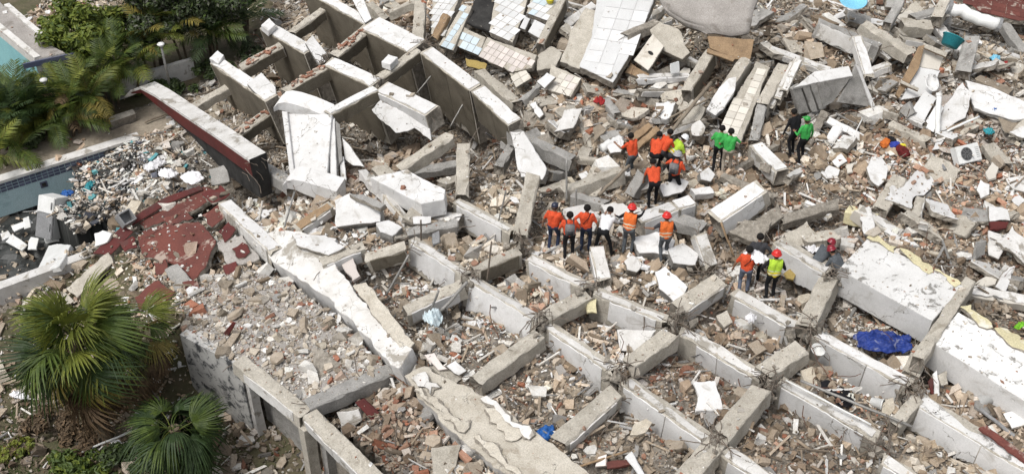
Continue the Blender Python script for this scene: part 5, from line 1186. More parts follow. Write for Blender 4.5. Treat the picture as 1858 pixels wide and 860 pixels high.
# single chunks that can be told apart
def proto_mesh(V, F, nm):
    me = bpy.data.meshes.new(nm); me.from_pydata([tuple(v) for v in V], [], [list(map(int, f)) for f in F]); me.materials.append(MAT['chunk']); me.update(); return me
def crag2(rnd, dims):                                            # a lump with broken corners
    bm = bmesh.new(); V, F = crag(rnd, dims, 0.2)
    for v in V:
        v = Vector(v)
        for ax in range(3):
            w_ = v.copy(); w_[ax] *= rnd.uniform(0.55, 0.95); bm.verts.new(w_)
    bmesh.ops.convex_hull(bm, input=bm.verts); bmesh.ops.delete(bm, geom=[v for v in bm.verts if not v.link_faces], context='VERTS'); bmesh.ops.triangulate(bm, faces=bm.faces); bmesh.ops.recalc_face_normals(bm, faces=bm.faces); bm.verts.index_update()
    V = np.array([v.co[:] for v in bm.verts]); F = np.array([[v.index for v in f.verts] for f in bm.faces]); bm.free(); return V, F
CH = {'lump': [proto_mesh(*crag(_r, (1, _r.uniform(0.55, 0.95), _r.uniform(0.4, 0.7)), 0.2), 'chunk') for _ in range(8)] + [proto_mesh(*prism(_r, _r.uniform(0.35, 0.55), _r.choice([4, 5, 6]), _r.uniform(0.55, 0.9)), 'chunk') for _ in range(8)],
      'slab': [proto_mesh(*prism(_r, _r.uniform(0.12, 0.22), _r.choice([4, 5, 6, 7]), _r.uniform(0.55, 0.95)), 'chunk') for _ in range(14)],
      'post': [proto_mesh(*crag(_r, (1, _r.uniform(0.2, 0.32), _r.uniform(0.16, 0.26)), 0.10), 'chunk') for _ in range(6)],
      'brick': [proto_mesh(*hull((1, 0.5, 0.32), _r, boxy=True), 'chunk') for _ in range(4)]}
MARKS = [('the blue tarpaulin', 1600, 620), ('the air conditioner', 1757, 292), ('the green vested worker', 1395, 520), ('the white bucket', 1477, 640), ('the red floor', 310, 440), ('the diagonal white beam', 620, 560),
         ('the leaning white panel', 560, 290), ('the orange shirted row', 1050, 440), ('the green shirted pair', 1310, 300), ('the upper orange workers', 1190, 310), ('the great white slab', 1110, 100),
         ('the tiled rooms', 900, 60), ('the big ribbed block', 1510, 170), ('the wash basin nook', 1680, 140), ('the stained roof slab', 1640, 500), ('the lower right beam', 1780, 790), ('the long brown cross beam', 1350, 740),
         ('the small blue sheet', 990, 790), ('the light blue bundle', 787, 580), ('the low roof', 500, 600), ('the bottom roof cell', 680, 800), ('the pool debris', 240, 300), ('the dark hollow', 860, 250), ('the white pipe', 1700, 220),
         ('the red roof', 1800, 20), ('the tilted upper grid', 640, 130), ('the shield shaped white slab', 1592, 312), ('the black void', 1300, 440), ('the coloured clothes', 1625, 268), ('the mouldy wall', 380, 680), ('the drum shaped panel', 1312, 180), ('the maroon and white slabs', 1797, 400)]
COLN = {'beige': (0.46, 0.39, 0.31), 'white': (0.76, 0.745, 0.71), 'grey': (0.36, 0.35, 0.335), 'brown': (0.27, 0.21, 0.15), 'brick red': (0.34, 0.175, 0.12), 'cream': (0.62, 0.56, 0.46)}
KN = {'lump': ('concrete_lump', 'lump', 'lump of concrete'), 'slab': ('slab_fragment', 'slab fragment', 'flat slab fragment'), 'post': ('beam_fragment', 'beam fragment', 'beam fragment'), 'brick': ('brick', 'brick', 'loose brick')}
cn, tries = 0, 0
rc = random.Random(21); used = []
while cn < 560 and tries < 9000:
    tries += 1
    px, py = rc.uniform(-20, 1880), rc.uniform(0, 870)
    if in_poly(np.array([px]), np.array([py]), [(0, 0), (470, 0), (480, 150), (300, 270), (0, 560)])[0] or in_poly(np.array([px]), np.array([py]), [(0, 560), (320, 560), (430, 680), (430, 870), (0, 870)])[0]: continue
    w = at(px, py, 0.05)
    inside = False; onroof = in_poly(np.array([w.x]), np.array([w.y]), ROOF_POLY)[0]
    for poly, nn, pp, off in CLAMP:
        if poly is ROOF_POLY: continue
        q = poly
        if min(a for a, b in q) - 0.1 < w.x < max(a for a, b in q) + 0.1 and min(b for a, b in q) - 0.1 < w.y < max(b for a, b in q) + 0.1 and in_poly(np.array([w.x]), np.array([w.y]), poly)[0]: inside = True; break
    if inside: continue
    if any((w.x - a) ** 2 + (w.y - b) ** 2 < 0.17 for a, b in used): continue
    used.append((w.x, w.y))
    wh = near(np.array([w.x]), np.array([w.y]), WHITY)[0]; bk = near(np.array([w.x]), np.array([w.y]), BRICKY)[0]
    c = rc.choices(['beige', 'white', 'grey', 'brown', 'brick red', 'cream'], [4, 2.2 + 4 * wh, 1.6, 1.0, 0.5 + 2 * bk, 1.2])[0]
    k = rc.choices(['lump', 'slab', 'post'], [4, 5, 2])[0] if c != 'brick red' else 'brick'
    size = 0.24 + (0.6 if py < 340 and px > 950 else 0.42) * rc.random() ** 2.6 if k != 'brick' else rc.uniform(0.26, 0.34)
    if k == 'post': size *= 1.35
    me = rc.choice(CH[k]); zz = float(ground_z(np.array([w.x]), np.array([w.y]))[0])
    if onroof: zz = ROOF_P.z - ((w.x - ROOF_P.x) * ROOF_N.x + (w.y - ROOF_P.y) * ROOF_N.y) / ROOF_N.z
    lift = {'lump': 0.12, 'slab': 0.08, 'post': 0.08, 'brick': 0.08}[k] * size + 0.05
    R = Matrix.Rotation(rc.uniform(0, 2 * PI), 4, 'Z') @ Matrix.Rotation(rc.gauss(0, 0.28), 4, 'X') @ Matrix.Rotation(rc.gauss(0, 0.28), 4, 'Y')
    o = obj(KN[k][0], me, None, Matrix.Translation((w.x, w.y, zz + lift)) @ R @ Matrix.Scale(size, 4))
    b = COLN[c]; f = rc.uniform(0.88, 1.1); o.color = (b[0] * f, b[1] * f, b[2] * f, 1)
    lm = min(MARKS, key=lambda m: (m[1] - px) ** 2 + (m[2] - py) ** 2)
    big = 'large ' if size > 0.45 and k != 'brick' else ''
    rel = whereabouts(px, py, MARKS)
    lb_ = f'{big}{c if c != "brick red" else "red"} {KN[k][2]} {rel}'.replace('lump of concrete', 'lump')
    tag(o, lb_, KN[k][1], f'{big}{c} {k} pieces {rel}')
    cn += 1

# bent bars, cables and torn wires poking out everywhere
def wires():
    mb = MB(); rnd = random.Random(31); q = NR.integers(0, n, 1400)
    for i in q:
        p0 = Vector(pos[i]); 
        if 240 < X[i] < 520 and Y[i] > 520 and NR.random() < 0.4: continue
        if X[i] < 330: continue
        pts = [p0]; v = Vector((rnd.gauss(0, 1), rnd.gauss(0, 1), abs(rnd.gauss(0, 0.5)))).normalized(); l = rnd.uniform(0.3, 1.3)
        for k in range(5):
            pts.append(pts[-1] + v * l / 5); v = (v + Vector((rnd.gauss(0, 0.35), rnd.gauss(0, 0.35), rnd.gauss(-0.06, 0.3)))).normalized()
        mb.tube(pts, rnd.choice([0.009, 0.012, 0.016]), 4, rnd.choices([0, 1, 2], [5, 3, 2])[0], cap=False)
    o = obj('bent_bars', mb.mesh('bent_bars', ['rebar', 'rust', 'plastic_wire'])); tag(o, 'thin bent bars and torn cables poking out of the heap', 'wires', kind='stuff')
pmat('plastic_wire', (0.30, 0.29, 0.28), (0.04, 0.04, 0.04), 2.0, bump=0)
wires()

# ================================================================== vegetation
def leafmat(name, c1, c2, trans=0.25, rough=0.55):
    m = pmat(name, c1, c2, 3.0, rough=rough, bump=0.0, var=0.22, spec=0.35, fine=14)
    nt = m.node_tree; b = nt.nodes['Principled BSDF']; out = nt.nodes['Material Output']
    t = nt.nodes.new('ShaderNodeBsdfTranslucent'); mx = nt.nodes.new('ShaderNodeMixShader'); mx.inputs[0].default_value = trans
    src = b.inputs['Base Color'].links[0].from_socket; nt.links.new(src, t.inputs['Color'])
    nt.links.new(b.outputs[0], mx.inputs[1]); nt.links.new(t.outputs[0], mx.inputs[2]); nt.links.new(mx.outputs[0], out.inputs['Surface'])
leafmat('frond_green', (0.10, 0.14, 0.024), (0.045, 0.075, 0.016))
leafmat('frond_light', (0.22, 0.24, 0.04), (0.11, 0.14, 0.026))
leafmat('frond_dark', (0.05, 0.085, 0.024), (0.03, 0.055, 0.018))
leafmat('frond_dead', (0.23, 0.155, 0.085), (0.15, 0.10, 0.06), 0.1, 0.8)
leafmat('frond_yellow', (0.26, 0.20, 0.045), (0.17, 0.15, 0.035))
leafmat('leaf_bright', (0.19, 0.23, 0.035), (0.11, 0.15, 0.025))
leafmat('leaf_dark', (0.07, 0.095, 0.038), (0.04, 0.06, 0.024), 0.2)
leafmat('leaf_mid', (0.095, 0.14, 0.03), (0.06, 0.095, 0.022))
leafmat('leaf_pale', (0.21, 0.21, 0.17), (0.11, 0.125, 0.075))
leafmat('brush', (0.15, 0.105, 0.065), (0.09, 0.065, 0.04), 0.1, 0.9)
leafmat('grass_green', (0.075, 0.13, 0.03), (0.05, 0.09, 0.022))
pmat('bark', (0.16, 0.125, 0.09), (0.085, 0.065, 0.045), 6.0, bump=0.8)
pmat('palm_bark', (0.20, 0.16, 0.11), (0.10, 0.075, 0.05), 5.0, bump=0.9)

def fan_frond(seed, mats, R=1.05, pet=0.75, droop=0.55, n=30, spread=95):
    """petiole along +x, then a fan of folded segments with drooping split tips"""
    rnd = random.Random(seed); mb = MB()
    pts = []
    for i in range(6):
        t = i / 5; pts.append(Vector((pet * t, 0, 0.10 * math.sin(t * PI) - 0.16 * t * t)))
    mb.tube(pts, 0.020, 5, 1, 0.011)
    hub = pts[-1]
    for i in range(n):
        a = math.radians(-spread + 2 * spread * i / (n - 1)) + rnd.gauss(0, 0.02)
        Ls = R * (0.72 + 0.28 * math.cos(a * 0.75)) * rnd.uniform(0.88, 1.08); d = Vector((math.cos(a), math.sin(a), 0)); sd = Vector((-math.sin(a), math.cos(a), 0))
        da = math.radians(2 * spread / (n - 1)); dr = droop * rnd.uniform(0.8, 1.35)
        prev = None
        for k, t in enumerate((0.03, 0.3, 0.58, 0.82, 1.0)):
            r = Ls * t; w = (min(r * math.tan(da / 2) * 1.05, 0.040) if t < 0.8 else 0.020) if t < 1 else 0.003
            c = hub + d * r * (1 - 0.10 * dr * t * t) + Vector((0, 0, -dr * 0.62 * Ls * t ** 2.6 - 0.05 * abs(a) * r))
            f = w * 0.55
            cur = [c + sd * w, c + Vector((0, 0, -f)), c - sd * w]
            if prev:
                o = len(mb.v); mb.v += [tuple(v) for v in prev + cur]
                mb.f += [[o, o + 1, o + 4, o + 3], [o + 1, o + 2, o + 5, o + 4]]; mb.m += [0, 0]
            prev = cur
    return mb.mesh('frond', list(mats))
def pinnate_frond(seed, mats, L=1.55, n=16, leaf=0.46, droop=0.6, wid=0.034):
    rnd = random.Random(seed); mb = MB(); pts = []
    for i in range(9):
        t = i / 8; pts.append(Vector((L * t * (1 - 0.12 * droop * t), 0, L * (0.30 * t - droop * 0.75 * t * t))))
    mb.tube(pts, 0.014, 4, 1, 0.004)
    for i in range(n):
        t = 0.18 + 0.80 * i / (n - 1); j = min(7, int(t * 8)); f = t * 8 - j; c = pts[j].lerp(pts[j + 1], f); tan = (pts[j + 1] - pts[j]).normalized()
        for sgn in (-1, 1):
            l = leaf * (0.45 + 0.9 * math.sin(PI * min(1, t * 0.9 + 0.08))) * rnd.uniform(0.85, 1.1) * 0.8
            d = (tan * rnd.uniform(0.55, 0.85) + Vector((0, sgn, 0)) * 0.85 + Vector((0, 0, 0.25))).normalized(); prev = None
            for t2 in (0.0, 0.4, 0.75, 1.0):
                q = c + d * l * t2 + Vector((0, 0, -0.5 * l * t2 * t2)); w = wid * (1 - abs(t2 - 0.35) * 1.1) if t2 < 1 else 0.002
                cur = [q + tan * w, q - tan * w]
                if prev:
                    o = len(mb.v); mb.v += [tuple(v) for v in prev + cur]; mb.f.append([o, o + 1, o + 3, o + 2]); mb.m.append(0)
                prev = cur
    return mb.mesh('frond', list(mats))
FAN = {'g': [fan_frond(i, ('frond_green', 'frond_light'), droop=0.8 + 0.18 * i) for i in range(5)], 'l': [fan_frond(10 + i, ('frond_light', 'frond_light'), droop=0.7 + 0.3 * i) for i in range(3)],
       'd': [fan_frond(20 + i, ('frond_dead', 'frond_dead'), droop=0.9, n=28, spread=80) for i in range(3)], 'k': [fan_frond(30 + i, ('frond_dark', 'frond_green'), droop=1.4 + 0.3 * i, n=24) for i in range(4)],
       'y': [fan_frond(40 + i, ('frond_yellow', 'frond_dead'), droop=0.7) for i in range(2)]}
PIN = {'g': [pinnate_frond(i, ('frond_green', 'frond_light')) for i in range(3)], 'l': [pinnate_frond(10 + i, ('frond_light', 'frond_yellow')) for i in range(3)],
       'd': [pinnate_frond(20 + i, ('frond_dead', 'frond_dead'), droop=0.9) for i in range(2)], 'k': [pinnate_frond(30 + i, ('frond_dark', 'frond_green')) for i in range(3)], 'y': [pinnate_frond(40 + i, ('frond_yellow', 'frond_yellow'), droop=0.8) for i in range(2)]}
def put_frond(root, top, az, el, me, sc, roll=0.0):
    M = Matrix.Translation(top) @ Matrix.Rotation(az, 4, 'Z') @ Matrix.Rotation(-el, 4, 'Y') @ Matrix.Rotation(roll, 4, 'X') @ Matrix.Scale(sc, 4)
    return obj('frond', me, root, M)
def trunk(root, pts, r0, r1, name='trunk', mat='palm_bark', shaggy=0):
    mb = MB(); mb.tube(pts, r0, 10, 0, r1)
    rnd = random.Random(len(pts))
    for k in range(shaggy):
        t = rnd.uniform(0.05, 0.98); i = min(len(pts) - 2, int(t * (len(pts) - 1))); q = Vector(pts[i]).lerp(Vector(pts[i + 1]), t * (len(pts) - 1) - i); a = rnd.uniform(0, 2 * PI); r = r0 + (r1 - r0) * t
        d = Vector((math.cos(a), math.sin(a), 0)); mb.tube([q + d * r * 0.7, q + d * (r + 0.06) + Vector((0, 0, 0.02)), q + d * (r + 0.12) + Vector((0, 0, -0.12))], 0.022, 4, 0, 0.006)
    return obj(name, mb.mesh(name, mat), root)
def fan_palm(label, base, h, lean, sc, spec, seed, shaggy=60):
    """spec: list of (kind, count, el_lo, el_hi)"""
    rnd = random.Random(seed); root = obj('fan_palm', None, None, Matrix.Translation(base)); tag(root, label, 'palm', 'fan palms')
    pts = [Vector((lean[0] * (i / 6) ** 1.4, lean[1] * (i / 6) ** 1.4, h * i / 6)) for i in range(7)]; top = pts[-1]
    trunk(root, pts, 0.20, 0.15, shaggy=shaggy); az = rnd.uniform(0, 6)
    for kd, cnt, e0, e1 in spec:
        for k in range(cnt):
            az += 2.39996 + rnd.gauss(0, 0.15); el = math.radians(e0 + (e1 - e0) * (k + 0.5) / cnt + rnd.gauss(0, 9))
            put_frond(root, top + Vector((rnd.gauss(0, 0.04), rnd.gauss(0, 0.04), rnd.uniform(-0.25, 0.05) if e0 > -20 else rnd.uniform(-1.25, -0.1) if kd == 'd' else -0.2)), az, el, rnd.choice(FAN[kd]), sc * rnd.uniform(0.8, 1.12), rnd.gauss(0, 0.55))
    return root
fan_palm('large green fan palm with a brown dead skirt beside the mouldy wall', at(196, 800, -0.05), 3.75, (0.02, 0.0), 0.98, [('l', 7, 88, 50), ('g', 9, 55, 15), ('l', 6, 40, 0), ('k', 7, 30, -20), ('g', 7, 15, -35), ('y', 4, -25, -50), ('d', 30, -62, -88)], 5)
fan_palm('smaller brown leaning fan palm behind the large one', at(272, 745, -0.05), 2.9, (0.12, 0.1), 0.72, [('l', 4, 60, 10), ('g', 4, 50, 0), ('y', 3, 0, -30), ('d', 12, -20, -75)], 6, 30)
fan_palm('dark drooping fan palm at the foot of the mouldy wall', at(342, 872, -0.05), 1.9, (-0.05, 0.1), 0.74, [('g', 4, 70, 35), ('k', 14, 50, 0), ('k', 12, 0, -40), ('k', 10, -40, -75)], 8, 30)
def areca(label, px, py, stems, h, kinds, seed, sc=1.0, dz=-0.05, group='feathery palms of the garden'):
    rnd = random.Random(seed); root = obj('areca_palm', None, None, Matrix.Translation(at(px, py, dz))); tag(root, label, 'palm', group); az = rnd.uniform(0, 6)
    for s_ in range(stems):
        a = rnd.uniform(0, 2 * PI); r = rnd.uniform(0.05, 0.4); hh = h * rnd.uniform(0.7, 1.05); q = Vector((math.cos(a) * r, math.sin(a) * r, 0)); tp = q + Vector((math.cos(a) * r * 1.2, math.sin(a) * r * 1.2, hh))
        trunk(root, [q, q.lerp(tp, 0.5) + Vector((0, 0, 0.02)), tp], 0.055, 0.035, 'stem')
        nf = rnd.randint(6, 8)
        for k in range(nf):
            az += 2.39996; put_frond(root, tp, az, math.radians(72 - 75 * k / (nf - 1) + rnd.gauss(0, 6)), rnd.choice(PIN[rnd.choice(kinds)]), sc * rnd.uniform(0.8, 1.1), rnd.gauss(0, 0.3))
    return root
for i, (lb, x_, y_, st, h_, kd) in enumerate([
    ('feathery palm clump at the left edge above the path', 12, 268, 4, 1.0, 'gk'), ('feathery palm clump left of the nearer lamp post', 62, 250, 4, 1.2, 'gkk'), ('dark feathery palm under the lamp post head', 128, 246, 4, 1.1, 'gkd'),
    ('yellowing feathery palm just right of the nearer lamp post', 165, 226, 4, 1.4, 'glly'), ('tall feathery palm before the white garden wall', 205, 200, 3, 1.7, 'glg'), ('feathery palm with orange dead fronds left of the farther lamp post', 282, 150, 2, 2.1, 'glyy'),
    ('bright feathery palm behind the farther lamp post', 345, 124, 3, 2.1, 'lly'), ('dark feathery palm at the end of the garden wall', 395, 118, 3, 1.6, 'gkk'), 
    ('low feathery palm clump below the corner building', 112, 196, 4, 0.9, 'kgl'), ('feathery palm at the left edge below the turquoise wall', 30, 214, 4, 0.7, 'kgg'), ('small fresh green feathery palm on the path edge at the left', 22, 300, 2, 0.5, 'lg'),
    ('feathery palm in the dark gap near the tilted grid', 440, 90, 3, 1.4, 'kk'), ('feathery palm between the two lamp posts', 236, 176, 4, 1.7, 'gkl'), ('fresh low feathery palm left of the leaning lamp post', 40, 238, 4, 0.8, 'gl'), ('fresh low feathery palm behind the leaning lamp post', 92, 220, 4, 1.0, 'gl'), ('fresh feathery palm under the bright broadleaf tree', 150, 202, 4, 1.1, 'gll')]): areca(lb, x_, y_, st, h_, kd, 50 + i)
def leaf_cloud(rnd, blobs, per, size, name, mats):
    mb = MB()
    for (c, r) in blobs:
        for k in range(per):
            v = Vector((rnd.gauss(0, 1), rnd.gauss(0, 1), rnd.gauss(0, 1))).normalized() * (rnd.random() ** 0.45)
            p = c + Vector((v.x * r[0], v.y * r[1], v.z * r[2])); nrm = (v + Vector((rnd.gauss(0, .5), rnd.gauss(0, .5), 0.6 + rnd.gauss(0, .4)))).normalized()
            a = nrm.orthogonal().normalized(); b = nrm.cross(a); t = rnd.uniform(0, 2 * PI); u = a * math.cos(t) + b * math.sin(t); w = nrm.cross(u); s_ = size * rnd.uniform(0.6, 1.3)
            mb.add([p - u * s_, p + w * s_ * 0.45 + nrm * s_ * 0.1, p + u * s_ - nrm * s_ * 0.15, p - w * s_ * 0.45 + nrm * s_ * 0.1], [(0, 1, 2), (0, 2, 3)], rnd.choices(range(len(mats)), [5] + [2] * (len(mats) - 1))[0])
    return mb.mesh(name, list(mats))
def tree(label, px, py, h, rad, mats, seed, leaf=0.13, clumps=26, per=90, name='broadleaf_tree', dz=-0.05):
    rnd = random.Random(seed); root = obj(name, None, None, Matrix.Translation(at(px, py, dz))); tag(root, label, 'tree', 'garden trees')
    mb = MB(); mb.tube([(0, 0, 0), (0.05, 0.02, h * 0.35), (-0.03, 0.05, h * 0.6)], 0.13, 8, 0, 0.08); bl = []
    for k in range(clumps):
        v = Vector((rnd.gauss(0, 1), rnd.gauss(0, 1), rnd.gauss(0, 0.8))).normalized() * (0.45 + 0.55 * rnd.random())
        c = Vector((v.x * rad[0], v.y * rad[1], h * 0.78 + v.z * rad[2])); rr = rnd.uniform(0.28, 0.5) * min(rad[0], 1.3) * 0.8; bl.append((c, (rr, rr, rr * 0.62)))
        if k % 3 == 0: mb.tube([(0, 0, h * 0.5), c * 0.5 + Vector((0, 0, h * 0.3)), c], 0.045, 5, 0, 0.012)
    obj('trunk', mb.mesh('trunk', 'bark'), root); obj('crown', leaf_cloud(rnd, bl, per, leaf, 'crown', mats), root); return root
tree('bright green broadleaf tree over the corner building', 168, 158, 3.0, (1.75, 1.4, 1.1), ('leaf_bright', 'leaf_mid', 'frond_light'), 1, 0.12, 56, 150)
tree('dark grey green tree at the top edge left of centre', 296, 126, 3.4, (1.6, 1.4, 1.3), ('leaf_dark', 'leaf_pale', 'leaf_mid'), 2, 0.10, 56, 190)
tree('second dark tree with dusty leaves near the tilted grid', 386, 108, 3.5, (1.8, 1.5, 1.3), ('leaf_dark', 'leaf_pale', 'leaf_mid'), 3, 0.10, 60, 190)
tree('small dark tree behind the raised deep beam', 446, 62, 2.5, (1.0, 1.0, 0.9), ('leaf_dark', 'leaf_mid', 'leaf_pale'), 4, 0.10, 30, 150)
def shrub(label, px, py, rad, mats, seed, leaf=0.09, clumps=12, per=80, dz=0.0, group='garden shrubs', name='shrub'):
    rnd = random.Random(seed); root = obj(name, None, None, Matrix.Translation(at(px, py, dz))); tag(root, label, 'shrub', group); bl = []; mb = MB()
    for k in range(clumps):
        a = rnd.uniform(0, 2 * PI); r = rnd.random() ** 0.6; c = Vector((math.cos(a) * r * rad[0], math.sin(a) * r * rad[1], rad[2] * (0.25 + 0.75 * rnd.random() * (1 - 0.5 * r)))); rr = 0.36 * min(rad[0], rad[1]); bl.append((c, (rr, rr, rr * 0.7)))
        mb.tube([(0, 0, 0), c * 0.6, c], 0.018, 4, 0, 0.006)
    obj('stems', mb.mesh('stems', 'bark'), root); obj('foliage', leaf_cloud(rnd, bl, per, leaf, 'foliage', mats), root)
for i, (lb, x_, y_, r_, mt) in enumerate([
    ('dark shrub at the left edge below the turquoise wall', 10, 178, (0.8, 0.6, 0.4), ('leaf_dark', 'leaf_mid')), ('dark shrub right of the turquoise wall corner', 82, 170, (0.9, 0.6, 0.5), ('leaf_dark', 'leaf_mid')),
    ('dusty shrub with whitish flowers at the left edge', 20, 205, (0.8, 0.6, 0.7), ('leaf_dark', 'leaf_pale')), ('dark shrub between the palms behind the nearer lamp post', 130, 190, (0.9, 0.7, 0.9), ('leaf_dark', 'leaf_mid')),
    ('rounded green bush at the foot of the white garden wall', 268, 164, (0.6, 0.5, 0.6), ('leaf_mid', 'leaf_bright')), ('dark bush at the foot of the farther lamp post', 325, 170, (0.9, 0.6, 0.6), ('leaf_dark', 'leaf_mid')),
    ('dark bush at the end of the garden by the deep beams', 388, 140, (0.8, 0.7, 0.6), ('leaf_dark', 'leaf_mid')), ('dark undergrowth bush in front of the left palms', 60, 262, (1.0, 0.5, 0.5), ('leaf_dark', 'leaf_mid')),
    ('dark undergrowth bush behind the sandy kerb block', 178, 220, (0.9, 0.5, 0.6), ('leaf_dark', 'leaf_mid')), ('dark bush in the shade at the top near the raised beam', 460, 110, (0.8, 0.7, 0.7), ('leaf_dark',)),
    ('green bush at the bottom edge below the large fan palm', 130, 862, (0.9, 0.6, 0.5), ('leaf_mid', 'leaf_bright')), ('dark bush at the bottom edge between the two palms', 232, 850, (0.7, 0.6, 0.6), ('leaf_dark', 'leaf_mid')),
    ('dry brown brushwood heap left of the large palm trunk', 92, 782, (0.8, 0.6, 0.5), ('brush', 'frond_dead')), ('dry brown brushwood at the foot of the large palm', 160, 806, (0.6, 0.5, 0.4), ('brush', 'frond_dead')),
    ('yellow green tuft in the bottom left corner', 22, 818, (0.5, 0.4, 0.35), ('frond_light', 'brush'))]): shrub(lb, x_, y_, r_, mt, 70 + i)
def grass():
    mb = MB(); rnd = random.Random(9); pts = []
    for k in range(9000):
        w = on_z(rnd.uniform(-60, 330), rnd.uniform(650, 880), LOW_Z)
        if mn.noise(Vector((w.x * 0.9, w.y * 0.9, 2))) > -0.05: pts.append((w.x, w.y))
    q = np.array(pts); q = q[in_poly(q[:, 0], q[:, 1], LOW)]; zz = ground_z(q[:, 0], q[:, 1])
    for (x_, y_), z in zip(q, zz):
        a = rnd.uniform(0, 2 * PI); d = Vector((math.cos(a), math.sin(a), 0)); b = Vector((x_, y_, z - 0.01)); h = rnd.uniform(0.05, 0.14)
        mb.add([b - d * 0.012, b + d * 0.012, b + Vector((d.y, -d.x, 0)) * h * 0.5 + Vector((0, 0, h))], [(0, 1, 2)])
    o = obj('grass', mb.mesh('grass', 'grass_green')); tag(o, 'short green grass of the sunken garden at lower left', 'grass', kind='stuff')
grass()

# ================================================================== people
def fabric(name, c): pmat(name, c, [v * 0.8 for v in c], 6.0, rough=0.9, bump=0.15, var=0.0, fine=40)
for n_, c_ in dict(cl_orange=(0.70, 0.095, 0.035), cl_vest=(0.76, 0.17, 0.04), cl_navy=(0.03, 0.04, 0.075), cl_black=(0.012, 0.012, 0.014), cl_grey=(0.10, 0.11, 0.12), cl_white=(0.75, 0.75, 0.75), cl_khaki=(0.36, 0.31, 0.25),
                   cl_green=(0.06, 0.42, 0.09), cl_lime=(0.46, 0.68, 0.06), cl_amber=(0.72, 0.55, 0.03), cl_camo=(0.14, 0.16, 0.21), cl_dark=(0.05, 0.05, 0.055), cl_blue=(0.05, 0.10, 0.45), cl_maroon=(0.16, 0.02, 0.03), cl_stripe=(0.62, 0.60, 0.45),
                   skin=(0.30, 0.165, 0.105), hair=(0.012, 0.010, 0.009), shoe=(0.02, 0.018, 0.017), pack=(0.20, 0.19, 0.19)).items(): fabric(n_, c_)
for n_, c_ in dict(helmet_red=(0.62, 0.025, 0.02), helmet_dark=(0.22, 0.008, 0.02), helmet_white=(0.75, 0.76, 0.76), helmet_grey=(0.35, 0.35, 0.36), cap_navy=(0.02, 0.025, 0.05), cap_green=(0.03, 0.30, 0.05)).items(): pmat(n_, c_, c_, 3.0, rough=0.35, bump=0.0, spec=0.5, var=0)
def capsule(mb, a, b, ra, rb, n=10, m=4):
    a, b = Vector(a), Vector(b); d = b - a
    d = d.normalized() if d.length > 1e-5 else Vector((0, 0, 1))
    u = d.orthogonal().normalized(); w = d.cross(u); prof = []
    for i in range(m + 1): t = -PI / 2 + (PI / 2) * i / m; prof.append((a + d * ra * math.sin(t), max(ra * math.cos(t), 0.002)))
    for i in range(m + 1): t = (PI / 2) * i / m; prof.append((b + d * rb * math.sin(t), max(rb * math.cos(t), 0.002)))
    vs = [p + (u * math.cos(2 * PI * k / n) + w * math.sin(2 * PI * k / n)) * r for p, r in prof for k in range(n)]; fs = []
    for i in range(len(prof) - 1):
        for k in range(n): fs.append((i * n + k, i * n + (k + 1) % n, (i + 1) * n + (k + 1) % n, (i + 1) * n + k))
    fs += [tuple(reversed(range(n))), tuple(range((len(prof) - 1) * n, len(prof) * n))]
    mb.add(vs, fs)
DG = bpy.context.evaluated_depsgraph_get
def remesh(mb, voxel):
    me = mb.mesh('tmp', 'skin'); o = bpy.data.objects.new('tmp', me); COL.objects.link(o)
    r = o.modifiers.new('r', 'REMESH'); r.mode = 'VOXEL'; r.voxel_size = voxel; s_ = o.modifiers.new('s', 'SMOOTH'); s_.factor = 0.5; s_.iterations = 3
    dg = bpy.context.evaluated_depsgraph_get(); dg.update(); out = bpy.data.meshes.new_from_object(o.evaluated_get(dg)); bpy.data.objects.remove(o); bpy.data.meshes.remove(me); return out
def rotx(v, a): c, s_ = math.cos(a), math.sin(a); return Vector((v[0], v[1] * c + v[2] * s_, v[2] * c - v[1] * s_))      # pitch forward (+y)
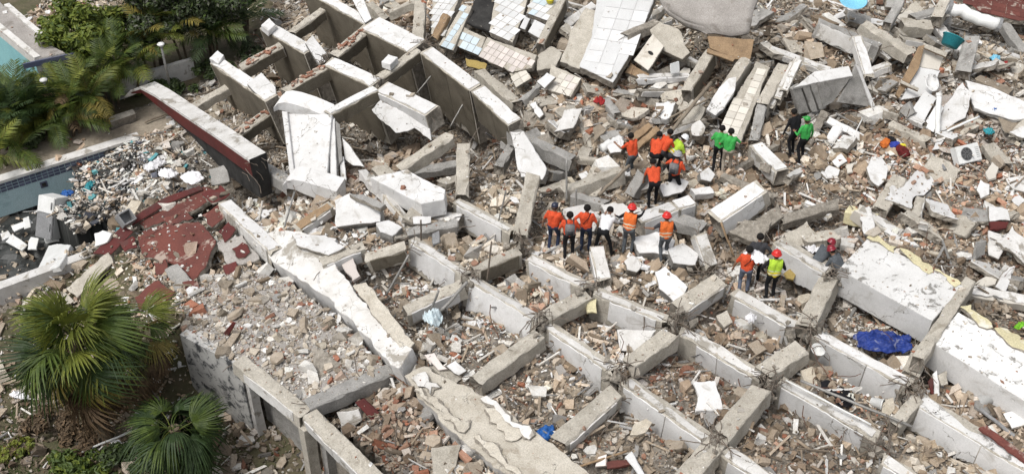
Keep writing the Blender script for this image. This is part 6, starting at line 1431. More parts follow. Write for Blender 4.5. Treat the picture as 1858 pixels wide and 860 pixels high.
def person(label, px, py, yaw=0, shirt='cl_orange', pants='cl_navy', head='hair', lean=5, crouch=0.0, spread=0.11, step=0.06, arms=('down', 'down'), vest=None, pack=None, sleeve='short', strap=False, dz=0.06, look=0, sack=False, sc=0.93, under=None):
    hipz = 0.92 - crouch; hip = Vector((0, -0.12 * lean / 60 - crouch * 0.25, hipz)); L = math.radians(lean)
    def T_(x, z, y=0.0, k=1.0): return hip + rotx((x, y, z), L * k)
    caps = []                                        # (a, b, ra, rb, tag)
    def cp(a, b, ra, rb, t): caps.append((Vector(a), Vector(b), ra, rb, t))
    cp(T_(-0.075, 0.0), T_(0.075, 0.0), 0.12, 0.12, 'pants'); cp(T_(0, 0.06, 0.0), T_(0, 0.10), 0.13, 0.13, 'shirt')
    for s_ in (-1, 1):
        cp(T_(s_ * 0.065, 0.10), T_(s_ * 0.085, 0.36, 0.01), 0.115, 0.125, 'shirt'); cp(T_(s_ * 0.08, 0.36), T_(s_ * 0.165, 0.455), 0.10, 0.068, 'shirt')
    cp(T_(0, 0.42), T_(0, 0.47), 0.10, 0.085, 'shirt'); nk = T_(0, 0.49); hd0 = nk + rotx((0, 0.02, 0.11), L * 0.75 + look); cp(nk, hd0, 0.055, 0.052, 'skin')
    hl = L * 0.7 + look
    hc = nk + rotx((0, 0.03, 0.17), hl); cp(hc + rotx((0, -0.02, 0.02), hl), hc + rotx((0, 0.015, 0.025), hl), 0.095, 0.09, 'skin'); cp(hc + rotx((0, 0.03, -0.05), hl), hc + rotx((0, 0.05, -0.075), hl), 0.062, 0.045, 'skin')
    cp(hc + rotx((0, 0.095, -0.005), hl), hc + rotx((0, 0.118, -0.022), hl), 0.014, 0.02, 'skin')
    for s_ in (-1, 1): cp(hc + rotx((s_ * 0.095, -0.005, 0.01), hl), hc + rotx((s_ * 0.1, -0.01, -0.02), hl), 0.022, 0.02, 'skin')
    feet = []
    for s_ in (-1, 1):
        ank = Vector((s_ * spread, s_ * step, 0.075)); hp = T_(s_ * 0.09, -0.02); mid = (hp + ank) / 2; gap = max(0.0, 0.86 ** 2 - (hp - ank).length ** 2); kn = mid + Vector((s_ * 0.02, 0.03 + 0.48 * math.sqrt(gap), 0.02))
        cp(hp, kn, 0.092, 0.062, 'pants'); cp(kn, ank + Vector((0, -0.01, 0.03)), 0.064, 0.05, 'pants'); cp(ank + Vector((0, -0.04, -0.03)), ank + Vector((s_ * 0.02, 0.14, -0.035)), 0.045, 0.038, 'shoe')
    hands = []
    AR = {'down': ((0.14, 0.02, -0.28), (0.05, 0.07, -0.25)), 'fwd': ((0.10, 0.18, -0.20), (-0.02, 0.24, 0.02)), 'reach': ((0.08, 0.25, -0.08), (0.02, 0.26, 0.03)), 'side': ((0.19, 0.08, -0.20), (0.14, 0.18, -0.10)),
          'hip': ((0.20, -0.04, -0.20), (-0.12, 0.10, -0.20)), 'up': ((0.16, 0.10, 0.20), (-0.05, 0.05, 0.24)), 'ground': ((0.06, 0.12, -0.26), (0.0, 0.10, -0.25)), 'bent': ((0.13, 0.02, -0.26), (-0.08, 0.22, -0.03))}
    for s_, ar in ((-1, arms[0]), (1, arms[1])):
        sh = T_(s_ * 0.175, 0.445); a1, a2 = AR[ar]; flat = ar in ('ground', 'fwd', 'reach')
        k = 0.35 if flat else 0.6
        el = sh + rotx((a1[0] * s_, a1[1], a1[2]), L * k * 0.4); wr = el + rotx((a2[0] * s_, a2[1], a2[2]), L * k * 0.4)
        cp(sh, sh.lerp(el, 0.75), 0.062, 0.050, 'shirt'); cp(sh.lerp(el, 0.7), el, 0.048, 0.042, 'shirt' if sleeve == 'long' else 'skin'); cp(el, wr, 0.042, 0.030, 'shirt' if sleeve == 'long' else 'skin')
        d = (wr - el).normalized(); cp(wr, wr + d * 0.06, 0.03, 0.036, 'skin'); hands.append((wr + d * 0.07, d, s_))
    mb = MB()
    for a, b, ra, rb, t in caps: capsule(mb, a, b, ra, rb)
    me = remesh(mb, 0.022)
    # fingers, eyes and mouth join the body mesh
    ex = MB(); etag = []
    def put(a, b, ra, rb, t):
        k = len(ex.f); capsule(ex, a, b, ra, rb, 6, 2); etag.extend([t] * (len(ex.f) - k))
    for p_, d, s_ in hands:
        sd = d.cross(Vector((0, 1, 0.3))).normalized(); pn = sd.cross(d)
        for j, (off, l) in enumerate(((-0.026, 0.062), (-0.009, 0.075), (0.009, 0.07), (0.026, 0.055))):
            q = p_ + sd * off + d * 0.02; m_ = q + d * l * 0.55 + pn * 0.006; put(q, m_, 0.0095, 0.009, 'skin'); put(m_, m_ + (d * 0.8 + pn * 0.6).normalized() * l * 0.5, 0.009, 0.007, 'skin')
        q = p_ - d * 0.03 + sd * (-0.03 * s_); put(q, q + (d * 0.7 - sd * s_ * 0.7).normalized() * 0.055, 0.011, 0.009, 'skin')
    for s_ in (-1, 1): put(hc + rotx((s_ * 0.034, 0.094, 0.022), hl), hc + rotx((s_ * 0.036, 0.096, 0.022), hl), 0.010, 0.010, 'eye')
    put(hc + rotx((-0.02, 0.092, -0.06), hl), hc + rotx((0.02, 0.092, -0.06), hl), 0.007, 0.007, 'mouth')
    nv = len(me.vertices); V = np.zeros(nv * 3, np.float32); me.vertices.foreach_get('co', V); V = V.reshape(-1, 3)
    for i_ in range(nv):                                          # creased cloth
        q_ = Vector(V[i_])
        if 0.1 < q_.z < 1.42: V[i_] += np.array(mn.noise_vector(q_ * 11.0 + Vector((px, py, 0)))) * 0.010
    faces = [list(p.vertices) for p in me.polygons]; cen = np.array([V[f].mean(0) for f in faces])
    D = []
    for a, b, ra, rb, t in caps:
        ab = np.array(b - a); l2 = max(ab @ ab, 1e-9); tt = np.clip(((cen - np.array(a)) @ ab) / l2, 0, 1); D.append(np.linalg.norm(cen - np.array(a) - tt[:, None] * ab, axis=1) - (ra + (rb - ra) * tt))
    best = np.argmin(np.array(D), 0); tags = [caps[i][4] for i in best] + etag
    slots = {'shirt': 0, 'pants': 1, 'skin': 2, 'shoe': 3, 'eye': 4, 'mouth': 5}
    fm = bpy.data.meshes.new('person'); fm.from_pydata([tuple(v) for v in V] + ex.v, [], faces + [[i + nv for i in f] for f in ex.f])
    for k in (shirt, pants, 'skin', 'shoe', 'hair', 'cl_maroon'): fm.materials.append(MAT[k])
    fm.polygons.foreach_set('material_index', [slots[t] for t in tags]); fm.polygons.foreach_set('use_smooth', [True] * len(fm.polygons)); fm.update()
    bpy.data.meshes.remove(me)
    M = Matrix.Translation(Vector((0, 0, 0))) @ Matrix.Rotation(math.radians(yaw), 4, 'Z') @ Matrix.Scale(sc, 4)
    w = at(px, py, dz); zz = max(w.z, float(ground_z(np.array([w.x]), np.array([w.y]))[0]) + 0.02)
    M.translation = (w.x, w.y, zz)
    o = obj('person', fm, None, M); tag(o, label, 'person')
    # head cover
    hm = MB(); Hm = Matrix.Translation(hc + rotx((0, -0.008, 0.03), hl)) @ Matrix.Rotation(-hl, 4, 'X')
    if head == 'hair':
        prof = [(0.101, -0.045), (0.106, 0.0), (0.098, 0.045), (0.070, 0.082), (0.03, 0.100), (0.004, 0.104)]
        hm.lathe(prof, 16, 0, Hm @ Matrix.Translation((0, -0.014, 0.0)) @ Matrix.Rotation(0.25, 4, 'X')); obj('hair', hm.mesh('hair', 'hair', True), o)
    else:
        cap = head.startswith('cap')
        prof = [(0.104, -0.01), (0.108, 0.0), (0.104, 0.035), (0.085, 0.075), (0.05, 0.10), (0.01, 0.108)] if cap else [(0.145, -0.008), (0.148, 0.0), (0.126, 0.008), (0.124, 0.04), (0.105, 0.09), (0.06, 0.125), (0.012, 0.135)]
        hm.lathe(prof, 18, 0, Hm @ Matrix.Translation((0, 0, 0.012)))
        if cap: hm.box(Hm @ Vector((0, 0.13, 0.015)), (0.07, 0.06, 0.006), 0, Hm.to_3x3())
        else: hm.box(Hm @ Vector((0, -0.01, 0.13)), (0.015, 0.09, 0.018), 0, Hm.to_3x3())
        obj('cap' if cap else 'helmet', hm.mesh('helmet', head, True), o)
        if cap or True:
            h2 = MB(); h2.lathe([(0.09, -0.06), (0.099, -0.03), (0.1, 0.0)], 14, 0, Hm @ Matrix.Translation((0, -0.015, 0.0)) @ Matrix.Rotation(0.25, 4, 'X')); obj('hair', h2.mesh('hair', 'hair', True), o)
    if vest:
        tset = [i for i, t in enumerate(best) if caps[t][4] == 'shirt' and (hip - Vector((0, 0, 0.3))).length >= 0 and abs(cen[i][0]) < 0.185]
        inv = Matrix.Rotation(L, 3, 'X')
        vm = MB(); nrm = np.zeros((nv, 3))
        for p in fm.polygons[:len(faces)]:
            for i in p.vertices: nrm[i] += np.array(p.normal)
        nrm /= np.linalg.norm(nrm, axis=1)[:, None] + 1e-9; ids = {}
        for i in tset:
            f = []
            for v in faces[i]:
                if v not in ids: ids[v] = len(vm.v); vm.v.append(tuple(V[v] + nrm[v] * 0.016))
                f.append(ids[v])
            r_ = inv @ (Vector(cen[i]) - hip); z_ = r_.z
            vm.f.append(f); vm.m.append(1 if (0.075 < z_ < 0.115 or 0.175 < z_ < 0.215) else (2 if z_ < 0.16 and vest == 'cl_lime' else 0))
        obj('safety_vest', vm.mesh('safety_vest', [vest, 'cl_stripe', 'cl_amber'], True), o)
    if pack:
        pm = MB(); Rm = Matrix.Rotation(-L, 3, 'X'); pm.box(T_(0, 0.30, -0.20), (0.14, 0.075, 0.17), 0, Rm); pm.box(T_(0, 0.24, -0.285), (0.105, 0.022, 0.10), 1, Rm)
        me2 = pm.mesh('backpack', [pack, 'cl_dark']); bm = bmesh.new(); bm.from_mesh(me2); bmesh.ops.bevel(bm, geom=list(bm.edges), offset=0.035, segments=3, affect='EDGES', clamp_overlap=True); bm.to_mesh(me2); bm.free()
        for p in me2.polygons: p.use_smooth = True
        b_ = obj('backpack', me2, o)
        for s_ in (-1, 1):
            sm = MB(); sm.tube([T_(s_ * 0.1, 0.44, -0.16), T_(s_ * 0.11, 0.53, 0.0), T_(s_ * 0.12, 0.42, 0.135), T_(s_ * 0.12, 0.22, 0.14), T_(s_ * 0.13, 0.16, -0.12)], 0.016, 6); obj('strap', sm.mesh('strap', 'cl_dark'), b_)
    if strap:
        sm = MB(); sm.tube([T_(-0.17, 0.10, 0.0), T_(-0.06, 0.22, -0.135), T_(0.06, 0.40, -0.135), T_(0.115, 0.53, -0.01), T_(0.03, 0.38, 0.145), T_(-0.10, 0.2, 0.14), T_(-0.17, 0.10, 0.0)], 0.013, 6); obj('shoulder_strap', sm.mesh('shoulder_strap', 'cl_black'), o)
    return o
person('person in orange T-shirt and navy cap at the left end of the front row', 1003, 463, -18, head='cap_navy', arms=('down', 'bent'))
person('person in orange shirt wearing a grey backpack, black trousers, front row', 1031, 479, 0, pants='cl_black', pack='pack', arms=('bent', 'bent'))
person('person in orange T-shirt with a dark shoulder strap, third in the front row', 1061, 459, -12, strap=True, arms=('hip', 'down'))
person('person in white shirt and black trousers bending forward with legs apart', 1094, 460, -25, 'cl_white', 'cl_black', lean=52, spread=0.26, step=0.04, arms=('fwd', 'fwd'), sleeve='long')
person('person in red helmet and orange vest reaching out to the right', 1138, 459, -22, 'cl_black', 'cl_grey', 'helmet_red', lean=14, vest='cl_vest', arms=('side', 'reach'), sleeve='long')
person('person in red helmet and orange vest standing by the white slab lumps', 1203, 474, 4, 'cl_dark', 'cl_grey', 'helmet_red', lean=10, spread=0.08, vest='cl_vest', arms=('side', 'bent'))
person('person in orange shirt and grey trousers leaning left near the white rolls', 1144, 326, 35, pants='cl_grey', lean=16, arms=('fwd', 'fwd'))
person('uppermost person in orange shirt behind the yellow vested worker', 1199, 312, -50, pants='cl_dark', lean=34, crouch=0.1, arms=('ground', 'ground'))
person('crouching person in orange shirt in the middle of the upper group', 1187, 314, -20, pants='cl_black', lean=40, crouch=0.28, arms=('ground', 'fwd'))
person('bending worker in yellow vest and white helmet', 1219, 310, -70, 'cl_lime', 'cl_dark', 'helmet_white', lean=48, crouch=0.2, vest='cl_lime', arms=('ground', 'ground'))
person('person in orange shirt and black trousers bending at the foot of the upper group', 1183, 373, 8, pants='cl_black', lean=42, arms=('ground', 'ground'), spread=0.12)
person('person in orange shirt with a grey backpack and grey helmet standing astride', 1219, 360, -25, pants='cl_black', head='helmet_grey', lean=12, spread=0.22, pack='pack', arms=('side', 'bent'))
person('person in green shirt and black trousers, behind the other of the pair', 1300, 309, -15, 'cl_green', 'cl_black', lean=6, arms=('bent', 'down'))
person('person in bright green T-shirt and khaki trousers, front of the pair', 1316, 316, -10, 'cl_green', 'cl_khaki', lean=8, arms=('bent', 'side'), step=0.12)
person('person in green jacket and green cap standing alone on the brown rubble', 1452, 295, 25, 'cl_green', 'cl_black', 'cap_green', lean=4, arms=('bent', 'down'), sleeve='long')
person('person dressed in black beside the green capped one', 1435, 280, 30, 'cl_black', 'cl_black', lean=22, arms=('down', 'bent'), sleeve='long')
person('person in orange shirt with dark strap and camouflage trousers beside the sack carrier', 1347, 533, -12, pants='cl_camo', strap=True, arms=('down', 'bent'), step=0.1)
sk = person('person in dark clothes carrying a white sack on the shoulder', 1366, 514, -10, 'cl_dark', 'cl_black', lean=18, arms=('bent', 'hip'), sleeve='long')
person('worker in yellow green vest and red helmet with his back to the camera', 1394, 549, -2, 'cl_black', 'cl_black', 'helmet_red', lean=5, spread=0.10, vest='cl_lime', arms=('hip', 'bent'), sleeve='long')
person('crouching person in dark red helmet at the end of the white beam', 1484, 497, -60, 'cl_grey', 'cl_grey', 'helmet_dark', lean=42, crouch=0.38, arms=('ground', 'ground'), sleeve='long', dz=0.2)
person('crouching person in dark red helmet beside the stained roof slab', 1512, 512, 40, 'cl_grey', 'cl_dark', 'helmet_dark', lean=46, crouch=0.38, arms=('ground', 'ground'), sleeve='long', dz=0.25)

# ================================================================== small things
pmat('plastic_white', (0.76, 0.76, 0.74), (0.66, 0.66, 0.63), 2.0, rough=0.45, bump=0.05, stain=(0.5, 0.46, 0.4), stain_lo=0.62)
pmat('plastic_grey', (0.30, 0.30, 0.30), (0.22, 0.22, 0.22), 2.0, rough=0.5, bump=0.05)
pmat('plastic_black', (0.02, 0.02, 0.02), (0.03, 0.03, 0.03), 2.0, rough=0.5, bump=0.05)
pmat('plastic_teal', (0.04, 0.30, 0.34), (0.03, 0.24, 0.28), 2.0, rough=0.4, bump=0.05)
pmat('plastic_blue', (0.03, 0.14, 0.42), (0.02, 0.10, 0.34), 2.0, rough=0.45, bump=0.1)
pmat('sky_blue', (0.25, 0.58, 0.75), (0.20, 0.52, 0.70), 2.0, rough=0.45, bump=0.05)
pmat('tarp', (0.022, 0.05, 0.25), (0.014, 0.03, 0.15), 3.0, rough=0.5, bump=0.4, stain=(0.16, 0.17, 0.26), stain_lo=0.58, stain_w=0.05, stain_scale=4)
pmat('cloth_pale', (0.60, 0.68, 0.70), (0.52, 0.60, 0.63), 3.0, rough=0.9, bump=0.2)
pmat('cloth_white', (0.78, 0.77, 0.78), (0.68, 0.67, 0.68), 3.0, rough=0.9, bump=0.2)
pmat('metal_grey', (0.34, 0.33, 0.31), (0.24, 0.23, 0.21), 4.0, rough=0.5, bump=0.1, metal=0.3)
pmat('lime', (0.25, 0.62, 0.05), (0.2, 0.5, 0.04), 3.0); pmat('yellow_plastic', (0.75, 0.66, 0.05), (0.68, 0.58, 0.04), 3.0, rough=0.5)
pmat('cloth_orange', (0.62, 0.17, 0.03), (0.5, 0.13, 0.03), 3.0); pmat('cloth_blue', (0.04, 0.06, 0.34), (0.03, 0.05, 0.26), 3.0); pmat('cloth_maroon', (0.12, 0.015, 0.015), (0.09, 0.012, 0.012), 3.0); pmat('cloth_red', (0.34, 0.03, 0.03), (0.26, 0.025, 0.025), 3.0)
def top_z(w): return max(float(ground_z(np.array([w.x]), np.array([w.y]))[0]), w.z)
def spot(px, py, dz=0.06):
    w = at(px, py, dz); return Vector((w.x, w.y, top_z(w)))
def rag(name, label, cat, px, py, size, mat, seed, dz=0.12, h=0.12, fold=1.0, group=None, n=18):
    """crumpled cloth or sheet lying on the rubble"""
    c = at(px, py, dz); mb = MB(); sx, sy = size; sd = seed * 3.3
    for i in range(n + 1):
        for j in range(n + 1):
            u, v = i / n * 2 - 1, j / n * 2 - 1; r = 1 + 0.25 * mn.noise(Vector((u * 1.3, v * 1.3, sd))); m_ = max(abs(u), abs(v)); l = math.hypot(u, v) or 1; k = m_ / l
            x_, y_ = u * (0.35 + 0.65 * k) * sx * r, v * (0.35 + 0.65 * k) * sy * r
            z_ = h * (1 - min(1, l) ** 2) * 0.8 + fold * 0.16 * mn.noise(Vector((u * 3, v * 3, sd))) * h * 6 + fold * (0.10 * abs(mn.noise(Vector((u * 5.5, v * 5.5, sd)))) + 0.05 * abs(mn.noise(Vector((u * 13, v * 13, sd))))) * h * 7
            mb.v.append((x_, y_, z_))
    N = (n + 1) ** 2
    mb.v += [(a, b, d - 0.02) for a, b, d in mb.v]
    w_ = n + 1
    for i in range(n):
        for j in range(n):
            a = i * w_ + j; mb.f += [[a, a + w_, a + w_ + 1, a + 1], [N + a, N + a + 1, N + a + w_ + 1, N + a + w_]]; mb.m += [0, 0]
    rim = [i * w_ for i in range(w_)] + [n * w_ + j for j in range(1, w_)] + [i * w_ + n for i in range(n - 1, -1, -1)] + [j for j in range(n - 1, 0, -1)]
    for k in range(len(rim)): a, b = rim[k], rim[(k + 1) % len(rim)]; mb.f.append([b, a, a + N, b + N]); mb.m.append(0)
    o = obj(name, mb.mesh(name, mat, True), None, Matrix.Translation(c) @ Matrix.Rotation(seed * 1.7, 4, 'Z')); tag(o, label, cat, group); return o
t_ = rag('tarpaulin', 'crumpled dark blue tarpaulin below the stained white roof slab', 'tarpaulin', 1602, 620, (0.75, 0.36), 'tarp', 2, 0.42, 0.12, 1.0, n=44); t_.rotation_euler.z = -0.15
rag('plastic_sheet', 'small crumpled bright blue plastic sheet by the white sided cross beam', 'plastic sheet', 987, 789, (0.34, 0.2), 'plastic_blue', 4, 0.25, 0.12, 1.0)
rag('cloth_bundle', 'light blue white cloth bundle hanging on poles left of the grid', 'cloth', 786, 580, (0.28, 0.26), 'cloth_pale', 5, 0.55, 0.3, 0.6)
o_ = rag('white_sack', 'white sack on the shoulder of the person in dark clothes', 'sack', 1372, 466, (0.22, 0.32), 'cloth_white', 6, 1.3, 0.16, 0.4)
o_ = obj('clothes_heap', None, None, Matrix.Translation(at(1622, 270, 0.42))); tag(o_, 'heap of blue, orange, yellow and dark red clothing on the brown rubble', 'clothes')
for nm, mt, dx, dy, sz, k in (('orange_cloth', 'cloth_orange', -0.22, 0.22, (0.24, 0.14), 1), ('dark_cloth', 'cl_black', 0.0, 0.36, (0.17, 0.13), 2), ('blue_cloth', 'cloth_blue', 0.05, 0.08, (0.18, 0.14), 3), ('yellow_cloth', 'yellow_plastic', 0.24, -0.02, (0.12, 0.12), 4), ('maroon_cloth', 'cloth_maroon', 0.2, -0.2, (0.3, 0.17), 5)):
    mb = MB(); M_ = Matrix.Translation((dx, dy, 0.06)) @ Matrix.Rotation(k, 4, 'Z')
    bm = bmesh.new(); bmesh.ops.create_icosphere(bm, subdivisions=3, radius=1.0)
    for v in bm.verts: v.co = Vector((v.co.x * sz[0], v.co.y * sz[1], v.co.z * 0.13)) * (1 + 0.35 * mn.noise(v.co * 2.2 + Vector((k * 5, 0, 0))))
    me = bpy.data.meshes.new(nm); bm.to_mesh(me); bm.free(); me.materials.append(MAT[mt]); obj(nm, me, o_, M_)
for lb, x_, y_, sz, mt, k in (('blue and red rag near the right edge by the column', 1806, 108, (0.18, 0.16), 'sky_blue', 11), ('dark red rag beside the blue rag near the right edge', 1822, 120, (0.16, 0.2), 'cloth_red', 12), ('small blue cloth on the white wall sheet', 1802, 204, (0.14, 0.1), 'plastic_blue', 13),
    ('teal cloth lump below the reed mat', 1794, 240, (0.14, 0.16), 'plastic_teal', 14), ('bright green scrap at the right edge', 1852, 592, (0.2, 0.08), 'lime', 15), ('dark cloth tangle in the cell below the blue tarpaulin', 1520, 712, (0.45, 0.3), 'cl_black', 16),
    ('white crumpled cloth near the stained roof slab edge', 1478, 446, (0.32, 0.26), 'cloth_white', 17), ('pink and white cloth at the top of the second row rubble', 1362, 578, (0.14, 0.16), 'cloth_white', 18), ('white plastic bag in the pool debris', 280, 300, (0.4, 0.25), 'cloth_white', 19),
    ('second white plastic bag near the parapet', 305, 316, (0.35, 0.22), 'cloth_white', 20), ('red cloth at the right side of the top centre brick heap', 1088, 184, (0.2, 0.18), 'cloth_red', 21), ('white plastic litter on the garden grass', 36, 718, (0.28, 0.12), 'cloth_white', 22), ('teal scrap in the pool debris', 163, 338, (0.3, 0.16), 'plastic_teal', 23), ('blue scrap on the pool edge debris', 122, 352, (0.22, 0.14), 'plastic_blue', 24)):
    rag('rag', lb, 'cloth', x_, y_, sz, mt, k, 0.36 if x_ > 400 else 0.3 if x_ > 200 else 0.75 if 100 < x_ < 330 and y_ < 400 else 0.08, 0.12, 0.9, group='rags in the debris')
rag('heart_sheet', 'white and teal heart shaped sheet before the dark parapet side', 'sheet', 349, 322, (0.36, 0.3), 'cloth_white', 31, 0.55, 0.06, 0.5)
def air_con():
    c = spot(1757, 296, 0.1); root = obj('air_conditioner', None, None, Matrix.Translation(c) @ Matrix.Rotation(0.35, 4, 'Z') @ Matrix.Rotation(-0.75, 4, 'X')); tag(root, 'white air conditioner outdoor unit with round black fan grille', 'air conditioner')
    mb = MB(); mb.box((0, 0, 0.28), (0.42, 0.15, 0.28)); me = mb.mesh('casing', 'plastic_white'); bm = bmesh.new(); bm.from_mesh(me); bmesh.ops.bevel(bm, geom=list(bm.edges), offset=0.02, segments=2, affect='EDGES'); bm.to_mesh(me); bm.free(); obj('casing', me, root)
    R = Matrix.Translation((-0.10, -0.152, 0.28)) @ Matrix.Rotation(PI / 2, 4, 'X')
    mb = MB(); mb.lathe([(0.20, 0.0), (0.20, 0.006)], 28, 0, R); obj('fan_opening', mb.mesh('fan_opening', 'plastic_black'), root)
    mb = MB()
    for r in (0.06, 0.1, 0.14, 0.18, 0.205):
        mb.tube([R @ Vector((r * math.cos(a * PI / 12), r * math.sin(a * PI / 12), 0.014)) for a in range(25)], 0.005, 4, 0)
    for a in range(8): mb.tube([R @ Vector((0.02 * math.cos(a * PI / 4), 0.02 * math.sin(a * PI / 4), 0.014)), R @ Vector((0.2 * math.cos(a * PI / 4), 0.2 * math.sin(a * PI / 4), 0.014))], 0.004, 4)
    obj('grille', mb.mesh('grille', 'plastic_grey'), root)
    mb = MB()
    for k in range(6): mb.box((0.30, -0.153, 0.12 + 0.06 * k), (0.06, 0.006, 0.008))
    obj('vent', mb.mesh('vent', 'plastic_grey'), root)
    for s_ in (-1, 1):
        mb = MB(); mb.box((s_ * 0.3, 0, -0.015), (0.03, 0.17, 0.015)); obj('foot', mb.mesh('foot', 'plastic_grey'), root)
air_con()
def bucket(label, px, py, r, h, mat, tilt, az, dz=0.1):
    root = obj('bucket', None, None, Matrix.Translation(spot(px, py, dz)) @ Matrix.Rotation(az, 4, 'Z') @ Matrix.Rotation(tilt, 4, 'X')); tag(root, label, 'bucket', 'buckets')
    mb = MB(); mb.lathe([(r * 0.78, 0), (r, h), (r * 1.06, h), (r * 1.06, h - 0.025), (r * 0.98, h - 0.025), (r * 0.96, h - 0.01), (r * 0.74, 0.02)], 18); obj('pail', mb.mesh('pail', mat, True), root)
    mb = MB(); mb.tube([(r * math.cos(a), 0.25 * r * math.sin(a), h - 0.02 + r * 0.5 * math.sin(a)) for a in [PI * k / 8 for k in range(9)]], 0.006, 5); obj('handle', mb.mesh('handle', 'metal_grey'), root)
bucket('white bucket at the end of the short rounded brown cross beam', 1476, 646, 0.17, 0.34, 'plastic_white', 0.3, 0.5, 0.3)
bucket('tipped white bucket under the roof slab at the right edge', 1780, 728, 0.2, 0.36, 'plastic_white', 0.9, 1.5, 0.1)
bucket('dark teal tub above the bathroom nook', 1722, 84, 0.36, 0.35, 'plastic_teal', 0.7, 2.4, 0.9)
bucket('tipped cream bucket in the third row cell', 1580, 728, 0.14, 0.3, 'plastic_white', 1.4, 1.0, 0.15)
bucket('yellow cup on the white tiles at the top edge', 998, 4, 0.16, 0.18, 'yellow_plastic', 0.2, 0.0, 1.12)
def lamp_post(label, px, py, h):
    root = obj('lamp_post', None, None, Matrix.Translation(at(px, py, -0.05))); tag(root, label, 'lamp post', 'garden lamp posts')
    mb = MB(); mb.tube([(0, 0, 0), (0, 0, h)], 0.055, 10, 0, 0.042); obj('pole', mb.mesh('pole', 'metal_grey', True), root)
    mb = MB(); mb.lathe([(0.10, 0), (0.10, 0.05), (0.06, 0.07)], 12); obj('base', mb.mesh('base', 'metal_grey'), root)
    mb = MB(); mb.lathe([(0.05, h - 0.03), (0.09, h + 0.0), (0.14, h + 0.06), (0.13, h + 0.09), (0.04, h + 0.13)], 14); obj('lamp_head', mb.mesh('lamp_head', 'plastic_white', True), root)
lamp_post('taller pale lamp post in front of the white garden wall', 313, 178, 2.2); lamp_post('leaning pale lamp post among the palms at left', 106, 236, 2.0)
# long pipes, poles and sticks
def pipe(label, p0, p1, r, mat, name='pipe', cat='pipe', group='poles and sticks', sag=0.0, caps_=None):
    a, b = P(p0), P(p1); o0 = a.copy() if a.z < b.z else b.copy(); n = 8; rnd = random.Random(int(a.x * 1000)); mb = MB()
    mb.tube([a.lerp(b, k / n) - o0 + Vector((0, 0, -sag * math.sin(PI * k / n))) + Vector([rnd.uniform(-1, 1) * r * 0.25 for _ in range(3)]) for k in range(n + 1)], r, 9)
    o = obj(name, mb.mesh(name, mat, True), None, Matrix.Translation(o0)); tag(o, label, cat, group)
    if caps_:
        for q in (a, b):
            m2 = MB(); d = (b - a).normalized(); m2.tube([q - o0 - d * 0.05, q - o0 + d * 0.05], r * 1.18, 10); obj('collar', m2.mesh('collar', caps_), o)
    return o
pipe('upright white pipe before the tilted pale wall sheet', (1704, 172, 1.1), (1700, 248, 0.15), 0.085, 'plastic_white', caps_='plastic_white')
pipe('thick white pipe along the dusty red roof at top right', (1722, 14, 1.25), (1812, 46, 1.0), 0.22, 'plastic_white', caps_='plastic_grey')
pipe('white rolled tube near the leaning orange worker', (1092, 268, 0.5), (1128, 252, 0.5), 0.14, 'plastic_white')
for lb, a, b, r, mt in (('thin pole leaning at the head of the diagonal beam', (534, 348, 0.9), (516, 412, 0.5), 0.03, 'metal_grey'), ('long pole leaning over the left grid cell', (742, 462, 1.3), (700, 536, 0.3), 0.03, 'metal_grey'), ('pole leaning beside the light blue bundle', (848, 512, 1.2), (798, 566, 0.5), 0.045, 'metal_grey'),
    ('short pole left of the light blue bundle', (796, 528, 1.2), (782, 562, 0.5), 0.03, 'metal_grey'), ('upright rod above the notched white beam', (764, 400, 1.2), (764, 438, 0.4), 0.025, 'rebar'), ('upright rod left of the pale pointing beam', (1028, 290, 1.4), (1028, 366, 0.3), 0.03, 'metal_grey'),
    ('second upright rod left of the pale pointing beam', (1046, 344, 0.9), (1044, 376, 0.4), 0.03, 'metal_grey'), ('tall thin rod in front of the front row beams', (918, 346, 1.6), (905, 400, 0.6), 0.022, 'metal_grey'), ('rod standing in the second front row cell', (892, 438, 1.5), (884, 510, 0.4), 0.025, 'rebar'),
    ('wooden stick leaning over the black void', (1308, 404, 1.3), (1332, 466, 0.4), 0.028, 'wood'), ('long dark timber running up behind the upper orange workers', (1178, 288, 0.7), (1290, 150, 1.0), 0.06, 'wood_grey'), ('thin dark timber crossing beside the long dark one', (1216, 214, 0.8), (1288, 178, 1.0), 0.035, 'wood_grey'),
    ('dark plank pointing from the pale beam toward the upper workers', (1086, 354, 0.6), (1142, 300, 0.9), 0.05, 'wood_grey'), ('thin rod sticking up in the dark hollow', (782, 138, 1.8), (756, 170, 1.3), 0.025, 'metal_grey'), ('bent conduit lying along the second grid row', (1452, 690, 0.75), (1656, 774, 0.55), 0.035, 'metal_grey'),
    ('thin conduit beside the bent one', (1426, 690, 0.72), (1580, 770, 0.66), 0.025, 'plastic_white'), ('pale stick lying in the bottom cell', (1008, 860, 0.3), (1138, 818, 0.3), 0.03, 'wood'), ('white branch like stick on the grass beside the dark palm', (132, 826, 0.2), (262, 772, 0.35), 0.03, 'plastic_white'),
    ('thin white rod lying on the right hand rubble', (1548, 250, 0.3), (1564, 216, 0.4), 0.02, 'plastic_white'), ('steel pipe lying under the roof slab at right', (1780, 742, 0.2), (1850, 800, 0.25), 0.05, 'plastic_grey'), ('fallen palm trunk pole by the path', (262, 222, 0.1), (330, 196, 0.15), 0.04, 'wood_grey'),
    ('white rail lying above the air conditioner', (1718, 238, 0.4), (1776, 212, 0.5), 0.04, 'plastic_white'), ('metal door track left of the air conditioner', (1690, 280, 0.3), (1716, 308, 0.3), 0.05, 'plastic_grey'), ('pole hanging in the dark hollow by the ribbon beam', (846, 178, 1.2), (816, 232, 0.5), 0.025, 'metal_grey')):
    pipe(lb, a, b, r, mt, 'pole', 'pole')
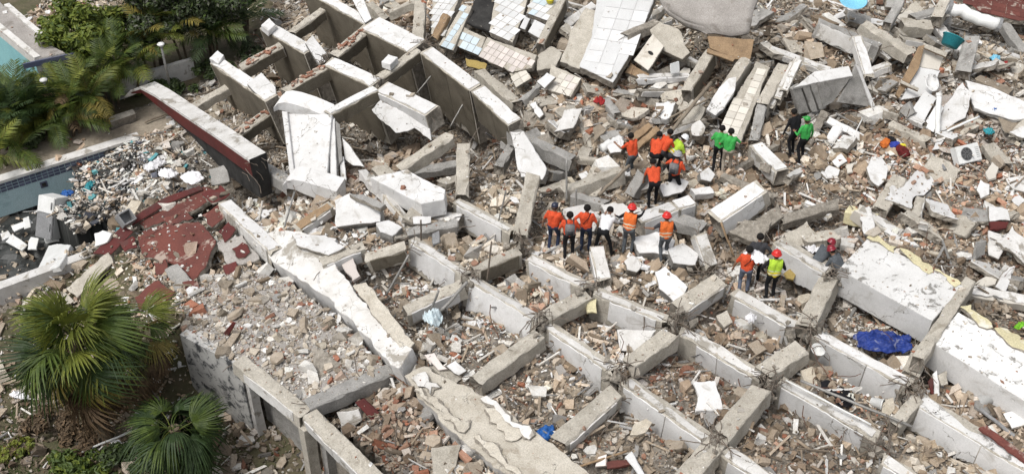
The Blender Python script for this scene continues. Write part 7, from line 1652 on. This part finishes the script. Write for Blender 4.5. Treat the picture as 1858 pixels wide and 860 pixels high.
# things in the pool
def fridge():
    c = at(92, 430, 0.35); root = obj('refrigerator', None, None, Matrix.Translation(c) @ Matrix.Rotation(-0.35, 4, 'Z') @ Matrix.Rotation(-0.5, 4, 'X')); tag(root, 'white refrigerator tipped over in the pool debris', 'refrigerator')
    for nm, cc, hh, mt in (('cabinet', (0, 0, 0.7), (0.32, 0.30, 0.7), 'plastic_white'), ('door', (0, -0.34, 0.42), (0.32, 0.035, 0.42), 'plastic_grey'), ('freezer_door', (0, -0.34, 1.13), (0.32, 0.035, 0.27), 'plastic_white'), ('back_panel', (0, 0.31, 0.7), (0.29, 0.012, 0.64), 'plastic_grey')):
        mb = MB(); mb.box(cc, hh); me = mb.mesh(nm, mt); bm = bmesh.new(); bm.from_mesh(me); bmesh.ops.bevel(bm, geom=list(bm.edges), offset=0.02 if hh[1] > 0.03 else 0.004, segments=2, affect='EDGES'); bm.to_mesh(me); bm.free(); k = obj(nm, me, root)
        if 'door' in nm: m2 = MB(); m2.box((0.24, -0.395, cc[2]), (0.015, 0.02, 0.12)); obj('handle', m2.mesh('handle', 'plastic_grey'), k)
fridge()
def crate(label, px, py, dz, sz, mat, rot, tilt, name='box', cat='box', group='boxes in the pool debris'):
    root = obj(name, None, None, Matrix.Translation(at(px, py, dz)) @ Matrix.Rotation(rot, 4, 'Z') @ Matrix.Rotation(tilt, 4, 'X')); tag(root, label, cat, group); a, b, c = sz; t = 0.02
    for nm, cc, hh in (('bottom', (0, 0, t), (a, b, t)), ('side', (a - t, 0, c), (t, b - 0.003, c - 0.003)), ('side', (-a + t, 0, c), (t, b - 0.003, c - 0.003)), ('side', (0, b - t, c), (a - 2 * t - 0.002, t, c - 0.006)), ('side', (0, -b + t, c), (a - 2 * t - 0.002, t, c - 0.006))):
        mb = MB(); mb.box(cc, hh); obj(nm, mb.mesh(nm, mat), root)
crate('open grey box beside the refrigerator', 126, 410, 0.3, (0.34, 0.3, 0.28), 'plastic_grey', 0.6, 0.6)
crate('small teal crate in the pool debris', 190, 398, 0.55, (0.2, 0.18, 0.2), 'sky_blue', 0.3, 0.4)
crate('grey box near the top of the red kerb strip', 226, 400, 0.7, (0.22, 0.2, 0.16), 'plastic_grey', 0.9, 0.7)
slab('rounded white mattress slab lying in the dark of the pool', [(66, 492, 0.45), (88, 446, 0.6), (104, 442, 0.6), (128, 444, 0.6), (118, 466, 0.5), (106, 484, 0.4)], 0.16, 'plastic_white', 'plastic_white', rag=0.02, name='mattress', cat='mattress', clamp=False, dust=0)
slab('square pale box board above the near pool wall', [(170, 424, 0.6), (186, 418, 0.65), (202, 424, 0.6), (194, 440, 0.4), (172, 448, 0.4)], 0.14, 'plastic_white', 'plastic_white', rag=0.03, name='board', cat='board', clamp=False, dust=0)
for i, (lb, pts) in enumerate([('white board floating at the left edge of the dark pool', [(10, 438, .2), (22, 424, .2), (50, 444, .2), (40, 454, .2)]), ('short white board right of the left edge one', [(52, 436, .25), (56, 430, .25), (70, 432, .25), (66, 452, .25), (50, 452, .2)]), ('white square board standing behind the floating ones', [(42, 396, .5), (52, 392, .5), (56, 412, .3), (44, 416, .3)]),
                               ('narrow white strip board under the refrigerator', [(80, 432, .2), (124, 426, .2), (126, 432, .2), (82, 440, .2)]), ('grey white board at the far left of the pool', [(0, 424, .2), (14, 418, .2), (22, 428, .2), (4, 436, .2)]), ('bent white board in the pool debris middle', [(20, 410, .3), (54, 398, .35), (60, 404, .3), (26, 420, .25)])]):
    slab(lb, pts, 0.05, 'plastic_white', 'plastic_white', rag=0.03, name='board', cat='board', clamp=False, group='boards in the pool', dust=0)
# white shards and panels the eye picks out on the right
for lb, pts, th, mt in [
    ('white square shard right of the lone green capped person', [(1510, 292, .35), (1526, 278, .4), (1538, 292, .35), (1520, 304, .3)], .08, Wt), ('star shaped white shard below the square one', [(1490, 314, .35), (1504, 300, .4), (1524, 308, .35), (1518, 322, .3), (1500, 324, .3)], .1, Wt),
    ('small cream shard between two white shards', [(1536, 298, .3), (1550, 294, .3), (1548, 312, .25), (1538, 314, .25)], .08, 'tile_cream'), ('five pointed white shard below the air conditioner', [(1772, 344, .3), (1778, 326, .35), (1796, 334, .35), (1796, 352, .3), (1780, 360, .25)], .08, Wt),
    ('cream pentagon shard right of the air conditioner', [(1788, 312, .35), (1800, 294, .4), (1812, 304, .4), (1808, 322, .35), (1794, 326, .3)], .08, 'tile_cream'), ('white wedge at the right edge above the reed mat', [(1832, 240, .5), (1858, 228, .5), (1880, 240, .5), (1856, 250, .4)], .12, Wt),
    ('white panel with maroon foot near the right edge', [(1796, 374, .75), (1828, 380, .75), (1834, 400, .5), (1796, 402, .5)], .12, Wt), ('pale door panel below the maroon footed panel', [(1794, 418, .5), (1816, 424, .5), (1826, 446, .35), (1812, 470, .2), (1794, 462, .2)], .08, Ww),
    ('maroon slab joining two pale panels near the right edge', [(1796, 402, .5), (1830, 402, .5), (1826, 414, .4), (1796, 420, .4)], .1, 'maroon'), ('grey board standing left of the pale door panel', [(1772, 440, .6), (1790, 436, .6), (1788, 462, .2), (1768, 474, .2)], .06, 'concrete_grey'),
    ('white long shard above the yellow strip', [(1604, 420, .35), (1612, 412, .4), (1636, 430, .35), (1628, 436, .3)], .08, Wt), ('white flake near the left of the roof slab', [(1568, 414, .35), (1586, 404, .35), (1592, 418, .3), (1576, 424, .3)], .08, Wt),
    ('pale triangular shard under the reed mat', [(1770, 514, .3), (1800, 494, .35), (1812, 500, .35), (1806, 516, .3), (1786, 520, .3)], .07, 'tile_cream'), ('white bone shaped shard right of the triangular one', [(1806, 520, .4), (1832, 484, .5), (1842, 482, .5), (1824, 530, .3)], .1, Wt),
    ('white square lump at the right edge middle', [(1836, 362, .35), (1850, 354, .4), (1862, 364, .35), (1848, 374, .3)], .12, Wt), ('pale panel at the right edge above the maroon ones', [(1826, 324, .35), (1858, 318, .35), (1870, 350, .3), (1838, 342, .3)], .08, Ww),
    ('white sheet left of the white pipe foot', [(1692, 272, .3), (1700, 256, .35), (1714, 250, .35), (1704, 270, .3)], .06, Wt), ('white leaning flake beside the worn white column slab', [(1006, 240, .6), (1024, 200, .9), (1056, 196, .9), (1040, 232, .6)], .1, Ww),
    ('grey white box slab on top centre rubble', [(1004, 226, .5), (1030, 206, .6), (1052, 214, .6), (1030, 240, .45)], .25, Ww), ('white splinter slab left of the grey white box', [(960, 190, .45), (972, 184, .5), (986, 208, .4), (978, 214, .35)], .08, Wt),
    ('pale double plank above the upper orange workers', [(1140, 250, .55), (1176, 222, .6), (1184, 230, .6), (1150, 258, .5)], .1, 'wood'), ('second pale plank above the upper orange workers', [(1152, 262, .55), (1190, 228, .62), (1198, 236, .6), (1160, 270, .5)], .1, 'wood'),
    ('white crumpled casing beside the rolled tube', [(1096, 262, .6), (1118, 246, .65), (1132, 256, .6), (1126, 276, .45), (1108, 278, .45)], .15, Wt), ('brown square board below the great white slab', [(1076, 232, .55), (1088, 224, .6), (1100, 236, .55), (1078, 258, .35)], .05, 'wood_grey'),
    ('yellowish stone block on the top centre brick heap', [(1142, 164, .55), (1164, 160, .55), (1172, 180, .4), (1148, 186, .4)], .2, 'tile_cream'), ('small mirror like panel right of the oval holed panel', [(1216, 116, .9), (1232, 112, .9), (1234, 132, .6), (1218, 136, .6)], .05, 'tile_white'),
    ('white broken slab near the feet of the white shirted person', [(1152, 330, .4), (1178, 322, .45), (1186, 338, .4), (1160, 346, .35)], .15, Ww), ('pale brick block left of the white casing', [(1050, 316, .3), (1064, 310, .35), (1072, 320, .3), (1056, 326, .25)], .15, Wt),
    ('white tile strip in the bottom cell of the front row', [(1134, 828, .35), (1146, 818, .4), (1170, 858, .3), (1160, 866, .25)], .06, 'tile_white'), ('brown brick slab in the bottom cell of the front row', [(1084, 828, .3), (1100, 822, .35), (1100, 844, .25), (1080, 846, .2)], .12, 'tile_pink'),
    ('dark red long brick in the bottom cell', [(1100, 838, .3), (1144, 830, .3), (1146, 842, .25), (1102, 850, .22)], .12, 'red_floor'), ('white long shard by the right roof slab', [(1692, 678, .5), (1700, 672, .55), (1706, 716, .3), (1698, 722, .25)], .1, Wt),
    ('brown rounded slab by the right roof slab', [(1702, 680, .5), (1718, 672, .55), (1722, 696, .4), (1708, 700, .35)], .12, 'concrete'), ('dark red board behind the white long shard', [(1684, 692, .45), (1692, 684, .5), (1698, 716, .25), (1690, 714, .25)], .06, 'maroon'),
    ('ochre square block in the upper second row cell', [(1064, 546, .4), (1082, 542, .4), (1084, 568, .2), (1066, 568, .2)], .12, 'yellow'), ('round ochre slab under the white beam near the green vested worker', [(1424, 494, .3), (1436, 486, .35), (1446, 494, .3), (1440, 508, .2), (1428, 504, .25)], .08, 'ochre'),
    ('pair of beige blocks in the second row cell', [(1300, 572, .35), (1318, 562, .4), (1330, 584, .3), (1314, 594, .25)], .15, 'concrete'), ('dark grey plate below the red floor', [(300, 488, .45), (322, 478, .5), (346, 506, .3), (318, 528, .2)], .06, 'concrete_grey'),
    ('cream block by the short rounded cross beam', [(1560, 664, .3), (1580, 652, .35), (1594, 662, .3), (1572, 676, .25)], .15, 'tile_cream'), ('wavy white plate in the right edge cell', [(1820, 750, .35), (1850, 742, .4), (1866, 770, .35), (1836, 776, .3)], .06, Wt),
    ('long rusty brick strip on the lower right beam', [(1776, 776, .75), (1790, 770, .78), (1870, 830, .7), (1860, 838, .66)], .08, 'red_floor'), ('pinkish tile piece on the diagonal beam lower half', [(770, 644, .5), (788, 640, .5), (812, 668, .4), (796, 672, .4)], .08, 'tile_pink'),
    ('white brick at the right of the diagonal beam', [(810, 664, .45), (826, 654, .5), (846, 672, .45), (832, 680, .4)], .12, Wt), ('small white square block by the front row left beam', [(748, 394, .6), (782, 392, .6), (782, 404, .5), (750, 406, .5)], .15, Wt),
    ('round fan casing beside the left front row beam', [(784, 424, .55), (796, 418, .6), (798, 440, .4), (786, 444, .4)], .1, 'plastic_grey'), ('pink lump slab above the low roof by the diagonal beam', [(620, 480, .4), (640, 468, .45), (654, 500, .35), (640, 510, .3)], .1, 'tile_pink')]:
    slab(lb, pts, th, mt, 'core' if mt in (Wt, Ww, 'concrete') else mt, rag=0.05, name='fragment' if 'block' not in lb else 'block', cat='fragment', group='loose fragments in the rubble', clamp=False, dust=3)
# blue dish at the very top
mb = MB(); mb.lathe([(0.05, 0), (0.3, 0.05), (0.48, 0.16), (0.5, 0.17), (0.46, 0.17), (0.28, 0.08), (0.03, 0.04)], 22)
o_ = obj('blue_basin', mb.mesh('blue_basin', 'sky_blue', True), None, Matrix.Translation(at(1546, 6, 1.25)) @ Matrix.Rotation(0.3, 4, 'X')); tag(o_, 'round pale blue basin at the top edge', 'basin')
# oval hole of the white panel
mb = MB(); mb.lathe([(0.06, 0), (0.06, 0.012)], 16); o_ = [q for q in bpy.data.objects if q.name == 'door_panel'][0]
obj('oval_hole', mb.mesh('oval_hole', 'void_shade'), o_, Matrix.Translation((0.05, 0.0, 0.002)) @ Matrix.Scale(1.9, 4, (1, 0, 0)))
def tell_apart():
    """things that would share a label are told apart by their place among their likes"""
    byl = {}
    for o in bpy.data.objects:
        if o.parent is None and 'label' in o.keys() and o.get('kind') == 'thing': byl.setdefault(o['label'], []).append(o)
    for lb, os_ in byl.items():
        if len(os_) < 2: continue
        xy = {o: proj(*o.location) for o in os_}
        dx = max(v[0] for v in xy.values()) - min(v[0] for v in xy.values()); dy = max(v[1] for v in xy.values()) - min(v[1] for v in xy.values())
        ax = 0 if dx >= dy else 1; srt = sorted(os_, key=lambda o: xy[o][ax]); k = len(srt)
        num = {2: 'two', 3: 'three', 4: 'four', 5: 'five', 6: 'six', 7: 'seven', 8: 'eight'}.get(k, 'several')
        if k == 2: w = ('the left of two', 'the right of two') if ax == 0 else ('the upper of two', 'the lower of two')
        else: w = [('leftmost' if ax == 0 else 'uppermost') + ' of ' + num] + [('second', 'third', 'fourth', 'fifth', 'sixth', 'seventh')[min(i, 5)] + (' from left' if ax == 0 else ' from top') for i in range(k - 2)] + [('rightmost' if ax == 0 else 'lowest') + ' of ' + num]
        for o, t in zip(srt, w):
            full = lb + ', ' + t
            o['label'] = full if len(full.split()) <= 16 else full.replace('well ', '').replace('beam fragment', 'fragment').replace(' of two', '').replace('flat slab', 'slab')
bpy.context.view_layer.update()
tell_apart()
